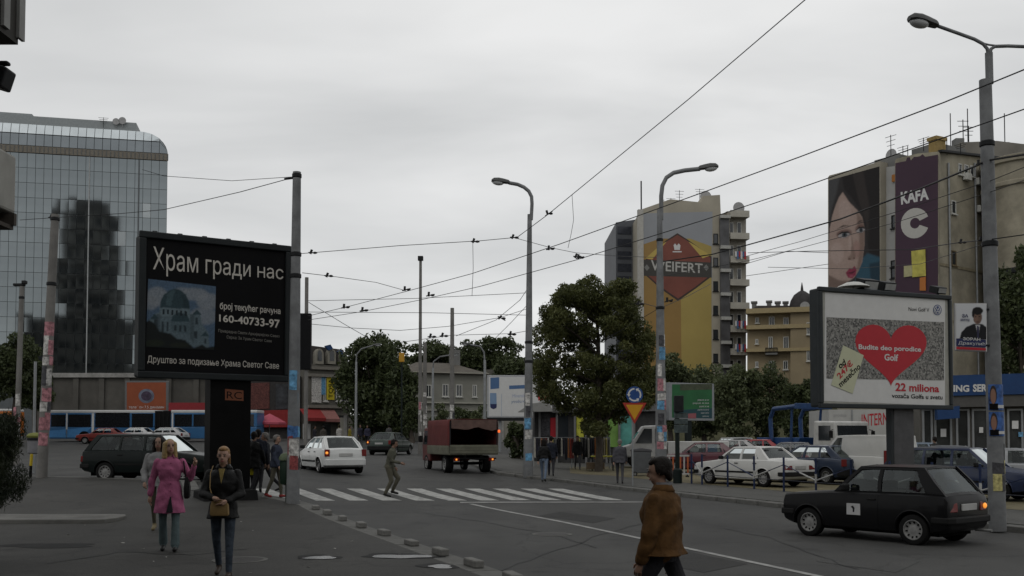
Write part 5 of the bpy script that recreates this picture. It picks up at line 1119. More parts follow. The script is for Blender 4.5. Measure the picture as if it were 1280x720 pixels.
# bin and striped post
b_ = G(45, 590, .12); bn = thing('litter_bin', 'grey litter bin with a yellow lid strapped to the leaning pole', 'bin', b_ + Vector((0, -.1, 0)))
d = MB(); d.lathe([(.19, .62), (.23, .66), (.25, 1.15), (.25, 1.18)], 16); d.build('bucket', M('grey bin plastic', (.16, .16, .17), .6, var=.2), bn, 40)
d = MB(); d.lathe([(.27, 1.18), (.28, 1.24), (.2, 1.32), (.05, 1.35)], 16); d.build('lid', M('lime lid', (.13, .14, .03), .6), bn, 40)
d = MB(); d.lathe([(.255, 1.08), (.262, 1.09), (.262, 1.17), (.255, 1.18)], 16); d.build('rim', DKMET, bn, 40)
st_ = thing('striped_post', 'short yellow and black striped post below the litter bin', 'post', G(38, 596, .12)); d = MB(); d.tube([(0, 0, 0), (.01, 0, .35)], .045, 10); d.build('black_band', BLACK, st_); d = MB(); d.tube([(.01, 0, .35), (.03, 0, .72)], .045, 10); d.build('yellow_band', M('yellow band', (.45, .33, .02), .6), st_)
# lamp posts D, E, F
bD = G(660, 594, .13); hD = hgt(664, 268, bD); pD = pole('street_lamp', 'tall grey street lamp with one arm left of the big tree', bD, hD, .20, .09, POLE, 'street lamp', [hgt(662, 428, bD), hgt(663, 452, bD)], lean=(.007, 0))
stickers(pD, .6, hgt(661, 500, bD), lambda z: lerp(.2, .09, z / hD), 21, .9, [PCOL[0], PCOL[7], PCOL[0], PCOL[4]])
def arm(root, base, px, r, depth=None):
    pts = [A(u, v, base.y) - base for u, v in px]; m = MB(); m.tube(pts, r, 10); return m.build('arm', POLE, root, 60)
arm(pD, bD, [(664, 275), (665, 255), (664.5, 246), (661, 239), (655, 234), (647, 230.5), (636, 228.5)], .075); lamp_head(pD, A(637, 229, bD.y) - bD, R(180), .92)
bE = P0(826, 38.5, .13); hE = hgt(826, 262, bE); pE = pole('street_lamp', 'tall street lamp plastered with posters right of the big tree, arm to the right', bE, hE, .24, .10, POLE, 'street lamp', [hgt(827, 300, bE), hgt(827, 385, bE)], lean=(.0, 0))
stickers(pE, hgt(826, 545, bE) - .5, hgt(826, 425, bE), lambda z: lerp(.24, .10, z / hE), 31, .9, [PCOL[0], PCOL[3], PCOL[4], PCOL[0], PCOL[7]])
arm(pE, bE, [(826.5, 275), (826.5, 245), (828, 232), (833, 222), (842, 216), (856, 213), (875, 211)], .085); lamp_head(pE, A(873, 211.5, bE.y) - bE, 0, .95)
bF = G(1247, 657, .138); hF = hgt(1237, 100, bF); pF = pole('street_lamp', 'double-armed street lamp with election posters at the right', bF, hF, .165, .12, POLE, 'street lamp', [hgt(1239, 305, bF), hgt(1238, 180, bF)], lean=(-.009, 0))
rF = lambda z: lerp(.165, .12, z / hF)
stickers(pF, .7, hgt(1245, 566, bF), rF, 41, .95, [PCOL[4], PCOL[0], PCOL[2], PCOL[5], PCOL[4]], (.25, .5), tilt=(-.009, 0))
for v0, v1 in ((481, 513), (515, 545)):      # two election posters: face on blue
    z0_, z1_ = hgt(1244, v1, bF), hgt(1244, v0, bF); rr = rF(z0_) + .012
    def arc(a0, a1, za, zb2, mat, nm, dr=0.): 
        m = MB(); K = 6; m.add([((rr + dr) * math.cos(R(lerp(a0, a1, i / K))) - .009 * z, (rr + dr) * math.sin(R(lerp(a0, a1, i / K))), z) for z in (za, zb2) for i in range(K + 1)], [(i, i + 1, K + 2 + i, K + 1 + i) for i in range(K)]); return m.build(nm, mat, pF, 60, fix=False)
    def oval(ac, aw, zc, hz, mat, nm, dr):
        m = MB(); K = 16; pt = lambda a, z: ((rr + dr) * math.cos(R(a)) - .009 * z, (rr + dr) * math.sin(R(a)), z); m.add([pt(ac, zc)] + [pt(ac + aw * math.cos(2 * math.pi * i / K), zc + hz * math.sin(2 * math.pi * i / K)) for i in range(K)], [(0, 1 + i, 1 + (i + 1) % K) for i in range(K)]); return m.build(nm, mat, pF, 60, fix=False)
    arc(205, 335, z0_, z1_, printed('poster blue', (.04, .10, .28)), 'poster'); h_ = z1_ - z0_
    arc(212, 270, z0_ + .02 * h_, z0_ + .26 * h_, INK, 'printed_suit', .003); oval(240, 22, z0_ + .60 * h_, .36 * h_, flat('hair', (.03, .02, .015)), 'printed_hair', .005); oval(239, 17, z0_ + .54 * h_, .30 * h_, flat('face', (.22, .12, .085)), 'printed_face', .007); arc(268, 330, z0_ + .08 * h_, z0_ + .2 * h_, PWH, 'printed_strip', .004)
m = MB(); m.tube([A(u, v, bF.y) - bF for u, v in ((1237, 105), (1236.5, 85), (1236, 66))], .075, 12); m.build('upper_shaft', POLE, pF, 50)
arm(pF, bF, [(1236, 70), (1234, 61), (1229, 55), (1218, 49), (1196, 41), (1168, 31)], .035); arm(pF, bF, [(1236, 70), (1239, 61), (1244, 58), (1260, 57.5), (1300, 59), (1345, 52)], .035); arm(pF, bF, [(1226, 53.5), (1236, 56), (1248, 57.5)], .02)
lamp_head(pF, A(1171, 33, bF.y) - bF, R(196), .82); lamp_head(pF, A(1345, 52, bF.y) - bF, R(10), .82)
# poster board on pole F
pb = Facade('election_poster', 'small white election poster board fixed to the right street lamp', 'poster', 1193, 19.95, 1232.5, 19.95, z0=0.); Z = zoomer(1000, 340, 3.6)
pb.poly('board', Z((695, 143), (836, 143), (838, 358), (697, 352)), PWH, 0, None, .03); LAY = 9
def PB(nm, lay, mat, *p): return pb.poly(nm, Z(*p), mat, LAY + lay)
pb.poly('rim', Z((692, 140), (838, 140), (840, 361), (694, 355)), M('board edge', (.25, .25, .25), .5), -1, None, .02)
pa = Painter([(698, 146), (834, 147), (834, 304), (699, 299)], 60, 70, (.48, .49, .50)); pa.poly([(712, 310), (722, 272), (745, 248), (778, 234), (815, 234), (836, 250), (836, 310)], (.010, .010, .012), 1).ell(795, 205, 20, 31, (.13, .08, .06), 1).ell(788, 210, 9, 24, (.19, .12, .09), 3, .6).poly([(786, 240), (806, 240), (798, 288)], (.42, .42, .43), 1).poly([(793, 244), (800, 244), (802, 300), (793, 300)], (.03, .03, .06), 0).ell(795, 176, 24, 18, (.010, .009, .009), 1).ell(775, 190, 6, 16, (.010, .009, .009), 1).ell(786, 202, 4, 2.5, (.015, .01, .01), 1).ell(803, 202, 4, 2.5, (.015, .01, .01), 1).ell(795, 225, 8, 2.5, (.07, .03, .03), 1).put(pb, 'printed_portrait', Z, LAY + 1)
PB('printed_band', 2, PNAVY, (699, 300), (832, 306), (832, 340), (699, 334)); PB('printed_stripe', 2, PRED, (699, 337), (832, 343), (832, 354), (699, 348))
pb.text('ЗОРАН', Z((728, 294), (806, 298), (806, 312), (728, 308)), PWH, LAY + 4, bold=.02); pb.text('Дракулић', Z((708, 312), (828, 318), (828, 336), (708, 330)), PWH, LAY + 4, bold=.02); pb.text('ЗА', Z((724, 190), (752, 191), (752, 206), (724, 205)), PNAVY, LAY + 4, bold=.03); pb.text('БЕОГРАД', Z((718, 211), (758, 212), (758, 224), (718, 223)), PNAVY, LAY + 4, bold=.03)
d = MB(); xx, zz_ = pb.loc(1236, 387); d.box(xx - .2, xx + .05, -.03, .0, zz_ - .02, zz_ + .02); xx, z2_ = pb.loc(1236, 432); d.box(xx - .2, xx + .05, -.03, 0, z2_ - .02, z2_ + .02); d.build('bracket', DKMET, pb.root)
# far poles and street lamps
def farpole(u, vb, vt, y, r, label, armpx=None, name='trolley_pole', mat=POLC, posters=0):
    b = P0(u, y); h = hgt(u, vt, b); rt = pole(name, label, b, h, r, r * .7, mat, 'street lamp' if name == 'street_lamp' else 'pole')
    if armpx: arm(rt, b, armpx, r * .5); u2, v2 = armpx[-1]; lamp_head(rt, A(u2, v2, y) - b, R(180) if u2 < u else 0, .9)
    if posters: stickers(rt, 1, posters, lambda z: r * (1 - .3 * z / h), int(u), .8, [PCOL[0], PCOL[3], PCOL[0], PCOL[4]])
    return rt
fp = farpole(525, 560, 325, 66, .13, 'tall mast with a small lamp on top, left of the red truck', posters=3); d = MB(); bb_ = fp.location; d.obox((0, 0, hgt(525, 323, bb_)), .35, .3, .3); d.tube([(0, 0, hgt(525, 323, bb_) - .3), (0, 0, hgt(525, 323, bb_))], .06); d.build('lamp_head', DKMET, fp, bevel=.04)
farpole(531, 560, 428, 68, .16, 'grey concrete pole just right of the tall mast', posters=4)
farpole(565, 545, 385, 64, .17, 'thick bare concrete pole behind the red truck', posters=3)
farpole(445, 560, 452, 92, .14, 'street lamp in front of the leafy trees by the corner building', [(445, 455), (446, 443), (452, 436), (466, 432)], 'street_lamp', GALV)
farpole(606, 545, 450, 84, .15, 'street lamp left of the white poster board', [(606, 455), (605, 440), (600, 433), (588, 431)], 'street_lamp', GALV)
farpole(541, 545, 460, 78, .12, 'thin street lamp in front of the pale villa', [(541, 462), (542, 452), (550, 446), (562, 444)], 'street_lamp', GALV)
farpole(383, 545, 440, 80, .12, 'thin pole left of the corner building', None, 'sign_pole', GALV)

# ------------------------------------------------------------------ road signs and traffic lights
b_ = G(791, 607, .14); sg = thing('road_sign', 'blue roundabout sign above a yellow give-way triangle on a thin post', 'road sign', b_)
d = MB(); d.tube([(0, 0, 0), (0, 0, hgt(793, 484, b_))], .03, 8); d.build('post', GALV, sg)
c_ = A(793, 493.5, b_.y) - b_; rr = 10.5 * b_.y / F; d = MB(); d.lathe([(rr, -.05), (rr, -.035)], 28, 'y', (c_.x, 0, c_.z)); rd = d.build('round_plate', M('sign blue', (.02, .06, .19), .4), sg, 40)
for k_ in range(3):
    a0 = R(90 + k_ * 120); m = MB(); K = 6; ri, ro = rr * .62, rr * .8
    m.add([(c_.x + r_ * math.cos(a0 + R(85) * i / K), -.054, c_.z + r_ * math.sin(a0 + R(85) * i / K)) for r_ in (ri, ro) for i in range(K + 1)], [(i, i + 1, K + 2 + i, K + 1 + i) for i in range(K)])
    a1 = a0 + R(85); m.add([(c_.x + r_ * math.cos(a), -.0545, c_.z + r_ * math.sin(a)) for r_, a in ((rr * .48, a1), (rr * .94, a1), (rr * .71, a1 + R(26)))], [(0, 1, 2)]); m.build('arrow', PWH, rd, fix=False)
tri = [A(778, 503.5, b_.y) - b_, A(808, 503.5, b_.y) - b_, A(793, 530, b_.y) - b_]; cen = sum(tri, Vector()) / 3
d = MB(); d.prism([(p_.x, p_.z) for p_ in tri], 'y', -.05, -.035); t_ = d.build('triangle_plate', M('sign red', (.3, .03, .02), .45), sg); d = MB(); d.prism([((p_ - cen).x * .72 + cen.x, (p_ - cen).z * .72 + cen.z) for p_ in tri], 'y', -.054, -.0495); d.build('yellow_field', M('sign yellow', (.48, .24, .015), .45), t_)
b_ = G(847, 604, .14); tl = thing('traffic_light', 'dark traffic light post with street name plates, seen from behind', 'traffic light', b_); GRN = M('dark green paint', (.009, .014, .013), .5, var=.2, spec=.15)
d = MB(); d.tube([(0, 0, 0), (0, 0, hgt(847, 498, b_))], .085, 12); d.lathe([(.17, 0), (.17, .5), (.12, .55), (.09, .56)], 14); d.build('post', GRN, tl, 40)
d = MB(); c_ = A(848, 505, b_.y) - b_; d.obox((c_.x, -.05, c_.z), .34, .3, .62); d.build('signal_box', DKMET, tl, bevel=.03)
for k_, (v0, v1) in enumerate(((516, 522.5), (523.5, 530), (531, 541))):
    x0_, z1_ = (A(842, v0, b_.y) - b_).x, (A(842, v0, b_.y) - b_).z; x1_, z0_ = (A(859, v1, b_.y) - b_).x, (A(859, v1, b_.y) - b_).z; d = MB(); d.box(x0_, x1_, -.12, -.10, z0_, z1_); d.build('name_plate', M('plate green grey', (.05, .065, .065), .5, var=.5, scale=10), tl)
b_ = P0(1004, 60); s2 = thing('traffic_light', 'small amber-backed signal hanging left of the villa', 'traffic light', P0(502, 80)); d = MB(); h_ = A(502, 447, 80).z - s2.location.z; d.tube([(0, 0, 0), (0, 0, h_)], .07, 8); d.build('post', GRN, s2); d = MB(); d.obox((0, -.1, h_), .42, .3, .75); d.build('signal_box', M('amber board', (.42, .22, .02), .5), s2, bevel=.04)

# ------------------------------------------------------------------ parking fence: blue posts with zigzag bars
FB = M('fence blue', (.010, .02, .06), .5, var=.2, dirt=.3); FW = M('fence white', (.36, .36, .35), .5, var=.15, dirt=.4); FD = M('fence dark', (.02, .022, .03), .5)
fe = thing('fence', 'low blue and white zigzag fence along the car park', 'fence', (0, 0, 0)); ups = [864, 877, 909, 942, 979, 1019, 1063, 1111, 1164, 1224, 1292]; pts = []
def fence_y(u):   # intersection of the view column with the fence line x = fl(y)
    k_ = (u - 640) / F; return 22.75 / (k_ + .436)
for i, u_ in enumerate(ups):
    y_ = fence_y(u_); p_ = gp(fl(y_), y_, .14); pts.append(p_); odd = i % 2 == 1
    d = MB(); d.tube([p_, p_ + Vector((0, 0, .34))], .035, 8, mi=0); d.tube([p_ + Vector((0, 0, .34)), p_ + Vector((0, 0, .62))], .036, 8, mi=1 if odd else 0); d.tube([p_ + Vector((0, 0, .62)), p_ + Vector((0, 0, 1.1))], .035, 8, mi=0); d.build('post', [FB, FW], fe, 40)
for i, (p_, q_) in enumerate(zip(pts, pts[1:])):
    lo, hi = (.42, .86) if i % 2 else (.86, .42)
    a_, b2 = p_ + Vector((0, 0, lo)), q_ + Vector((0, 0, hi)); mid = a_.lerp(b2, .5); low_first = i % 2 == 1
    for s0, s1, isw in ((a_, mid, low_first), (mid, b2, not low_first)):
        d = MB(); d.tube([s0, s1], .024 if isw else .015, 6); d.build('bar', FW if isw and i != 2 else FB, fe)
    d = MB(); d.tube([p_ + Vector((0, 0, .36)), q_ + Vector((0, 0, .36))], .014, 6); d.build('chain', FD, fe)
rebase(fe, pts[0])

# ------------------------------------------------------------------ other boards
gb = Facade('billboard', 'green poster board with white text among the trees', 'billboard', 838, 61, 892, 62.5); d = MB(); x0_, x1_, z0_, z1_ = gb.rect(836, 478, 893, 526); d.box(x0_, x1_, 0, .3, z0_, z1_); d.build('cabinet', M('board grey', (.2, .21, .22), .5), gb.root, bevel=.02)
gb.poly('poster', [(840, 480.5), (890, 480), (890, 523), (840, 522)], flat('green', (.018, .10, .035), var=.25, scale=.8), 1); gb.poly('printed_band', [(850, 480.2), (890, 479.8), (890, 487), (850, 488)], flat('dark olive', (.05, .06, .035), var=.4, scale=4), 2); gb.poly('printed_foot', [(842, 513), (890, 510), (890, 523), (842, 522)], flat('deep teal', (.012, .05, .06)), 2); gb.poly('printed_box', [(860, 517), (870, 516.5), (870, 523), (860, 523)], flat('pink box', (.25, .08, .09)), 3)
for k_, (u0_, v_) in enumerate(((872, 499), (866, 503), (874, 507), (872, 511), (876, 515), (878, 519))): gb.text('popust za sve kupce'[:12 + k_], [(u0_, v_), (886, v_), (886, v_ + 2.6), (u0_, v_ + 2.6)], PWH, 4)
x0_, _ = gb.loc(862, 530); d = MB(); d.box(x0_ - .2, x0_ + .2, .05, .25, -.2, z0_); d.build('post', GRN, gb.root)
wb = Facade('billboard', 'white poster board with blue marks behind the red truck', 'billboard', 610, 76, 694, 76); x0_, x1_, z0_, z1_ = wb.rect(609, 469, 695, 522); d = MB(); d.box(x0_, x1_, 0, .35, z0_, z1_); d.build('cabinet', M('board pale', (.32, .33, .34), .5), wb.root, bevel=.03)
PB2 = flat('mid blue', (.06, .12, .24)); wb.poly('poster', [(611, 471), (693, 471), (693, 520), (611, 520)], PWH, 1); Z = zoomer(600, 440, 4)
for q_ in (((52, 128), (96, 126), (96, 182), (52, 186)), ((146, 168), (235, 164), (235, 182), (146, 186))): wb.poly('printed_block', Z(*q_), PB2, 2)
wb.poly('printed_bottle', Z((50, 205), (82, 205), (84, 275), (66, 284), (50, 276)), flat('pale blue', (.16, .24, .36)), 2); wb.poly('printed_bottle', Z((52, 260), (84, 260), (82, 280), (66, 286), (54, 280)), PNAVY, 3)
wb.poly('printed_rule', Z((106, 210), (109, 210), (109, 322), (106, 322)), flat('faint blue', (.3, .35, .42)), 2); wb.text('Mineralna', Z((162, 212), (235, 208), (235, 226), (162, 228)), flat('soft blue', (.25, .3, .42)), 2); wb.text('prirodna voda', Z((158, 240), (240, 236), (240, 258), (158, 262)), PB2, 2)
d = MB(); d.box(x0_, x1_, -.05, .3, z0_ - .25, z0_ - .02); d.build('lower_rail', DKMET, wb.root)
for u_ in (625, 680): x_, _ = wb.loc(u_, 530); d = MB(); d.tube([(x_, .2, -.3), (x_, .2, z0_)], .12, 10); d.build('leg', GALV, wb.root)
ob_ = Facade('billboard', 'orange-red poster board with a round emblem above the bus', 'billboard', 157, 98, 209, 98); x0_, x1_, z0_, z1_ = ob_.rect(156.5, 476, 209.5, 514); d = MB(); d.box(x0_, x1_, 0, .3, z0_, z1_); d.build('cabinet', M('board dull', (.12, .12, .12), .6), ob_.root, bevel=.03)
ob_.poly('poster', [(158.5, 478), (207.5, 478), (207.5, 512.5), (158.5, 512.5)], flat('orange red', (.23, .06, .025), var=.12, scale=.7), 1); ring_ = lambda r, n=20: [(183 + r * 1.1 * math.cos(2 * math.pi * i / n), 495 + r * math.sin(2 * math.pi * i / n)) for i in range(n)]
ob_.poly('emblem', ring_(9), flat('emblem grey', (.12, .13, .17), var=.5, scale=1.5), 2); ob_.poly('emblem_core', ring_(6), flat('emblem dark', (.05, .035, .06), var=.6, scale=2), 3); ob_.text('телефон 7.5 дин/мин', [(161, 507), (205, 507), (205, 511.5), (161, 511.5)], PWH, 2)
for u_ in (165, 202): x_, _ = ob_.loc(u_, 520); d = MB(); d.tube([(x_, .15, -1), (x_, .15, z0_)], .1, 8); d.build('leg', GALV, ob_.root)
# ------------------------------------------------------------------ buildings
class SubFacade(Facade):
    """second wall of the same building: its pieces hang under one wall mesh"""
    def __init__(s, par, name, uL, yL, uR, yR, px, mat, depth):
        a = Vector((ux(uL, yL), yL)); b = Vector((ux(uR, yR), yR)); d = b - a; s.a = math.atan2(d.y, d.x); s.w = d.length; s.o = Vector((a.x, a.y, par.o.z))
        s.n = Vector((math.sin(s.a), -math.cos(s.a), 0)); s.t = Vector((math.cos(s.a), math.sin(s.a), 0)); s.root = None
        m = MB(); m.prism([s.loc(*p) for p in px], 'y', 0, depth); s.root = m.build(name, mat, par.root)
        q = Matrix.Rotation(-par.a, 3, 'Z') @ (s.o - par.o); s.root.location = q; s.root.rotation_euler = (0, 0, s.a - par.a)
def window(fc, u0, v0, u1, v1, fr=FRAMEW, mull=1, sub=False, sill=True, dep=.07, gl=WINGL, name='window', fw=.09):
    x0, x1, z0, z1 = fc.rect(u0, v0, u1, v1); m = MB()
    for bx in ((x0, x0 + fw, z0, z1), (x1 - fw, x1, z0, z1), (x0 + fw, x1 - fw, z0, z0 + fw), (x0 + fw, x1 - fw, z1 - fw, z1)): m.box(bx[0], bx[1], -dep, .0, bx[2], bx[3])
    for k in range(mull): c = lerp(x0, x1, (k + 1) / (mull + 1)); m.box(c - fw * .35, c + fw * .35, -dep * .8, 0, z0 + fw, z1 - fw)
    if sill: m.box(x0 - .08, x1 + .08, -dep - .12, .0, z0 - .1, z0 - .002)
    if sub: m.add([(x0, -.02, z0), (x1, -.02, z0), (x1, -.02, z1), (x0, -.02, z1)], [(0, 1, 2, 3)], 1); return m.build(name, [fr, gl], fc.root)
    o = m.build(name, fr, fc.root); p = MB(); p.add([(x0, -.02, z0), (x1, -.02, z0), (x1, -.02, z1), (x0, -.02, z1)], [(0, 1, 2, 3)]); p.build('pane', gl, o, fix=False); return o
def wallpx(fc, name, px, mat, depth, y0=0., bevel=0, skew=0.):
    m = MB(); m.prism([fc.loc(*p) for p in px], 'y', y0, y0 + depth); k = len(px); m.v = m.v[:k] + [(x + skew * depth, y, z) for x, y, z in m.v[k:]]; return m.build(name, mat, fc.root, bevel=bevel)
def antenna(fc, u, v0, v1, y=1., kind=0, r=.035):
    x, z0 = fc.loc(u, v0); _, z1 = fc.loc(u, v1); m = MB(); m.tube([(x, y, z0), (x, y, z1)], r, 6)
    if kind == 1:
        for k in range(3): zz = lerp(z0, z1, .95 - .16 * k); m.tube([(x - .6 + .1 * k, y, zz), (x + .6 - .1 * k, y, zz)], r * .7, 5)
    return m.build('antenna', DKMET, fc.root)
def dish(fc, u, v, r=.5, y=.6):
    x, z = fc.loc(u, v); m = MB(); m.lathe([(r, 0), (r * .8, .07), (r * .45, .14), (.04, .18)], 16, 'y', (x, y, z)); m.tube([(x, y + .15, z), (x, y + .15, z - r * 1.6)], .04); return m.build('satellite_dish', M('dish grey', (.28, .28, .28), .5), fc.root, 40)

# --- mirrored glass office block
gb_ = Facade('office_building', 'tall mirrored glass office block with a curved roof corner at the left', 'building', -75, 118.6, 205, 124.2); r0 = gb_.root
MIR = M('mirror glass', (.205, .228, .236), .06, 1., var=.10, scale=.25); MULL = M('mullion dark', (.10, .11, .115), .5); MIRW = M('pane with painted sky reflection', (.36, .39, .40), .25, .6, var=.05)  # MIRW: lighter colour paints the brighter sky reflection of opened windows
_, ztop = gb_.loc(205, 201); _, zbas = gb_.loc(205, 474); Wd = gb_.w; NC, NR = 20, 15; cw = (Wd - gb_.loc(0, 300)[0]) / NC; ch = (ztop - zbas) / NR
d = MB(); d.prism([(0, .12), (Wd, .12), (Wd - 9, 22), (0, 22)], 'z', -1, ztop); d.build('core', MULL, r0)
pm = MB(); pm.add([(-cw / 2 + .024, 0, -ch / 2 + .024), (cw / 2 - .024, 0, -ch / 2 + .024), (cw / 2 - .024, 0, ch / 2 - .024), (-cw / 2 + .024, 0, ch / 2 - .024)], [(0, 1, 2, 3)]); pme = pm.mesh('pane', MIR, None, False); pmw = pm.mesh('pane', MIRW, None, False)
rnd = random.Random(4)
for r_ in range(NR):
    for c_ in range(NC):
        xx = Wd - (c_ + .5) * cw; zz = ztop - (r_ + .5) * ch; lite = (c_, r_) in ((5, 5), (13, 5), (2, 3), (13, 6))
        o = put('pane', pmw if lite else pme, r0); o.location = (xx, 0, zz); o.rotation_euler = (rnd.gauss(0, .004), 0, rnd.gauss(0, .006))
q = MB(); nc2 = int((Wd - NC * cw) / cw)
for r_ in range(NR):
    for c_ in range(NC, NC + nc2):
        xx = Wd - (c_ + .5) * cw; zz = ztop - (r_ + .5) * ch; q.add([(xx + a * (cw / 2 - .035), 0, zz + b * (ch / 2 - .035)) for a, b in ((-1, -1), (1, -1), (1, 1), (-1, 1))], [(0, 1, 2, 3)])
o = q.build('pane_rest', MIR, r0, fix=False); o['kind'] = 'stuff'
for u_, mt, w_ in ((172.5, MULL, .16), (110.5, M('pale joint', (.3, .31, .31), .5), .12)): xx, _ = gb_.loc(u_, 300); d = MB(); d.box(xx - w_ / 2, xx + w_ / 2, -.12, .1, zbas, ztop); d.build('facade_joint', mt, r0)
# band, vaulted top storey with panes, rounded right end
BAND = M('brown gutter band', (.15, .135, .11), .6, var=.2); zb1 = ztop + .85
d = MB(); d.prism([(0, -.2), (Wd + .12, -.2), (Wd - 8.4, 20), (0, 20)], 'z', ztop, zb1); d.build('roof_band', BAND, r0)
for k in range(44): xx = Wd - k * cw * .5; d = MB(); d.box(xx - .03, xx + .03, -.25, -.19, ztop + .1, zb1 - .1); d.build('band_rib', MULL, r0)
_, zr = gb_.loc(205, 165.5); vault = []; RX = 3.3
arc_ = [(Wd - RX + RX * math.sin(a), zb1 + (zr - zb1) * math.cos(a)) for a in [R(90 * i / 8) for i in range(9)]]
d = MB(); d.prism([(0, zb1), (0, zr)] + arc_, 'y', .3, 18); d.v = [(x - (y * .42 if y > 1 else 0), y, z) for x, y, z in d.v]; d.build('vault', MULL, r0)
MIR2 = M('vault glass', (.19, .21, .222), .14, .9, var=.12, scale=.3)
def vtop(x): return zr if x < Wd - RX else zb1 + (zr - zb1) * math.sqrt(max(0, 1 - ((x - (Wd - RX)) / RX) ** 2))
for c_ in range(NC + 2):
    xa, xb = Wd - (c_ + 1) * cw + .03, Wd - c_ * cw - .03
    for t0, t1 in ((.0, .52), (.55, 1.)):
        zA, zB = [min(lerp(zb1, zr, t), vtop(xa)) for t in (t0, t1)]; zC, zD = [min(lerp(zb1, zr, t), vtop(xb)) for t in (t0, t1)]
        yo = lambda z: -.25 + .5 * ((z - zb1) / (zr - zb1)) ** 2
        if zB - zA < .1: continue
        d = MB(); d.add([(xa, yo(zA), zA + .03), (xb, yo(zC), zC + .03), (xb, yo(zD), max(zC + .04, zD)), (xa, yo(zB), zB)], [(0, 1, 2, 3)]); d.build('vault_pane', MIR2, r0, fix=False)
GRYR = M('roof grey', (.235, .255, .26), .6); x1_, zA = gb_.loc(168, 160); d = MB(); d.box(0, x1_, 1.5, 12, zr - .5, gb_.loc(168, 149)[1]); d.build('plant_room', GRYR, r0); x1_, zA = gb_.loc(35, 136); d = MB(); d.box(0, x1_, 2, 10, zr, zA); d.build('plant_room', GRYR, r0)
dish(gb_, 143, 148, .42, 1.2); dish(gb_, 151, 147, .46, 1.2); antenna(gb_, 127, 156, 143, 1.2, 1); antenna(gb_, 36, 150, 146, 2)
# podium wall of the office block
pw = Facade('retaining_wall', 'weathered concrete wall behind the blue bus', 'wall', 40, 112, 300, 112); CW = M('podium concrete', (.08, .076, .067), .85, var=.3, scale=.4, dirt=.6); wallpx(pw, 'wall', [(40, 472), (300, 472), (300, 560), (40, 560)], CW, 4)
for u_ in (62, 96, 128, 160, 212, 246): x_, z_ = pw.loc(u_, 472); d = MB(); d.box(x_ - .3, x_ + .3, -.25, 0, -1, z_ - .1); d.build('buttress', CW, pw.root)
d = MB(); x0_, z_ = pw.loc(40, 472); x1_, _ = pw.loc(300, 472); d.box(x0_, x1_, -.4, .3, z_ + .003, z_ + .5); d.build('coping', CONC, pw.root)
x0_, x1_, z0_, z1_ = pw.rect(205, 503.5, 300, 517); d = MB(); d.box(x0_, x1_, -.5, -.26, z0_, z1_); d.build('red_fascia', M('red fascia', (.22, .02, .025), .6), pw.root)
# tower that the mirrored glass reflects (stands left of the view)
def mirror_hit(u, v, y):
    r = ray(u, v); k = (gb_.o - CAM).dot(gb_.n) / r.dot(gb_.n); p = CAM + r * k; q = r - gb_.n * (2 * r.dot(gb_.n)); t = (y - p.y) / q.y; return p + q * t
TY = 58.; tl_, tr_ = mirror_hit(74, 262, TY), mirror_hit(151, 262, TY); xs_ = sorted((tl_.x, tr_.x)); gz = g(-50, TY)
tw = thing('tower_block', 'dark tower block seen only as a reflection in the glass office facade', 'building', ((xs_[0] + xs_[1]) / 2, TY, gz)); DT = M('dark tower wall', (.17, .165, .155), .8, var=.5, scale=.3, dirt=.5); hwid = (xs_[1] - xs_[0]) / 2; th = tl_.z - gz
d = MB(); d.box(-hwid, hwid, -12, 0, 0, th); d.box(-hwid * .75, hwid * .7, -10, -1, th, th + 2.2); d.build('wall', DT, tw)
for f_ in range(int(th / 3)):
    for k in range(5):
        xx = lerp(-hwid + .8, hwid - .8, (k + .5) / 5); d = MB(); d.box(xx - .75, xx + .75, .0, .05, f_ * 3 + 1.1, f_ * 3 + 2.5); d.build('window', WINGL if (k + f_) % 3 else M('tower curtain', (.3, .29, .27), .7), tw)
    d = MB(); d.box(-hwid, hwid, .0, .5, f_ * 3 + .2, f_ * 3 + .85); d.build('balcony', M('tower balcony', (.27, .26, .245), .8, var=.4, scale=1), tw)
pl_, pr_ = mirror_hit(24, 395, TY + 3), mirror_hit(172, 395, TY + 3); xs_ = sorted((pl_.x, pr_.x)); lw = thing('apartment_building', 'dark low block seen only as a reflection at the foot of the glass facade', 'building', ((xs_[0] + xs_[1]) / 2, TY + 3, gz)); hw_ = (xs_[1] - xs_[0]) / 2
d = MB(); d.box(-hw_, hw_, -2.5, 0, 0, pl_.z - gz); d.build('wall', DT, lw)
for f_ in range(int((pl_.z - gz) / 3.2)):
    for k in range(9): xx = lerp(-hw_, hw_, (k + .5) / 9); d = MB(); d.box(xx - .6, xx + .6, 0, .05, f_ * 3.2 + 1, f_ * 3.2 + 2.5); d.build('window', WINGL, lw)

# --- beer-banner tower block
wf = Facade('apartment_building', 'tall apartment block with a huge yellow beer banner and balconies', 'building', 801, 121, 936, 123); r0 = wf.root
PLA = M('beige plaster', (.31, .285, .23), .85, var=.12, scale=.3, dirt=.35); PLG = M('grey plaster', (.15, .15, .145), .85, var=.2, scale=.4, dirt=.4)
wallpx(wf, 'wall', [(801, 262), (838, 249), (877, 253), (878, 245), (900, 243.5), (901, 268), (912, 270), (912, 470), (801, 470)], PLA, 14, skew=.15)
wallpx(wf, 'balcony_wall', [(912, 262), (936, 262), (936, 470), (912, 470)], M('balcony back wall', (.28, .262, .225), .8, var=.2), 11, .9)
Z = zoomer(600, 200, 2.667)
BAN = [((541, 178), (775, 176), (772, 720), (541, 720))]
wf.poly('banner', Z((543, 178), (775, 172), (772, 720), (543, 720)), flat('banner grey', (.24, .25, .265), var=.06, scale=.3), 4)
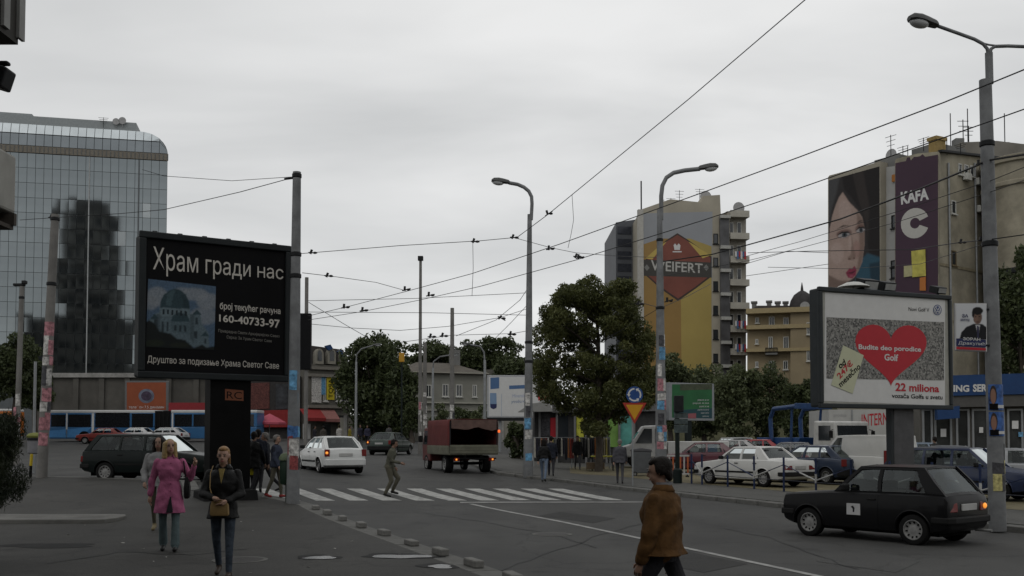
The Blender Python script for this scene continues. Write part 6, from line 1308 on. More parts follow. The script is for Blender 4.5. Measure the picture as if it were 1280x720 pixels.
wf.poly('banner_left', Z((543, 282), (600, 262), (668, 262), (672, 720), (543, 720)), flat('amber', (.25, .155, .05), var=.12, scale=.2), 5); wf.poly('banner_right', Z((668, 262), (700, 262), (772, 288), (772, 720), (672, 720)), flat('yellow', (.32, .245, .075), var=.10, scale=.2), 5)
DRED = flat('label red', (.165, .055, .04), var=.15, scale=.5); BRN = flat('label brown', (.045, .03, .025)); GLD = flat('label gold', (.40, .30, .08))
wf.poly('label_edge', Z((545, 338), (620, 268), (658, 244), (696, 268), (772, 322), (772, 388), (720, 428), (660, 470), (600, 428), (545, 378)), BRN, 6); wf.poly('label_diamond', Z((552, 338), (622, 272), (658, 250), (694, 272), (768, 326), (768, 384), (716, 424), (660, 462), (604, 424), (552, 378)), DRED, 7)
wf.poly('label_gold', Z((552, 328), (600, 284), (622, 272), (574, 332)), GLD, 8); wf.poly('label_gold', Z((768, 318), (716, 284), (694, 272), (742, 328)), GLD, 8)
wf.poly('label_band', Z((543, 332), (772, 342), (772, 392), (543, 386)), flat('label black', (.045, .043, .038)), 9); wf.text('WEIFERT', Z((570, 334), (742, 346), (742, 378), (570, 368)), flat('faded white', (.36, .355, .33)), 10, bold=.015)
for xx in (556, 754): wf.poly('label_star', Z((xx - 9, 358), (xx, 348), (xx + 9, 360), (xx, 370)), flat('dim grey', (.16, .16, .15)), 10)
wf.poly('crest', Z((645, 284), (650, 278), (656, 286), (662, 278), (668, 285), (666, 300), (648, 300)), PWH, 10); wf.poly('crest', Z((642, 304), (672, 304), (672, 308), (642, 308)), PWH, 10)
d = MB(); x_, z0_ = wf.loc(801.5, 470); _, z1_ = wf.loc(801.5, 262); d.box(x_ - .3, x_ + .35, -.12, .4, z0_, z1_); d.build('corner_pier', M('pale pier', (.36, .35, .32), .8), r0)
for v0, v1 in ((292, 305), (322, 333), (351.5, 364), (382, 393.5), (412, 424), (442, 453)): window(wf, 891.5, v0, 897.5, v1, DKMET, 0, dep=.05)
x0_, x1_, z0_, z1_ = wf.rect(899, 270, 912, 470); d = MB(); d.box(x0_, x1_, -.3, 0, z0_, z1_); d.build('stair_glazing', M('stair glass', (.075, .075, .078), .25, var=.4, scale=.6), r0)
for v_ in (272, 310, 339, 368.5, 398.5, 428.5, 458): _, zz = wf.loc(905, v_); d = MB(); d.box(x0_ - .05, x1_ + .05, -.7, -.302, zz - .2, zz + .2); d.build('stair_slab', M('slab white', (.33, .33, .31), .8), r0)
for v0, v1, c in ((263, 272, 0), (291, 299.5, 1), (320, 329, 2), (349, 357.5, 3), (378, 386.5, 4), (406.5, 415.5, 5), (435.5, 444, 6), (464, 470, 7)):
    x0_, x1_, z0_, z1_ = wf.rect(912, v0, 936, v1); d = MB(); d.box(x0_ + .02, x1_, -.2, .89, z0_, z0_ + .2); d.box(x0_ + .02, x1_, -.25, -.1, z0_, z1_); d.box(x1_ - .15, x1_ - .003, -.1, .85, z0_ + .003, z1_); d.build('balcony', M('balcony parapet', (.36, .345, .30), .85, var=.12, scale=.6, dirt=.4), r0)
    if c:
        a_, b_, zc, zd = wf.rect(915, v0 - 17, 921, v0 + 1)
        for uu in ((914.5, 920), (924, 930)):
            x2, x3, z2, z3 = wf.rect(uu[0], v0 - 15, uu[1], v0); m = MB(); m.box(x2, x3, .8, .89, z2, z3); o = m.build('balcony_door', FRAMEW, r0); m = MB(); m.box(x2 + .1, x3 - .1, .77, .799, z2, z3 - .1); m.build('pane', WINGL, o)
        if c in (2, 5, 6):
            x2, x3, z2, z3 = wf.rect(917, v0 - 5, 931, v0); m = MB()
            for k in range(6): xx = lerp(x2, x3, k / 6); m.box(xx, xx + .22, -.5, -.47, z2 - .2 - .3 * (k % 2), z3, k % 3)
            m.build('laundry', [PWH, PB2, PRED], r0)
x0_, x1_, z0_, z1_ = wf.rect(801, 243, 936, 262); antenna(wf, 803, 262, 225, .5, 0, .09); antenna(wf, 862, 252, 228, 4, 1); antenna(wf, 888, 244, 226, 4, 1); antenna(wf, 851, 252, 238, 4, 1); antenna(wf, 842, 252, 240, 4); dish(wf, 889, 241, .75, 2); dish(wf, 925, 259, .75, .4)
dw = Facade('apartment_building', 'dark grey slab block left of the beer banner', 'building', 770, 129, 803, 129.5); wallpx(dw, 'wall', [(770, 278), (797, 274), (803, 274), (803, 480), (770, 480)], M('slate cladding', (.075, .08, .09), .6, var=.2, scale=.3), 14, skew=.13)
for k in range(12): _, zz = dw.loc(785, 286 + k * 15.5); x0_, x1_, z0_, z1_ = dw.rect(772, 283 + k * 15.5, 789, 293 + k * 15.5); d = MB(); d.box(x0_, x1_, -.06, 0, z0_, z1_); d.build('window_band', M('slab glass', (.03, .033, .042), .2, var=.3), dw.root)
for k in range(7): x0_, x1_, z0_, z1_ = dw.rect(797, 292 + k * 27, 803, 296 + k * 27); d = MB(); d.box(x0_, x1_, -.9, .0, z0_, z1_); d.build('balcony', PLA, dw.root)

# --- ochre house with dome
oc = Facade('apartment_building', 'ochre four-storey house between the banner block and the heart billboard', 'building', 934, 119, 1016, 117); OCH = M('ochre plaster', (.265, .215, .135), .85, var=.12, scale=.3, dirt=.35); OC2 = M('ochre trim', (.31, .25, .14), .85)
wallpx(oc, 'wall', [(934, 390), (988, 390), (988, 520), (934, 520)], OCH, 12, skew=.27); wallpx(oc, 'wall', [(988, 391), (1016, 391), (1016, 520), (988, 520)], OCH, 12, -.8, skew=.29)
for v0, v1, o_ in ((387.5, 391, .5), (408, 410.5, .2), (437, 439, .2)): x0_, x1_, z0_, z1_ = oc.rect(933, v0, 1016.5, v1); d = MB(); d.box(x0_, x1_, -.8 - o_, -.02, z0_, z1_); d.build('cornice', OC2, oc.root)
RF = M('dark roof', (.05, .045, .042), .8, var=.3, scale=1); wallpx(oc, 'roof', [(936, 387), (946, 380), (992, 380), (996, 387)], RF, 9, 1.5)
for u_ in (942, 961, 972, 982): x0_, x1_, z0_, z1_ = oc.rect(u_ - 3, 374 + (u_ % 5), u_ + 3, 386); d = MB(); d.box(x0_, x1_, 2, 3, z0_, z1_); d.box(x0_ - .1, x1_ + .1, 1.9, 3.1, z1_, z1_ + .2); d.build('chimney', PLG, oc.root)
for r_ in ((944, 397, 949, 404), (961, 396, 968.5, 409), (979, 397, 986, 406), (944, 424, 948, 430), (960.5, 421, 966, 437), (979, 421, 986, 438), (944, 452, 948, 459), (961, 451, 968, 462), (979, 451, 985, 462)): window(oc, *r_, dep=.1)
for r_ in ((1008, 404, 1014, 419), (1008, 436, 1014, 452)):
    o = window(oc, *r_, dep=.1); o.location.y = -.8
x0_, x1_, z0_, z1_ = oc.rect(957, 436, 972, 444); d = MB(); d.box(x0_, x1_, -1.1, 0, z0_, z0_ + .2); d.build('balcony', PLG, oc.root)
d = MB(); xs2 = [lerp(x0_, x1_, k / 9) for k in range(10)]; [d.tube([(x_, -1.05, z0_ + .2), (x_, -1.05, z1_)], .03, 5) for x_ in xs2]; d.tube([(x0_, -1.05, z1_), (x1_, -1.05, z1_)], .04, 5); d.build('balcony_rail', DKMET, oc.root)
xc_, zc_ = oc.loc(1003, 390); d = MB(); d.lathe([(1.5, 0), (1.5, .8), (1.35, 1.5), (.95, 2.2), (.4, 2.6), (.18, 2.7), (.12, 3.2), (.03, 3.7)], 20, 'z', (xc_, 1.2, zc_)); d.build('dome', M('dome slate', (.035, .032, .033), .7, var=.3, scale=2), oc.root, 35); dish(oc, 1006, 384, .55, -.9)

# --- portrait-poster block and coffee-poster block
fb = Facade('apartment_building', 'apartment block carrying a giant poster of a dark-haired woman', 'building', 1036, 94, 1102, 89); Z = zoomer(1000, 130, 3.); r0 = fb.root
wallpx(fb, 'wall', Z((105, 275), (110, 268), (230, 236), (298, 215), (302, 215), (302, 1250), (105, 1250)), PLA, 12)
wallpx(fb, 'stair_wall', Z((302, 232), (358, 225), (358, 1250), (302, 1250)), M('white plaster', (.36, .36, .35), .85, var=.1, scale=.4, dirt=.3), 8, .8)
SK_ = (.37, .275, .235); SH_ = (.20, .135, .11); HR_ = (.016, .013, .013); BGP = (.05, .05, .054)
pa = Painter([(108, 287), (298, 234), (300, 700), (108, 700)], 120, 250, (.032, .028, .028))
pa.poly([(108, 287), (150, 275), (140, 330), (118, 400), (108, 460)], (.07, .07, .072), 14, .9).poly([(160, 272), (298, 234), (300, 580), (262, 560), (250, 480), (236, 410), (196, 350), (168, 320)], HR_, 5).poly([(200, 262), (240, 252), (262, 380), (258, 520), (248, 440), (225, 370)], (.045, .036, .033), 9, .7)
pa.poly([(225, 590), (255, 560), (300, 575), (300, 700), (205, 700), (215, 640)], (.03, .085, .125), 8).poly([(262, 600), (300, 590), (300, 700), (270, 690)], (.012, .03, .045), 8, .8)
face = [(112, 470), (122, 420), (136, 378), (150, 346), (163, 330), (188, 368), (216, 396), (236, 425), (244, 470), (244, 530), (236, 592), (222, 626), (206, 652), (180, 668), (152, 690), (146, 705), (106, 705), (106, 560)]
fm = pa.blur(pa.mask(face), 3); pa.poly(face, SK_, 3)
pa.poly([(215, 400), (246, 440), (246, 540), (232, 610), (214, 640), (222, 580), (226, 500), (218, 450)], SH_, 10, .9, fm).poly([(106, 640), (150, 662), (184, 664), (160, 705), (106, 705)], (.16, .11, .09), 7, .9, fm).ell(140, 560, 26, 40, (.44, .34, .30), 14, .8, 0, fm).ell(170, 400, 24, 40, (.44, .34, .30), 12, .7, 0, fm).ell(215, 545, 14, 34, (.30, .18, .155), 9, .7, 0, fm)
pa.poly([(196, 480), (204, 540), (212, 572), (204, 586), (186, 584), (180, 574), (194, 566), (196, 530)], SH_, 5, .75, fm).poly([(190, 470), (196, 530), (190, 560), (184, 530)], (.45, .35, .31), 5, .7, 0 or fm).ell(188, 582, 6, 3, (.09, .04, .03), 2, .9).ell(206, 578, 4, 3, (.09, .04, .03), 2, .9)
for cx_, cy_, w_ in ((168, 492, 24), (230, 474, 16)):
    pa.ell(cx_, cy_ - 6, w_ * 1.25, 16, (.13, .07, .06), 7, .8, -.2, fm).ell(cx_, cy_, w_, 9, (.36, .34, .34), 2, .9, -.22).ell(cx_ + 2, cy_ - 1, w_ * .42, 9, (.06, .075, .09), 1, 1., 0).ell(cx_ + 2, cy_ - 1, w_ * .2, 5, (.006, .006, .006), 1).poly([(cx_ - w_ * 1.2, cy_ + 2), (cx_ - w_ * .4, cy_ - 13), (cx_ + w_ * .6, cy_ - 14), (cx_ + w_ * 1.2, cy_ - 4), (cx_ + w_ * .6, cy_ - 8), (cx_ - w_ * .4, cy_ - 6)], (.012, .01, .01), 1).poly([(cx_ - w_ * 1.2, cy_ - 22), (cx_ - w_ * .2, cy_ - 38), (cx_ + w_ * 1.2, cy_ - 36), (cx_ - w_ * .1, cy_ - 31)], (.05, .035, .03), 2, .85, fm)
pa.poly([(174, 634), (188, 616), (198, 618), (208, 606), (216, 622), (212, 642), (200, 654), (184, 652)], (.24, .035, .07), 2).poly([(176, 634), (198, 630), (215, 622), (200, 637)], (.08, .012, .025), 1).ell(196, 645, 8, 3, (.36, .10, .14), 2, .7)
pa.c *= .8
pa.noise(.03, 8, 2).put(fb, 'poster', Z, 6)
for r_ in ((322, 415, 342, 460), (320, 585, 348, 605), (320, 612, 348, 648)):
    a_ = Z((r_[0], r_[1]), (r_[2], r_[3])); o = window(fb, *a_[0], *a_[1], DKMET, 0); o.location.y = .8
d = fb.poly('sign_box', Z((326, 262), (344, 258), (344, 286), (326, 288)), flat('orange', (.35, .14, .03)), -190, None, .1)
x0_, x1_, z0_, z1_ = fb.rect(*Z((252, 206))[0], *Z((345, 232))[0]); d = MB(); d.box(x0_, x1_, 1, 5, z0_ - .3, z1_); d.build('roof_house', PLG, r0)
antenna(fb, 1096, 200, 164, 2, 1); antenna(fb, 1111, 200, 178, 2, 1); antenna(fb, 1117, 198, 178, 2); dish(fb, 1096, 190, .6, 2)
kb = Facade('apartment_building', 'beige block carrying a purple coffee poster with a big letter C', 'building', 1118.5, 88, 1173, 84); r0 = kb.root; BEI = M('stained beige plaster', (.265, .242, .185), .85, var=.28, scale=.5, dirt=.75)
wallpx(kb, 'wall', Z((356, 215), (360, 205), (440, 186), (520, 178), (520, 1250), (356, 1250)), BEI, 6.5, skew=-.61)
kb.poly('poster', Z((358, 222), (398, 214), (402, 200), (412, 200), (416, 212), (428, 198), (438, 198), (450, 196), (460, 188), (470, 198), (518, 190), (518, 720), (358, 720)), flat('aubergine', (.045, .022, .038), var=.12, scale=.2), 5)
kb.text('KAFA', Z((378, 330), (482, 314), (484, 358), (380, 378)), PWH, 6, bold=.04)
CRM = flat('cream C', (.40, .39, .36)); cs, ri, ro = (432, 447), 30, 57; K = 22; a0, a1 = R(22), R(338)
m = MB(); ring = [[kb.loc(*Z((cs[0] + r_ * .93 * math.cos(lerp(a0, a1, i / K)), cs[1] - r_ * math.sin(lerp(a0, a1, i / K)) - .08 * r_ * math.cos(lerp(a0, a1, i / K))))[0]) for i in range(K + 1)] for r_ in (20, ro)]
m.add([(x_, -.024, z_) for r_ in ring for x_, z_ in r_], [(i, i + 1, K + 2 + i, K + 1 + i) for i in range(K)]); m.build('lettering', CRM, r0, fix=False)
kb.poly('poster_note', Z((420, 552), (472, 545), (474, 645), (424, 650)), flat('note yellow', (.42, .38, .08), var=.3, scale=1.5), 12, None, .05); kb.poly('poster_note', Z((392, 608), (424, 605), (424, 645), (392, 650)), flat('note cream', (.35, .33, .18), var=.2, scale=1.5), 12, None, .05); kb.poly('poster_note', Z((452, 652), (474, 648), (474, 700), (452, 700)), flat('note orange', (.4, .14, .03)), 14, None, .05)
ks = SubFacade(kb, 'side_wall', 1173.2, 84, 1262, 91, Z((520, 179), (700, 202), (735, 206), (800, 215), (800, 1250), (520, 1250)), BEI, .3)
for r_ in ((566, 360, 584, 415), (566, 548, 585, 608), (592, 222, 606, 268), (614, 226, 630, 272), (636, 230, 652, 276)): a_ = Z((r_[0], r_[1]), (r_[2], r_[3])); window(ks, *a_[0], *a_[1], M('brown frame', (.12, .09, .05), .7) if r_[1] > 500 else FRAMEW, 0, True)
for u_ in (1184, 1217): x_, z_ = ks.loc(u_, 204); d = MB(); d.tube([(x_, -.12, 0), (x_, -.12, z_)], .09, 8); d.build('downpipe', GALV, ks.root)
for u_, v_ in ((1206, 222), (1221, 228), (1223, 262)): x_, z_ = ks.loc(u_, v_); d = MB(); d.box(x_ - .45, x_ + .45, -.45, -.05, z_ - .3, z_ + .3); d.build('air_conditioner', FRAMEW, ks.root, bevel=.04)
for v_ in (330, 400): x0_, z_ = ks.loc(1173.5, v_); x1_, _ = ks.loc(1240, v_); d = MB(); d.box(x0_, x1_, -.06, 0, z_ - .12, z_ + .12); d.build('string_course', M('stained course', (.19, .165, .11), .85, var=.2, dirt=.5), ks.root)
ks.poly('roof_edge', Z((516, 174), (700, 196), (740, 202), (740, 208), (516, 182)), DKMET, 1, None, .4)
x0_, x1_, z0_, z1_ = kb.rect(*Z((360, 160))[0], *Z((450, 200))[0]); d = MB(); d.box(x0_, x1_, 2, 6, z0_ - 1, z1_); d.build('roof_house', PLG, r0)
x0_, x1_, z0_, z1_ = kb.rect(*Z((452, 122))[0], *Z((482, 190))[0]); d = MB(); d.box(x0_, x1_, 1, 2.2, z0_, z1_); d.box(x0_ - .1, x1_ + .1, .9, 2.3, z1_ - .3, z1_); d.build('chimney', M('yellow chimney', (.25, .18, .07), .85, dirt=.4), r0)
for u_, v0, v1, kd in ((1135, 185, 168, 1), (1164, 190, 170, 0), (1181, 190, 175, 1)): antenna(kb, u_, v0, v1, 2, kd)
# grey rear block and round tower at the right edge
rb2 = Facade('apartment_building', 'grey roofed block with aerials behind the coffee-poster block', 'building', 1198, 104, 1330, 104); wallpx(rb2, 'wall', [(1200, 178), (1246, 176), (1330, 186), (1330, 560), (1200, 560)], M('rear grey', (.16, .15, .13), .85, var=.2, scale=.4, dirt=.4), 10)
x0_, x1_, z0_, z1_ = rb2.rect(1200, 169, 1211, 180); d = MB(); d.box(x0_, x1_, 1, 2, z0_, z1_); d.build('chimney', PLG, rb2.root); x0_, x1_, z0_, z1_ = rb2.rect(1256, 174, 1268, 184); d = MB(); d.box(x0_, x1_, 1, 2, z0_ - 1, z1_); d.build('chimney', PLG, rb2.root)
for u_, v1, kd in ((1199, 134, 0), (1215, 142, 1), (1221, 128, 0), (1222, 150, 1), (1268, 134, 0)): antenna(rb2, u_, 182, v1, 2, kd, .05)
cy_ = thing('round_tower', 'beige rounded corner building behind the right street lamp', 'building', P0(1290, 86)); hz_ = A(1260, 212, 86).z - cy_.location.z; d = MB(); d.lathe([(3.6, 0), (3.6, hz_ - 2), (3.75, hz_ - 1.9), (3.75, hz_ - 1.6), (3.6, hz_ - 1.5), (3.6, hz_), (3.8, hz_ + .1), (3.8, hz_ + .6), (3.5, hz_ + .7)], 32); d.build('wall', BEI, cy_, 35)
d = MB(); d.lathe([(3.62, hz_ - 9.5), (3.72, hz_ - 9.4), (3.72, hz_ - 9.1), (3.62, hz_ - 9)], 32); d.build('cornice', DKMET, cy_, 35)

# --- shop with blue fascia and the white INTERN unit
sh_ = Facade('shop_building', 'single-storey glass-fronted shop with a blue fascia at the right', 'shop', 1150, 47, 1330, 46); r0 = sh_.root; wallpx(sh_, 'wall', [(1150, 497), (1330, 497), (1330, 590), (1150, 590)], M('shop wall', (.09, .085, .075), .8, var=.2), 5)
BLF = M('fascia blue', (.012, .042, .125), .5, var=.1, dirt=.2); wallpx(sh_, 'fascia', [(1150, 471), (1330, 466), (1330, 492), (1150, 496)], BLF, 5.4, -.5); wallpx(sh_, 'awning', [(1150, 496.5), (1330, 492.5), (1330, 507), (1150, 510)], M('grey awning', (.07, .068, .064), .8), .3, -.42)
q = sh_.text('ING', [(1188, 482), (1207.5, 482), (1207.5, 490.5), (1188, 490.5)], PWH, 0, bold=.04); q.location.y = -.52; q = sh_.text('SERVIS', [(1212, 481), (1243, 480.5), (1243, 490), (1212, 490.5)], PWH, 0, bold=.04); q.location.y = -.52
for k, (u0, u1) in enumerate(((1152, 1166), (1167, 1190), (1194, 1212), (1214, 1236), (1238, 1256), (1258, 1279), (1281, 1300))): window(sh_, u0, 511, u1, 566, GALV, 0, sill=False, dep=.1, gl=M('shop glass', (.035, .037, .036), .1, var=.5, scale=.8), name='shop_window')
for k, (u0, v0, u1, v1, c) in enumerate(((1264, 526, 1272, 536, PWH), (1223, 534, 1228, 541, PWH), (1272, 540, 1278, 546, PCOL[7]), (1175, 536, 1182, 546, PWH))): sh_.poly('notice', [(u0, v0), (u1, v0), (u1, v1), (u0, v1)], c, 28)
wallpx(sh_, 'blue_canopy', [(1165, 512), (1192, 508), (1192, 523), (1165, 525)], BLF, .5, -1.0)
iu = Facade('site_cabin', 'white cabin with red capital letters behind the parked van', 'cabin', 1036, 60, 1112, 60); wallpx(iu, 'wall', [(1036, 512), (1112, 512), (1112, 570), (1036, 570)], M('cabin white', (.36, .36, .345), .6, var=.1, scale=.8, dirt=.35), 4); iu.text('INTERN', [(1077, 518), (1110, 515.5), (1110, 530.5), (1077, 533)], PRED, 2, bold=.01); iu.text('prodaja', [(1042, 517), (1058, 517), (1058, 522), (1042, 522)], flat('pale grey text', (.25, .25, .25)), 2); x0_, x1_, z0_, z1_ = iu.rect(1064, 512, 1065, 560); d = MB(); d.box(x0_, x0_ + .08, -.05, 0, z0_, z1_); d.build('seam', GALV, iu.root)

# --- old corner building with dormers, left centre
cbd = Facade('corner_building', 'old corner house with arched dormers, banners and shop awnings', 'building', 384, 103, 440, 106); r0 = cbd.root; Z = zoomer(370, 410, 4.8); OLD = M('old grey plaster', (.11, .105, .09), .85, var=.25, scale=.4, dirt=.5)
wallpx(cbd, 'wall', Z((75, 215), (325, 232), (325, 720), (72, 720)), OLD, 10); wallpx(cbd, 'roof', Z((60, 210), (85, 100), (300, 128), (330, 228)), RF, 6, .6)
for xx in (140, 213, 285):
    w_ = 24; m = MB(); out_ = [(xx - w_, 215), (xx - w_, 160)] + [(xx + w_ * math.cos(R(180 - 180 * i / 8)), 160 - 36 * math.sin(R(180 - 180 * i / 8))) for i in range(1, 8)] + [(xx + w_, 160), (xx + w_, 218)]
    if xx == 285: out_ = [(a * .8 + 57, b + 18) for a, b in out_]
    o = wallpx(cbd, 'dormer', Z(*out_), M('dormer trim', (.2, .19, .16), .8, var=.2), .7, -.1); cx_, cyy = (sum(p_[0] for p_ in out_) / len(out_), sum(p_[1] for p_ in out_) / len(out_)); cbd.poly('pane', Z(*[((a - cx_) * .55 + cx_, (b - cyy) * .7 + cyy) for a, b in out_]), WINGL, 30, o)
wallpx(cbd, 'roof_sign', Z((168, 108), (200, 100), (215, 124), (190, 136)), BLF, .3, -.3); wallpx(cbd, 'roof_sign', Z((240, 142), (265, 132), (280, 160), (276, 195), (262, 165)), BLF, .3, -.3)
for v_ in (238, 282, 470): x0_, zz = cbd.loc(*Z((70, v_))[0]); x1_, _ = cbd.loc(*Z((328, v_))[0]); d = MB(); d.box(x0_, x1_, -.3, -.0, zz - .15, zz + .15); d.build('cornice', M('old trim', (.16, .15, .13), .85), r0)
for k, (p_, c) in enumerate(((((92, 288), (150, 290), (150, 450), (92, 450)), PCOL[0]), (((182, 293), (228, 295), (228, 432), (182, 430)), flat('banner yellow', (.45, .36, .02))), (((246, 300), (268, 300), (268, 380), (246, 380)), flat('banner yellow', (.45, .36, .02))), (((150, 295), (175, 296), (175, 400), (150, 400)), PCOL[7]), (((275, 320), (300, 320), (300, 440), (275, 440)), PNAVY), (((245, 408), (355, 405), (355, 450), (245, 455)), PCOL[0]))): cbd.poly('banner', Z(*p_), c, 12, None, .05)
cbd.text('APOT', Z((192, 305), (192, 420), (218, 420), (218, 305)), INK, 40)
for xx in (100, 165, 240, 300): a_ = Z((xx, 300), (xx + 24, 440)); window(cbd, *a_[0], *a_[1], FRAMEW, 1)
AWR = M('red awning cloth', (.20, .02, .02), .8, var=.15)
def awning(fc, px, dep, mat, name='awning'):
    x0, x1, z0, z1 = fc.rect(*px); m = MB(); m.add([(x0, 0, z1), (x1, 0, z1), (x1, -dep, z0 + .3), (x0, -dep, z0 + .3), (x1, -dep, z0), (x0, -dep, z0)], [(0, 1, 2, 3), (3, 2, 4, 5)]); o = m.build(name, mat, fc.root, fix=False); s = o.modifiers.new('s', 'SOLIDIFY'); s.thickness = .03; return o
awning(cbd, (*Z((20, 485))[0], *Z((140, 560))[0]), 1.6, AWR); awning(cbd, (*Z((140, 490))[0], *Z((228, 565))[0]), 1.4, M('pink awning', (.22, .10, .09), .8)); awning(cbd, (*Z((225, 525))[0], *Z((335, 575))[0]), 1.4, BLKC)
for xx, c in ((40, PWH), (160, WINGL), (250, PCOL[5]), (300, PCOL[5])): cbd.poly('shop_window', Z((xx, 575), (xx + 45, 575), (xx + 45, 690), (xx, 690)), c, 14, None, .04)

# --- low red-fronted shops behind the left post
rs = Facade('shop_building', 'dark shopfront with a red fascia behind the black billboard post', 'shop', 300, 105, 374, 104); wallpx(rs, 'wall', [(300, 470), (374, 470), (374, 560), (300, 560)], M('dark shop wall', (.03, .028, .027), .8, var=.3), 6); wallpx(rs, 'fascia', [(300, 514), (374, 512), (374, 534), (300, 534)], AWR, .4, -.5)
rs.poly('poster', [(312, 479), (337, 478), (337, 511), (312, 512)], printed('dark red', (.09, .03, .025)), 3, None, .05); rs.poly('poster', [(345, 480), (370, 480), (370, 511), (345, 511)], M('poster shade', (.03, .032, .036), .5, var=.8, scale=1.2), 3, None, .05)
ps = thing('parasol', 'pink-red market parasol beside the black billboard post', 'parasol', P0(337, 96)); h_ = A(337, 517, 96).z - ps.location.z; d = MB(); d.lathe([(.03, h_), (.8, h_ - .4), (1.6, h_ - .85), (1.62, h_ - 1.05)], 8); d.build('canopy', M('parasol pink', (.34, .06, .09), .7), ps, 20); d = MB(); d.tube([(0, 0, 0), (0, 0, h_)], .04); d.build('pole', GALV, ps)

# --- pale villa
vl = Facade('villa', 'pale two-storey villa with a grey hipped roof up the street', 'house', 503, 108, 614, 112); r0 = vl.root; VIL = M('villa plaster', (.21, .208, .18), .85, var=.15, scale=.4, dirt=.4); Z = zoomer(500, 440, 6.)
wallpx(vl, 'wall', [(508, 465), (609, 465), (609, 556), (508, 556)], VIL, 10); x0_, ze = vl.loc(504, 465.5); x1_, _ = vl.loc(612, 465.5); _, zr_ = vl.loc(550, 447); VRF = M('villa roof tiles', (.085, .075, .062), .85, var=.25, scale=1.4)
m = MB(); m.add([(x0_, -.6, ze), (x1_, -.6, ze), (x1_, 10.6, ze), (x0_, 10.6, ze), (lerp(x0_, x1_, .3), 5, zr_ - .2), (lerp(x0_, x1_, .72), 5, zr_ - .2)], [(0, 1, 5, 4), (1, 2, 5), (2, 3, 4, 5), (3, 0, 4), (3, 2, 1, 0)]); m.build('roof', VRF, r0)
for v0, v1 in ((464, 467.5), (502, 505), (512, 514)): a_, b_, z0_, z1_ = vl.rect(507, v0, 610, v1); d = MB(); d.box(a_, b_, -.3, -.003, z0_, z1_); d.build('cornice', M('villa trim', (.32, .315, .27), .8), r0)
for r_ in ((317, 240, 362, 335), (418, 243, 466, 335), (543, 246, 575, 338), (192, 245, 235, 340)): a_ = Z((r_[0], r_[1]), (r_[2], r_[3])); window(vl, *a_[0], *a_[1], FRAMEW, 1)
for u_ in (520, 545, 556, 572, 592): window(vl, u_, 530, u_ + 7, 548, FRAMEW, 1)
d = MB(); x_, z_ = vl.loc(585, 447); d.box(x_ - .5, x_ + .5, 4, 5, z_ - 2, z_ + 1.2); d.build('chimney', PLG, r0)
gwl = Facade('garden_wall', 'pale garden wall and gate in front of the villa', 'wall', 425, 98, 660, 96); wallpx(gwl, 'wall', [(425, 522), (660, 526), (660, 560), (425, 560)], M('garden wall plaster', (.22, .21, .18), .85, var=.25, scale=.5, dirt=.5), .4)
for u_ in range(430, 660, 14): x0_, x1_, z0_, z1_ = gwl.rect(u_, 519, u_ + 4, 560); d = MB(); d.box(x0_, x1_, -.1, .45, z0_, z1_); d.build('pier', CONC, gwl.root)
# background block beyond, right of villa
fbk = Facade('apartment_building', 'dull low building behind the white poster board', 'building', 600, 122, 690, 122); wallpx(fbk, 'wall', [(606, 462), (690, 458), (690, 560), (606, 560)], OLD, 8); 
for u_ in (616, 632, 648, 664): window(fbk, u_, 478, u_ + 8, 494, FRAMEW, 1)

# --- kiosk row under the tree
kk = Facade('kiosk', 'row of kiosks with bright posters under the big tree', 'kiosk', 664, 58, 822, 58); r0 = kk.root; Z = zoomer(600, 440, 4.); KW = M('kiosk frame', (.14, .14, .14), .6)
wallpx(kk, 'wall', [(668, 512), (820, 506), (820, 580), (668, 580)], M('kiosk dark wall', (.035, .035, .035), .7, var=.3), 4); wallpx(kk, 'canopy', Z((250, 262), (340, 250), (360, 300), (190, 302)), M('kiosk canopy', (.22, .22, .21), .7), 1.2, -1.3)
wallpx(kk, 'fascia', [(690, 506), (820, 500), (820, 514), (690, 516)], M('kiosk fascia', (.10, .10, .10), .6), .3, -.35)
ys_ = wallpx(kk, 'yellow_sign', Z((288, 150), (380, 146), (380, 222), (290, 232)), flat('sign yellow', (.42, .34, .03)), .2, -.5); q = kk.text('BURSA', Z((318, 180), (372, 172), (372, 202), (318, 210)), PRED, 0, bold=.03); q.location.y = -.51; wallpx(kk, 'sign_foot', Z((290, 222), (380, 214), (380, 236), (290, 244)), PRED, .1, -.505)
for (a_, b_, c_, d_, mt) in ((300, 310, 350, 420, PCOL[4]), (352, 330, 380, 430, PRED), (390, 300, 440, 430, WINGL), (482, 316, 520, 430, flat('poster lemon', (.42, .42, .05), var=.3, scale=1)), (550, 320, 590, 430, PCOL[5]), (640, 330, 690, 475, flat('poster lime', (.14, .26, .06), var=.4, scale=1)), (702, 322, 765, 475, flat('poster aqua', (.09, .30, .26), var=.4, scale=1.)), (640, 184, 662, 235, flat('flag pink', (.42, .06, .1))), (664, 184, 690, 240, PCOL[0])): kk.poly('poster', Z((a_, b_), (c_, b_ - 3), (c_, d_), (a_, d_)), mt, 3, None, .06)
for xx in (298, 384, 474, 530, 632, 696, 770): a_, z0_ = kk.loc(*Z((xx, 560))[0]); _, z1_ = kk.loc(*Z((xx, 300))[0]); d = MB(); d.box(a_ - .06, a_ + .06, -.2, -.05, 0, z1_); d.build('mullion', KW, r0)

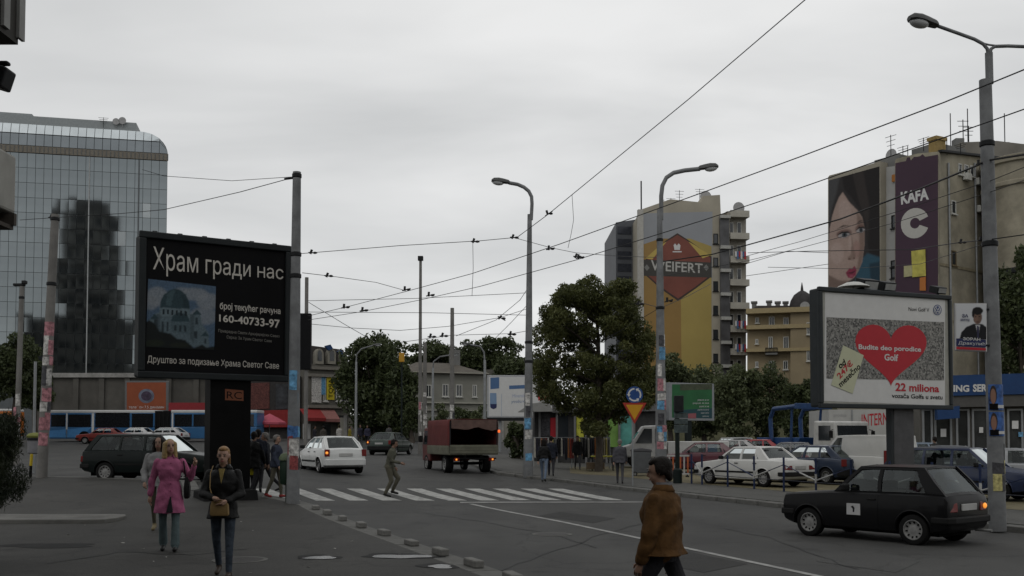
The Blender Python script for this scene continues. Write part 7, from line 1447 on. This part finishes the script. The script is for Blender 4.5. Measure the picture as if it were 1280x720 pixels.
# --- grassy bank behind the car park trees
bk = MB(); BKM = M('rough grass bank', (.055, .055, .028), .95, var=.5, scale=.8, bump=.6, bscale=8); nb_ = 26
bk.add([(lerp(10, 44, i / nb_), 84 + j * 5, g(20, 84) + [-.3, 2.2, 4.2, 5.0][j] * (1 + .12 * math.sin(i * 1.7 + j))) for j in range(4) for i in range(nb_ + 1)], [(j * (nb_ + 1) + i, j * (nb_ + 1) + i + 1, (j + 1) * (nb_ + 1) + i + 1, (j + 1) * (nb_ + 1) + i) for j in range(3) for i in range(nb_)])
struct(bk.build('embankment', BKM, smooth=60))
# --- unseen street blocks added behind the viewer to darken reflections and sky light
wq = MB(); wq.box(-.7, .7, -.02, .06, 0, 1.6); wqm = wq.mesh('window', WINGL)
for k, (x_, y_, w_, h_, c_) in enumerate(((-40, -32, 26, 21, (.15, .14, .12)), (-11, -40, 28, 24, (.12, .115, .105)), (19, -38, 27, 19, (.17, .15, .11)), (48, -30, 26, 23, (.13, .13, .13)))):
    rt = thing('apartment_building', 'plain unseen street block added behind the viewer, %s of four from the left' % ('first', 'second', 'third', 'fourth')[k], 'building', (x_, y_, 0)); d = MB(); d.box(-w_ / 2, w_ / 2, -12, 0, 0, h_); d.build('wall', M('rear street plaster %d' % k, c_, .85, var=.2, scale=.4, dirt=.4), rt)
    for f_ in range(int(h_ / 3.3)):
        for i in range(8): o = put('window', wqm, rt); o.location = (lerp(-w_ / 2, w_ / 2, (i + .5) / 8), .0, f_ * 3.3 + 1.1)
# --- near building at the left edge: only its fittings reach into the picture
nb = thing('corner_building', 'near building at the left edge with an air conditioner and louvred box', 'building', (-5.0, 5, 0)); NBW = M('near wall plaster', (.16, .15, .135), .85, var=.2, dirt=.4)
d = MB(); d.box(-8, .0, -9, 4.55, 3.45, 14); d.box(-8, -1.0, -9, 3.5, 0, 3.45); d.build('wall', NBW, nb)
def nbp(u, v, y): p_ = A(u, v, y); return p_.x + 5.0, p_.z
ya = 9.25; x1_, z1_ = nbp(21, 196, ya); x0_, z0_ = nbp(21, 268, ya); ACM = M('air conditioner shell', (.26, .255, .23), .6, var=.15, dirt=.4)
d = MB(); d.box(.06, x1_, ya - 5.75, ya - 5.0, z0_, z1_); ac = d.build('air_conditioner', ACM, nb, bevel=.025)
for k in range(9): zz = lerp(z0_ + .07, z1_ - .07, k / 8); d = MB(); d.box(.1, x1_ - .06, ya - 5.762, ya - 5.752, zz - .015, zz + .015); d.build('grille_slat', DKMET, ac)
d = MB(); x2_, z2_ = nbp(24, 289, ya); d.box(.02, x2_, ya - 5.7, ya - 5.65, z0_ - .12, z0_ - .01); d.box(.02, x2_, ya - 5.1, ya - 5.05, z0_ - .12, z0_ - .01); d.box(.02, x2_ - .03, ya - 5.7, ya - 5.05, z2_, z0_ - .122); d.build('bracket_shelf', M('rusty bracket', (.05, .042, .035), .8), nb)
yb = 8.6; x1_, z0_ = nbp(22.5, 56, yb); d = MB(); d.box(-.2, x1_, yb - 6.6, yb - 5, z0_, z0_ + 1.6); lo_ = d.build('louvred_box', M('dark louvre', (.03, .028, .024), .7), nb)
for k in range(5): xx = lerp(-.15, x1_ - .05, k / 4); d = MB(); d.box(xx - .018, xx + .018, yb - 6.62, yb - 6.601, z0_, z0_ + 1.6); d.build('slat', DKMET, lo_)
for k in range(7): yy = yb - 6.6 + k * .26; d = MB(); d.box(x1_ + .001, x1_ + .03, yy, yy + .1, z0_ + .05, z0_ + 1.6); d.build('slat', M('pale slat', (.2, .2, .19), .6), lo_)
ybk = 9.4; x1_, z0_ = nbp(9, 100, ybk); d = MB(); d.obox((x1_ - .06, ybk - 5, z0_ + .02), .16, .2, .2, ry=.3); d.box(-.1, x1_ + .02, ybk - 5.04, ybk - 4.96, z0_ + .14, z0_ + .18); d.build('floodlight', DKMET, nb, bevel=.02)
# ------------------------------------------------------------------ trees and shrubs
def leaves(cl, n, size, droop=.0, asp=2.2, seed=0):
    """cl: list of (centre, radii) clumps; returns MB of leaf quads scattered through them, denser to the outside"""
    rs = np.random.RandomState(seed); vol = np.array([r[0] * r[1] * r[2] for _, r in cl]) ** .75; cnt = rs.multinomial(n, vol / vol.sum()); V = []; 
    for (c, r), k in zip(cl, cnt):
        d = rs.normal(size=(k, 3)); d /= np.linalg.norm(d, axis=1)[:, None] + 1e-9; rad = rs.uniform(.25, 1, k) ** .5 * rs.uniform(.85, 1.12, k)
        P = np.array(c) + d * rad[:, None] * np.array(r)
        a = rs.normal(size=(k, 3)); a[:, 2] -= droop; a /= np.linalg.norm(a, axis=1)[:, None]; b = np.cross(a, rs.normal(size=(k, 3))); b /= np.linalg.norm(b, axis=1)[:, None] + 1e-9
        s = size * rs.uniform(.6, 1.3, k)[:, None]; nrm = np.cross(a, b) * s * .18
        V.append(np.stack([P - a * s * .5, P + b * s * .5 / asp + nrm, P + a * s * .5, P - b * s * .5 / asp + nrm], 1).reshape(-1, 3))
    V = np.concatenate(V); m = len(V) // 4; return V, m
def leaf_obj(name, V, m, mat, parent):
    me = bpy.data.meshes.new(name); me.vertices.add(len(V)); me.vertices.foreach_set('co', V.astype(np.float32).ravel()); me.loops.add(4 * m); me.loops.foreach_set('vertex_index', np.arange(4 * m, dtype=np.int32)); me.polygons.add(m); me.polygons.foreach_set('loop_start', np.arange(0, 4 * m, 4, dtype=np.int32)); me.update(calc_edges=True); me.materials.append(mat); me.validate()
    return put(name, me, parent)
BARK = M('bark', (.06, .05, .04), .9, var=.3, scale=6, bump=.6)
LF1 = leaf_mat('ailanthus leaves', (.05, .062, .02), (.115, .122, .04), (.17, .12, .046)); LF2 = leaf_mat('dark crown leaves', (.034, .046, .020), (.080, .10, .040)); LF3 = leaf_mat('grey green leaves', (.055, .07, .034), (.12, .14, .064)); LF4 = leaf_mat('conifer needles', (.010, .017, .009), (.028, .036, .014), (.05, .05, .02))
def tree(label, base, h, crown, n, size, mat, seed, trunk_r=.18, clumps=60, droop=.4, cr=.16, lo=.0, name='tree', group=None, asp=2.2, shape=None):
    rnd = random.Random(seed); rt = thing(name, label, 'tree', base, 0, group); cx, cy, cz, rx, ry, rz = crown; cl = []
    for i in range(clumps):
        while True:
            p = Vector((rnd.uniform(-1, 1), rnd.uniform(-1, 1), rnd.uniform(-1, 1)))
            if lo * lo < p.length_squared < 1: break
        if shape: p = shape(p)
        s = rnd.uniform(.7, 1.35) * cr; cl.append(((cx + p.x * rx, cy + p.y * ry, cz + p.z * rz), (rx * s * 1.2, ry * s * 1.2, rz * s * .8)))
    V, m = leaves(cl, n, size, droop, asp, seed); leaf_obj('crown', V, m, mat, rt)
    t = MB(); top = cz + rz * .3; k = 7; pts = [(cx * (i / k) ** 2 + .05 * math.sin(i * 2 + seed), cy * (i / k) ** 2, top * i / k - (.1 if i == 0 else 0)) for i in range(k + 1)]; t.tube(pts, [trunk_r * (1.25 if i == 0 else 1) * (1 - .75 * i / k) for i in range(k + 1)], 10)
    for c, r in rnd.sample(cl, min(14, len(cl))):
        z0 = max(cz - rz * .8, min(c[2] - .2, top * rnd.uniform(.4, .9))); q = z0 / top; st = Vector((cx * q * q, cy * q * q, z0)); e = Vector(c); mid = st.lerp(e, .5) + Vector((0, 0, .15)); t.tube([st, mid, e], [trunk_r * .38, trunk_r * .24, trunk_r * .08], 6)
    t.build('trunk', BARK, rt, 50); return rt
# the big tree beside the crossing
bT = P0(748, 47, .14); sc = 47 / F
def tz(v): return A(748, v, 47).z - bT.z
def txx(u): return (u - 748) * sc
rnd = random.Random(12); cl = []
outline = [(356, 712, 782), (370, 692, 794), (392, 676, 804), (415, 666, 814), (440, 664, 822), (465, 662, 826), (490, 668, 824), (508, 700, 812), (522, 726, 775), (555, 736, 760)]
for i in range(310):
    v = rnd.uniform(357, 508) if i % 20 else rnd.uniform(508, 540); u0 = np.interp(v, [o[0] for o in outline], [o[1] for o in outline]); u1 = np.interp(v, [o[0] for o in outline], [o[2] for o in outline]); u = rnd.uniform(u0 + 6, u1 - 6)
    if (718 < u < 736 and 384 < v < 398) or (736 < u < 768 and 424 < v < 446): continue
    dep = math.sqrt(max(.1, 1 - ((u - 742) / 78) ** 2)) * 2.6; y = rnd.uniform(-dep, dep); s = rnd.uniform(.26, .5); cl.append(((txx(u), y, tz(v)), (s * 1.1, s * 1.1, s * .88)))
rt = thing('tree', 'big dark leafy tree beside the crossing in front of the kiosks', 'tree', bT); V, m = leaves(cl, 66000, .17, .5, 2.6, 5); leaf_obj('crown', V, m, LF1, rt)
t = MB(); t.tube([(0, 0, -.1), (.05, 0, 1.2), (-.02, .05, 2.6), (.02, 0, 4.2), (.0, 0, 6.2), (-.1, 0, 8)], [.2, .16, .15, .13, .09, .03], 12)
for c, r in rnd.sample(cl, 26): z0 = max(1.6, c[2] - rnd.uniform(.8, 2)); t.tube([(0, 0, z0), Vector((0, 0, z0)).lerp(Vector(c), .5) + Vector((0, 0, .1)), c], [.07, .045, .015], 6)
t.build('trunk', BARK, rt, 50)
def far_tree(label, u, vt, vb, y, wpx, n, mat, seed, size=.42, ar=.9, clumps=46, group='background trees', cr=.2, gz=None):
    b = P0(u, y); s = y / F; zt = A(u, vt, y).z - b.z; zb = A(u, vb, y).z - b.z; rz = (zt - zb) / 2; return tree(label, b, zt, (0, 0, (zt + zb) / 2, wpx / 2 * s, wpx / 2 * s * ar, rz), n, size, mat, seed, .25, clumps, cr=cr, group=group)
far_tree('dense tall tree right of the corner building', 468, 414, 545, 97, 84, 12000, LF2, 21, .5, cr=.26, clumps=70)
far_tree('lower leafy tree at the foot of the tall tree by the villa', 497, 445, 545, 93, 50, 6000, LF2, 22, .45, cr=.26)
far_tree('rounded tree behind the villa roof, left one', 545, 426, 470, 140, 66, 5000, LF2, 23, .6, cr=.26)
far_tree('rounded tree behind the villa roof, middle one', 586, 427, 475, 142, 60, 5000, LF2, 24, .6, cr=.26)
far_tree('rounded tree behind the villa roof, right one', 624, 423, 480, 140, 62, 5000, LF2, 25, .6, cr=.26)
far_tree('dark tree behind the tall lamp post left of the big tree', 652, 440, 500, 120, 60, 4000, LF2, 26, .55, cr=.26)
far_tree('small dark tree between corner house and black billboard', 379, 440, 520, 112, 40, 3000, LF2, 27, .5, cr=.26)
far_tree('grey-green tree below the beer banner', 838, 446, 535, 78, 56, 6500, LF3, 31, .32, cr=.24, clumps=60)
far_tree('grey-green tree behind the green poster board', 880, 450, 545, 80, 64, 7500, LF3, 32, .32, cr=.24, clumps=60)
far_tree('grey-green tree below the banner block balconies', 922, 455, 550, 76, 60, 7000, LF3, 33, .32, cr=.24, clumps=60)
far_tree('darker tree below the ochre house', 962, 460, 552, 78, 58, 7000, LF2, 34, .32, cr=.24, clumps=60)
far_tree('dark tree standing behind the grey-green trees of the car park', 905, 472, 548, 92, 80, 7000, LF2, 41, .38, cr=.26, clumps=60)
far_tree('dark tree left of the heart billboard', 1000, 472, 552, 70, 44, 5000, LF2, 35, .3, cr=.24)
far_tree('dark overgrown tree at the right edge behind the street lamp', 1276, 312, 500, 62, 70, 11000, LF2, 36, .34, cr=.22, clumps=80)
far_tree('dark tree behind the left trolley poles', 18, 420, 505, 84, 62, 7000, LF2, 37, .38, cr=.24, clumps=60)
far_tree('dark small tree between left poles', 44, 452, 512, 90, 40, 3500, LF2, 38, .4, cr=.26)
for i, (u, v, y, w, lab) in enumerate(((515, 505, 90, 30, 'left'), (548, 508, 92, 30, 'second'), (578, 508, 92, 28, 'third'), (602, 508, 90, 26, 'right'))): far_tree('garden bush in front of the villa, %s of four' % lab, u, v, 548, y, w, 1800, LF3 if i % 2 else LF2, 50 + i, .3, clumps=16, group='garden bushes', cr=.35)
far_tree('bushy shrub beside the red truck under the white poster board', 646, 520, 572, 60, 26, 2200, LF2, 58, .22, clumps=16, group='garden bushes', cr=.35)
# conifer shrub at the left edge, drooping needles
bS = G(-20, 640, .12); bS = gp(-7.75 - .0, 14.2, .12); sb = thing('conifer_shrub', 'drooping evergreen shrub cut by the left edge', 'shrub', bS); cl = []; rnd = random.Random(9)
zt = A(5, 525, bS.y).z - bS.z; zb2 = A(5, 632, bS.y).z - bS.z
for i in range(110):
    z = rnd.uniform(zb2 + .1, zt - .05); rr = .72 * (1 - .25 * abs((z - (zt + zb2) / 2) / (zt - zb2)) ** 1) ; a = rnd.uniform(0, 6.28); r_ = rr * math.sqrt(rnd.random()); cl.append(((r_ * math.cos(a), r_ * math.sin(a), z), (.16, .16, .22)))
V, m = leaves(cl, 34000, .085, 1.5, 7., 77); leaf_obj('crown', V, m, LF4, sb); t = MB(); t.tube([(0, 0, -.1), (0, 0, zt - .2)], [.06, .02], 8)
for c, r in rnd.sample(cl, 20): t.tube([(0, 0, max(.1, c[2] - .25)), c], [.02, .006], 5)
t.lathe([(.3, 0), (.38, .35), (.4, .38), (.35, .38)], 16) if False else None
t.build('trunk', BARK, sb)

# ------------------------------------------------------------------ clothes rack, table, bin, barrier near the kiosks
rk_ = thing('clothes_rack', 'long market rack of hanging clothes in front of the kiosks', 'clothes rack', P0(712, 50, .14)); y_ = 50.; w0 = ux(667, y_) - rk_.location.x; w1 = ux(762, y_) - rk_.location.x; ht = A(712, 547, y_).z - rk_.location.z
d = MB(); d.tube([(w0, 0, ht), (w1, 0, ht)], .025, 6); d.build('rail', GALV, rk_)
for k in range(5): xx = lerp(w0, w1, k / 4); d = MB(); d.tube([(xx, -.25, 0), (xx, 0, ht + .03)], .02, 6); d.tube([(xx, .25, 0), (xx, 0, ht)], .02, 6); d.build('stand', GALV, rk_)
cols = [(.32, .31, .27), (.12, .02, .02), (.012, .012, .013), (.25, .1, .04), (.35, .3, .1), (.02, .02, .03), (.28, .27, .25), (.012, .012, .012), (.2, .04, .03), (.1, .1, .09), (.015, .016, .02), (.3, .26, .18)]
for k in range(34):
    xx = lerp(w0 + .06, w1 - .06, k / 33); m_ = cloth('garment %d' % (k * 5 % 12), cols[k * 5 % 12]); L_ = random.uniform(.75, 1.15); m = MB(); m.rings([[(xx + a * .035 * s, b * .21 * s2, ht - .03 - z) for a, b in ((-1, -.8), (1, -.9), (1.2, 0), (1, .9), (-1, .8), (-1.2, 0))] for z, s, s2 in ((0, .4, .3), (.06, .9, .9), (L_ * .5, 1, 1), (L_, 1.2, 1.15))]); m.build('garment', m_, rk_, 50)
tb = thing('market_table', 'market table with a yellow cloth right of the clothes rack', 'table', P0(753, 48, .14)); d = MB(); d.box(-.55, .55, -.3, .3, .66, .72); d.build('table_top', M('yellow cloth', (.38, .36, .05), .8), tb, bevel=.01)
for sx in (-.5, .5):
    for sy in (-.25, .25): d = MB(); d.tube([(sx, sy, 0), (sx, sy, .66)], .02, 6); d.build('leg', DKMET, tb)
bx_ = MB(); bx_.box(-.42, .42, -.26, .26, .1, .42); o = bx_.build('goods_box', M('brown box', (.09, .065, .04), .85), None, bevel=.01); o.location = P0(744, 47.4, .14); tag(o, 'brown cardboard box under the yellow market table', 'box')
sk_ = thing('waste_container', 'grey waste container behind the give-way sign', 'bin', P0(801, 43, .14)); d = MB(); d.hexa([(-.34, -.32, .12), (.34, -.32, .12), (.34, .32, .12), (-.34, .32, .12), (-.4, -.4, 1.05), (.4, -.4, 1.05), (.4, .4, 1.05), (-.4, .4, 1.05)]); d.build('body', M('container grey', (.09, .095, .10), .7, dirt=.4), sk_, bevel=.03); d = MB(); d.prism([(-.43, 1.053), (.43, 1.053), (.4, 1.14), (.0, 1.2), (-.4, 1.14)], 'y', -.42, .42); d.build('lid', M('container lid', (.07, .07, .075), .6), sk_, bevel=.02)
for sx in (-.3, .3): wheel(sk_, sx, -.3, .1, .06, -1, STEEL)
br = thing('street_barrier', 'orange and white crowd barrier left of the maroon car', 'barrier', P0(841, 42, .14)); 
for k in range(9): xx = -.62 + k * .155; d = MB(); d.box(xx - .03, xx + .03, -.02, .02, .12, .86); d.build('slat', M('barrier orange', (.34, .09, .03), .6) if k % 2 == 0 else FW, br)
for z_ in (.86, .1): d = MB(); d.box(-.68, .68, -.03, .03, z_, z_ + .07); d.build('rail', FW, br)
for sx in (-.6, .6): d = MB(); d.box(sx - .03, sx + .03, -.25, .25, 0, .06); d.box(sx - .025, sx + .025, -.022, .022, .06, .1); d.build('foot', DKMET, br)

# ------------------------------------------------------------------ overhead wires (depth follows the hanging height)
WIRE = M('wire', (.012, .012, .013), .6)
def wd(v, z): return (z - CAMZ) * F / (HZ - v) * 1.0
def wire(label, pts, r=.012, fit=(), sag=0.):
    """pts: (u, v, depth)"""
    P_ = [A(u, v, y) for u, v, y in pts]; dense = []
    for a, b in zip(P_, P_[1:]):
        for k in range(6): t = k / 6; q = a.lerp(b, t); q.z -= sag * 4 * t * (1 - t); dense.append(q)
    dense.append(P_[-1]); rt = thing('overhead_wire', label, 'wire', (0, 0, 0)); m = MB(); m.tube(dense, [max(r * .75, (p_.y) * .00027) if r < .02 else max(r * .85, p_.y * .00045) for p_ in dense], 6); m.build('cable', WIRE, rt, 60)
    for u, v, y, ang in fit:
        p_ = A(u, v, y); s = y / 26. * .55; m = MB(); m.obox(p_, .42 * s, .05 * s, .05 * s, 0, 0, ang); m.obox(p_ + Vector((-.08 * s, 0, .05 * s)), .1 * s, .08 * s, .22 * s, 0, 0, ang + .3); m.ell(p_ + Vector((.1 * s, 0, 0)), (.1 * s, .06 * s, .06 * s), 8, 6); m.build('insulator', WIRE, rt, 50)
    rebase(rt, P_[0]); return rt
def w6(u, v, z=6.4): return (u, v, wd(v, z))
wire('taut span wire rising from centre to the top right edge', [(1060, -42, 15), (1006, 0, 16), (862, 123, 19.5), (685, 268, 25), (646, 297, 27)], .012, [(686, 267, 25, -.6), (643, 297, 27, .1)])
wire('span wire from the left grey pole to the junction near the lamp', [(376, 317, 26.7), (500, 307, 27), (600, 301, 27), (643, 297, 27)], .012, [(391, 316, 26.7, .05), (594, 302, 27, .05)])
wire('upper trolley wire sloping down from the right edge', [w6(1290, 83), w6(1180, 128), w6(1000, 196), w6(880, 240), w6(700, 305), w6(590, 342), w6(505, 365), w6(436, 383), w6(385, 395)], .012, [(508, 362, wd(362, 6.4), -.25), (432, 384, wd(384, 6.4), -.2), (688, 311, wd(309, 6.4), -.2)])
wire('lower trolley wire sloping down from the right edge', [w6(1290, 133), w6(1180, 172), w6(1000, 235), w6(880, 275), w6(720, 325), w6(600, 358), w6(525, 375), w6(450, 390), w6(385, 400)], .012, [(538, 369, wd(369, 6.4), -.2), (455, 388, wd(388, 6.4), -.15), (725, 322, wd(322, 6.4), -.2)])
wire('thick black cable from the right street lamp towards the banner block', [(1300, 190, 18.5), (1238, 200, 19.9), (1150, 236, 24), (1050, 274, 29), (935, 306, 36), (890, 318, 38), (828, 327, 38.5)], .026, [(1225, 204, 20, -.3)])
wire('thin wire just under the thick cable at right', [(1290, 205, 18), (1238, 226, 19.9), (1120, 265, 24), (1000, 302, 30), (930, 321, 36)], .010)
wire('second thin wire under the thick cable at right', [(1290, 222, 18), (1238, 240, 19.9), (1120, 278, 24), (1000, 310, 30), (930, 327, 36), (828, 345, 45)], .010)
wire('feeder cable with clamps clipped to the right street lamp', [(1290, 292, 19), (1240, 299, 19.9), (1200, 303, 22), (1140, 312, 26), (1010, 314, 32), (935, 316, 38)], .016, [(1203, 303, 22, -.1), (1228, 300, 20.3, -.1)])
wire('thin wire dropping left from the heart billboard top', [(1240, 302, 20), (1150, 330, 30), (1060, 336, 40), (960, 334, 48)], .010)
wire('thin cable from the left grey pole up to the left edge', [(366, 221, 26.7), (290, 226, 27), (205, 220, 27.5), (178, 212, 28)], .010)
wire('sagging cable from the left grey pole to the leaning pole', [(366, 222, 26.7), (300, 240, 28), (205, 262, 31), (150, 267, 33), (68, 272, 34.5), (25, 275, 36)], .014, [(66, 272, 34.3, .05)])
wire('wire from the left grey pole sloping down to the right', [(378, 341, 26.7), (420, 346, 29), (470, 353, 33), (506, 363, 37)], .012, [(411, 345, 28.5, .1)])
wire('short hanging wire end below the span wire', [(591, 303, 27), (591.5, 335, 27), (590, 370, 27)], .010)
wire('short loose wire hanging from the taut span wire', [(715, 243, 24), (717, 275, 24), (714, 292, 24), (710, 310, 24)], .008)
wire('wire from junction down to the tall lamp post and beyond', [(646, 298, 27), (690, 310, 32), (720, 316, 38), (770, 320, 48), (826, 322, 38.5)], .010, [(722, 321, 38, .1)])
wire('faint level wire crossing behind the mast, upper one', [(385, 376, 60), (520, 373, 62), (660, 366, 62)], .01); wire('faint level wire crossing behind the mast, lower one', [(385, 390, 64), (540, 391, 64), (660, 394, 64)], .01)
wire('dark sagging feeder wire left of the mast', [(388, 405, 62), (440, 410, 62), (500, 413, 63), (560, 408, 64), (625, 397, 66), (662, 385, 70)], .014, [(627, 398, 66, .5)])
wire('crossing wire from mast foot up to the tall lamp post', [(570, 420, 60), (620, 400, 60), (650, 375, 50), (660, 360, 43)], .010); wire('crossing wire falling right of the bare concrete pole', [(610, 432, 62), (640, 402, 62), (662, 378, 60)], .010)
wire('low wire with clamps left of the tall lamp post', [(500, 428, 70), (565, 419, 70), (640, 417, 66), (668, 412, 60)], .012, [(540, 421, 70, 0), (555, 420, 70, 0), (640, 418, 66, 0)])
wire('thin slanting wire between the left pole and the trees', [(386, 378, 50), (430, 405, 60), (470, 428, 75)], .01)
wire('thin wire left of the lamp post with arm right', [(662, 428, 43), (730, 440, 43), (826, 384, 38.5)], .010); wire('clamped wire from lamp post with arm right towards the banner', [(740, 390, 60), (800, 378, 42), (826, 385, 38.5), (860, 370, 42), (888, 355, 60)], .012, [(836, 376, 39, -.3), (800, 380, 42, 0)])
wire('faint wire in the sky between banner block and poster blocks, upper one', [(932, 330, 80), (985, 314, 80), (1036, 316, 80)], .01); wire('faint wire between banner block and poster blocks, lower one', [(932, 345, 85), (1036, 330, 85)], .01)
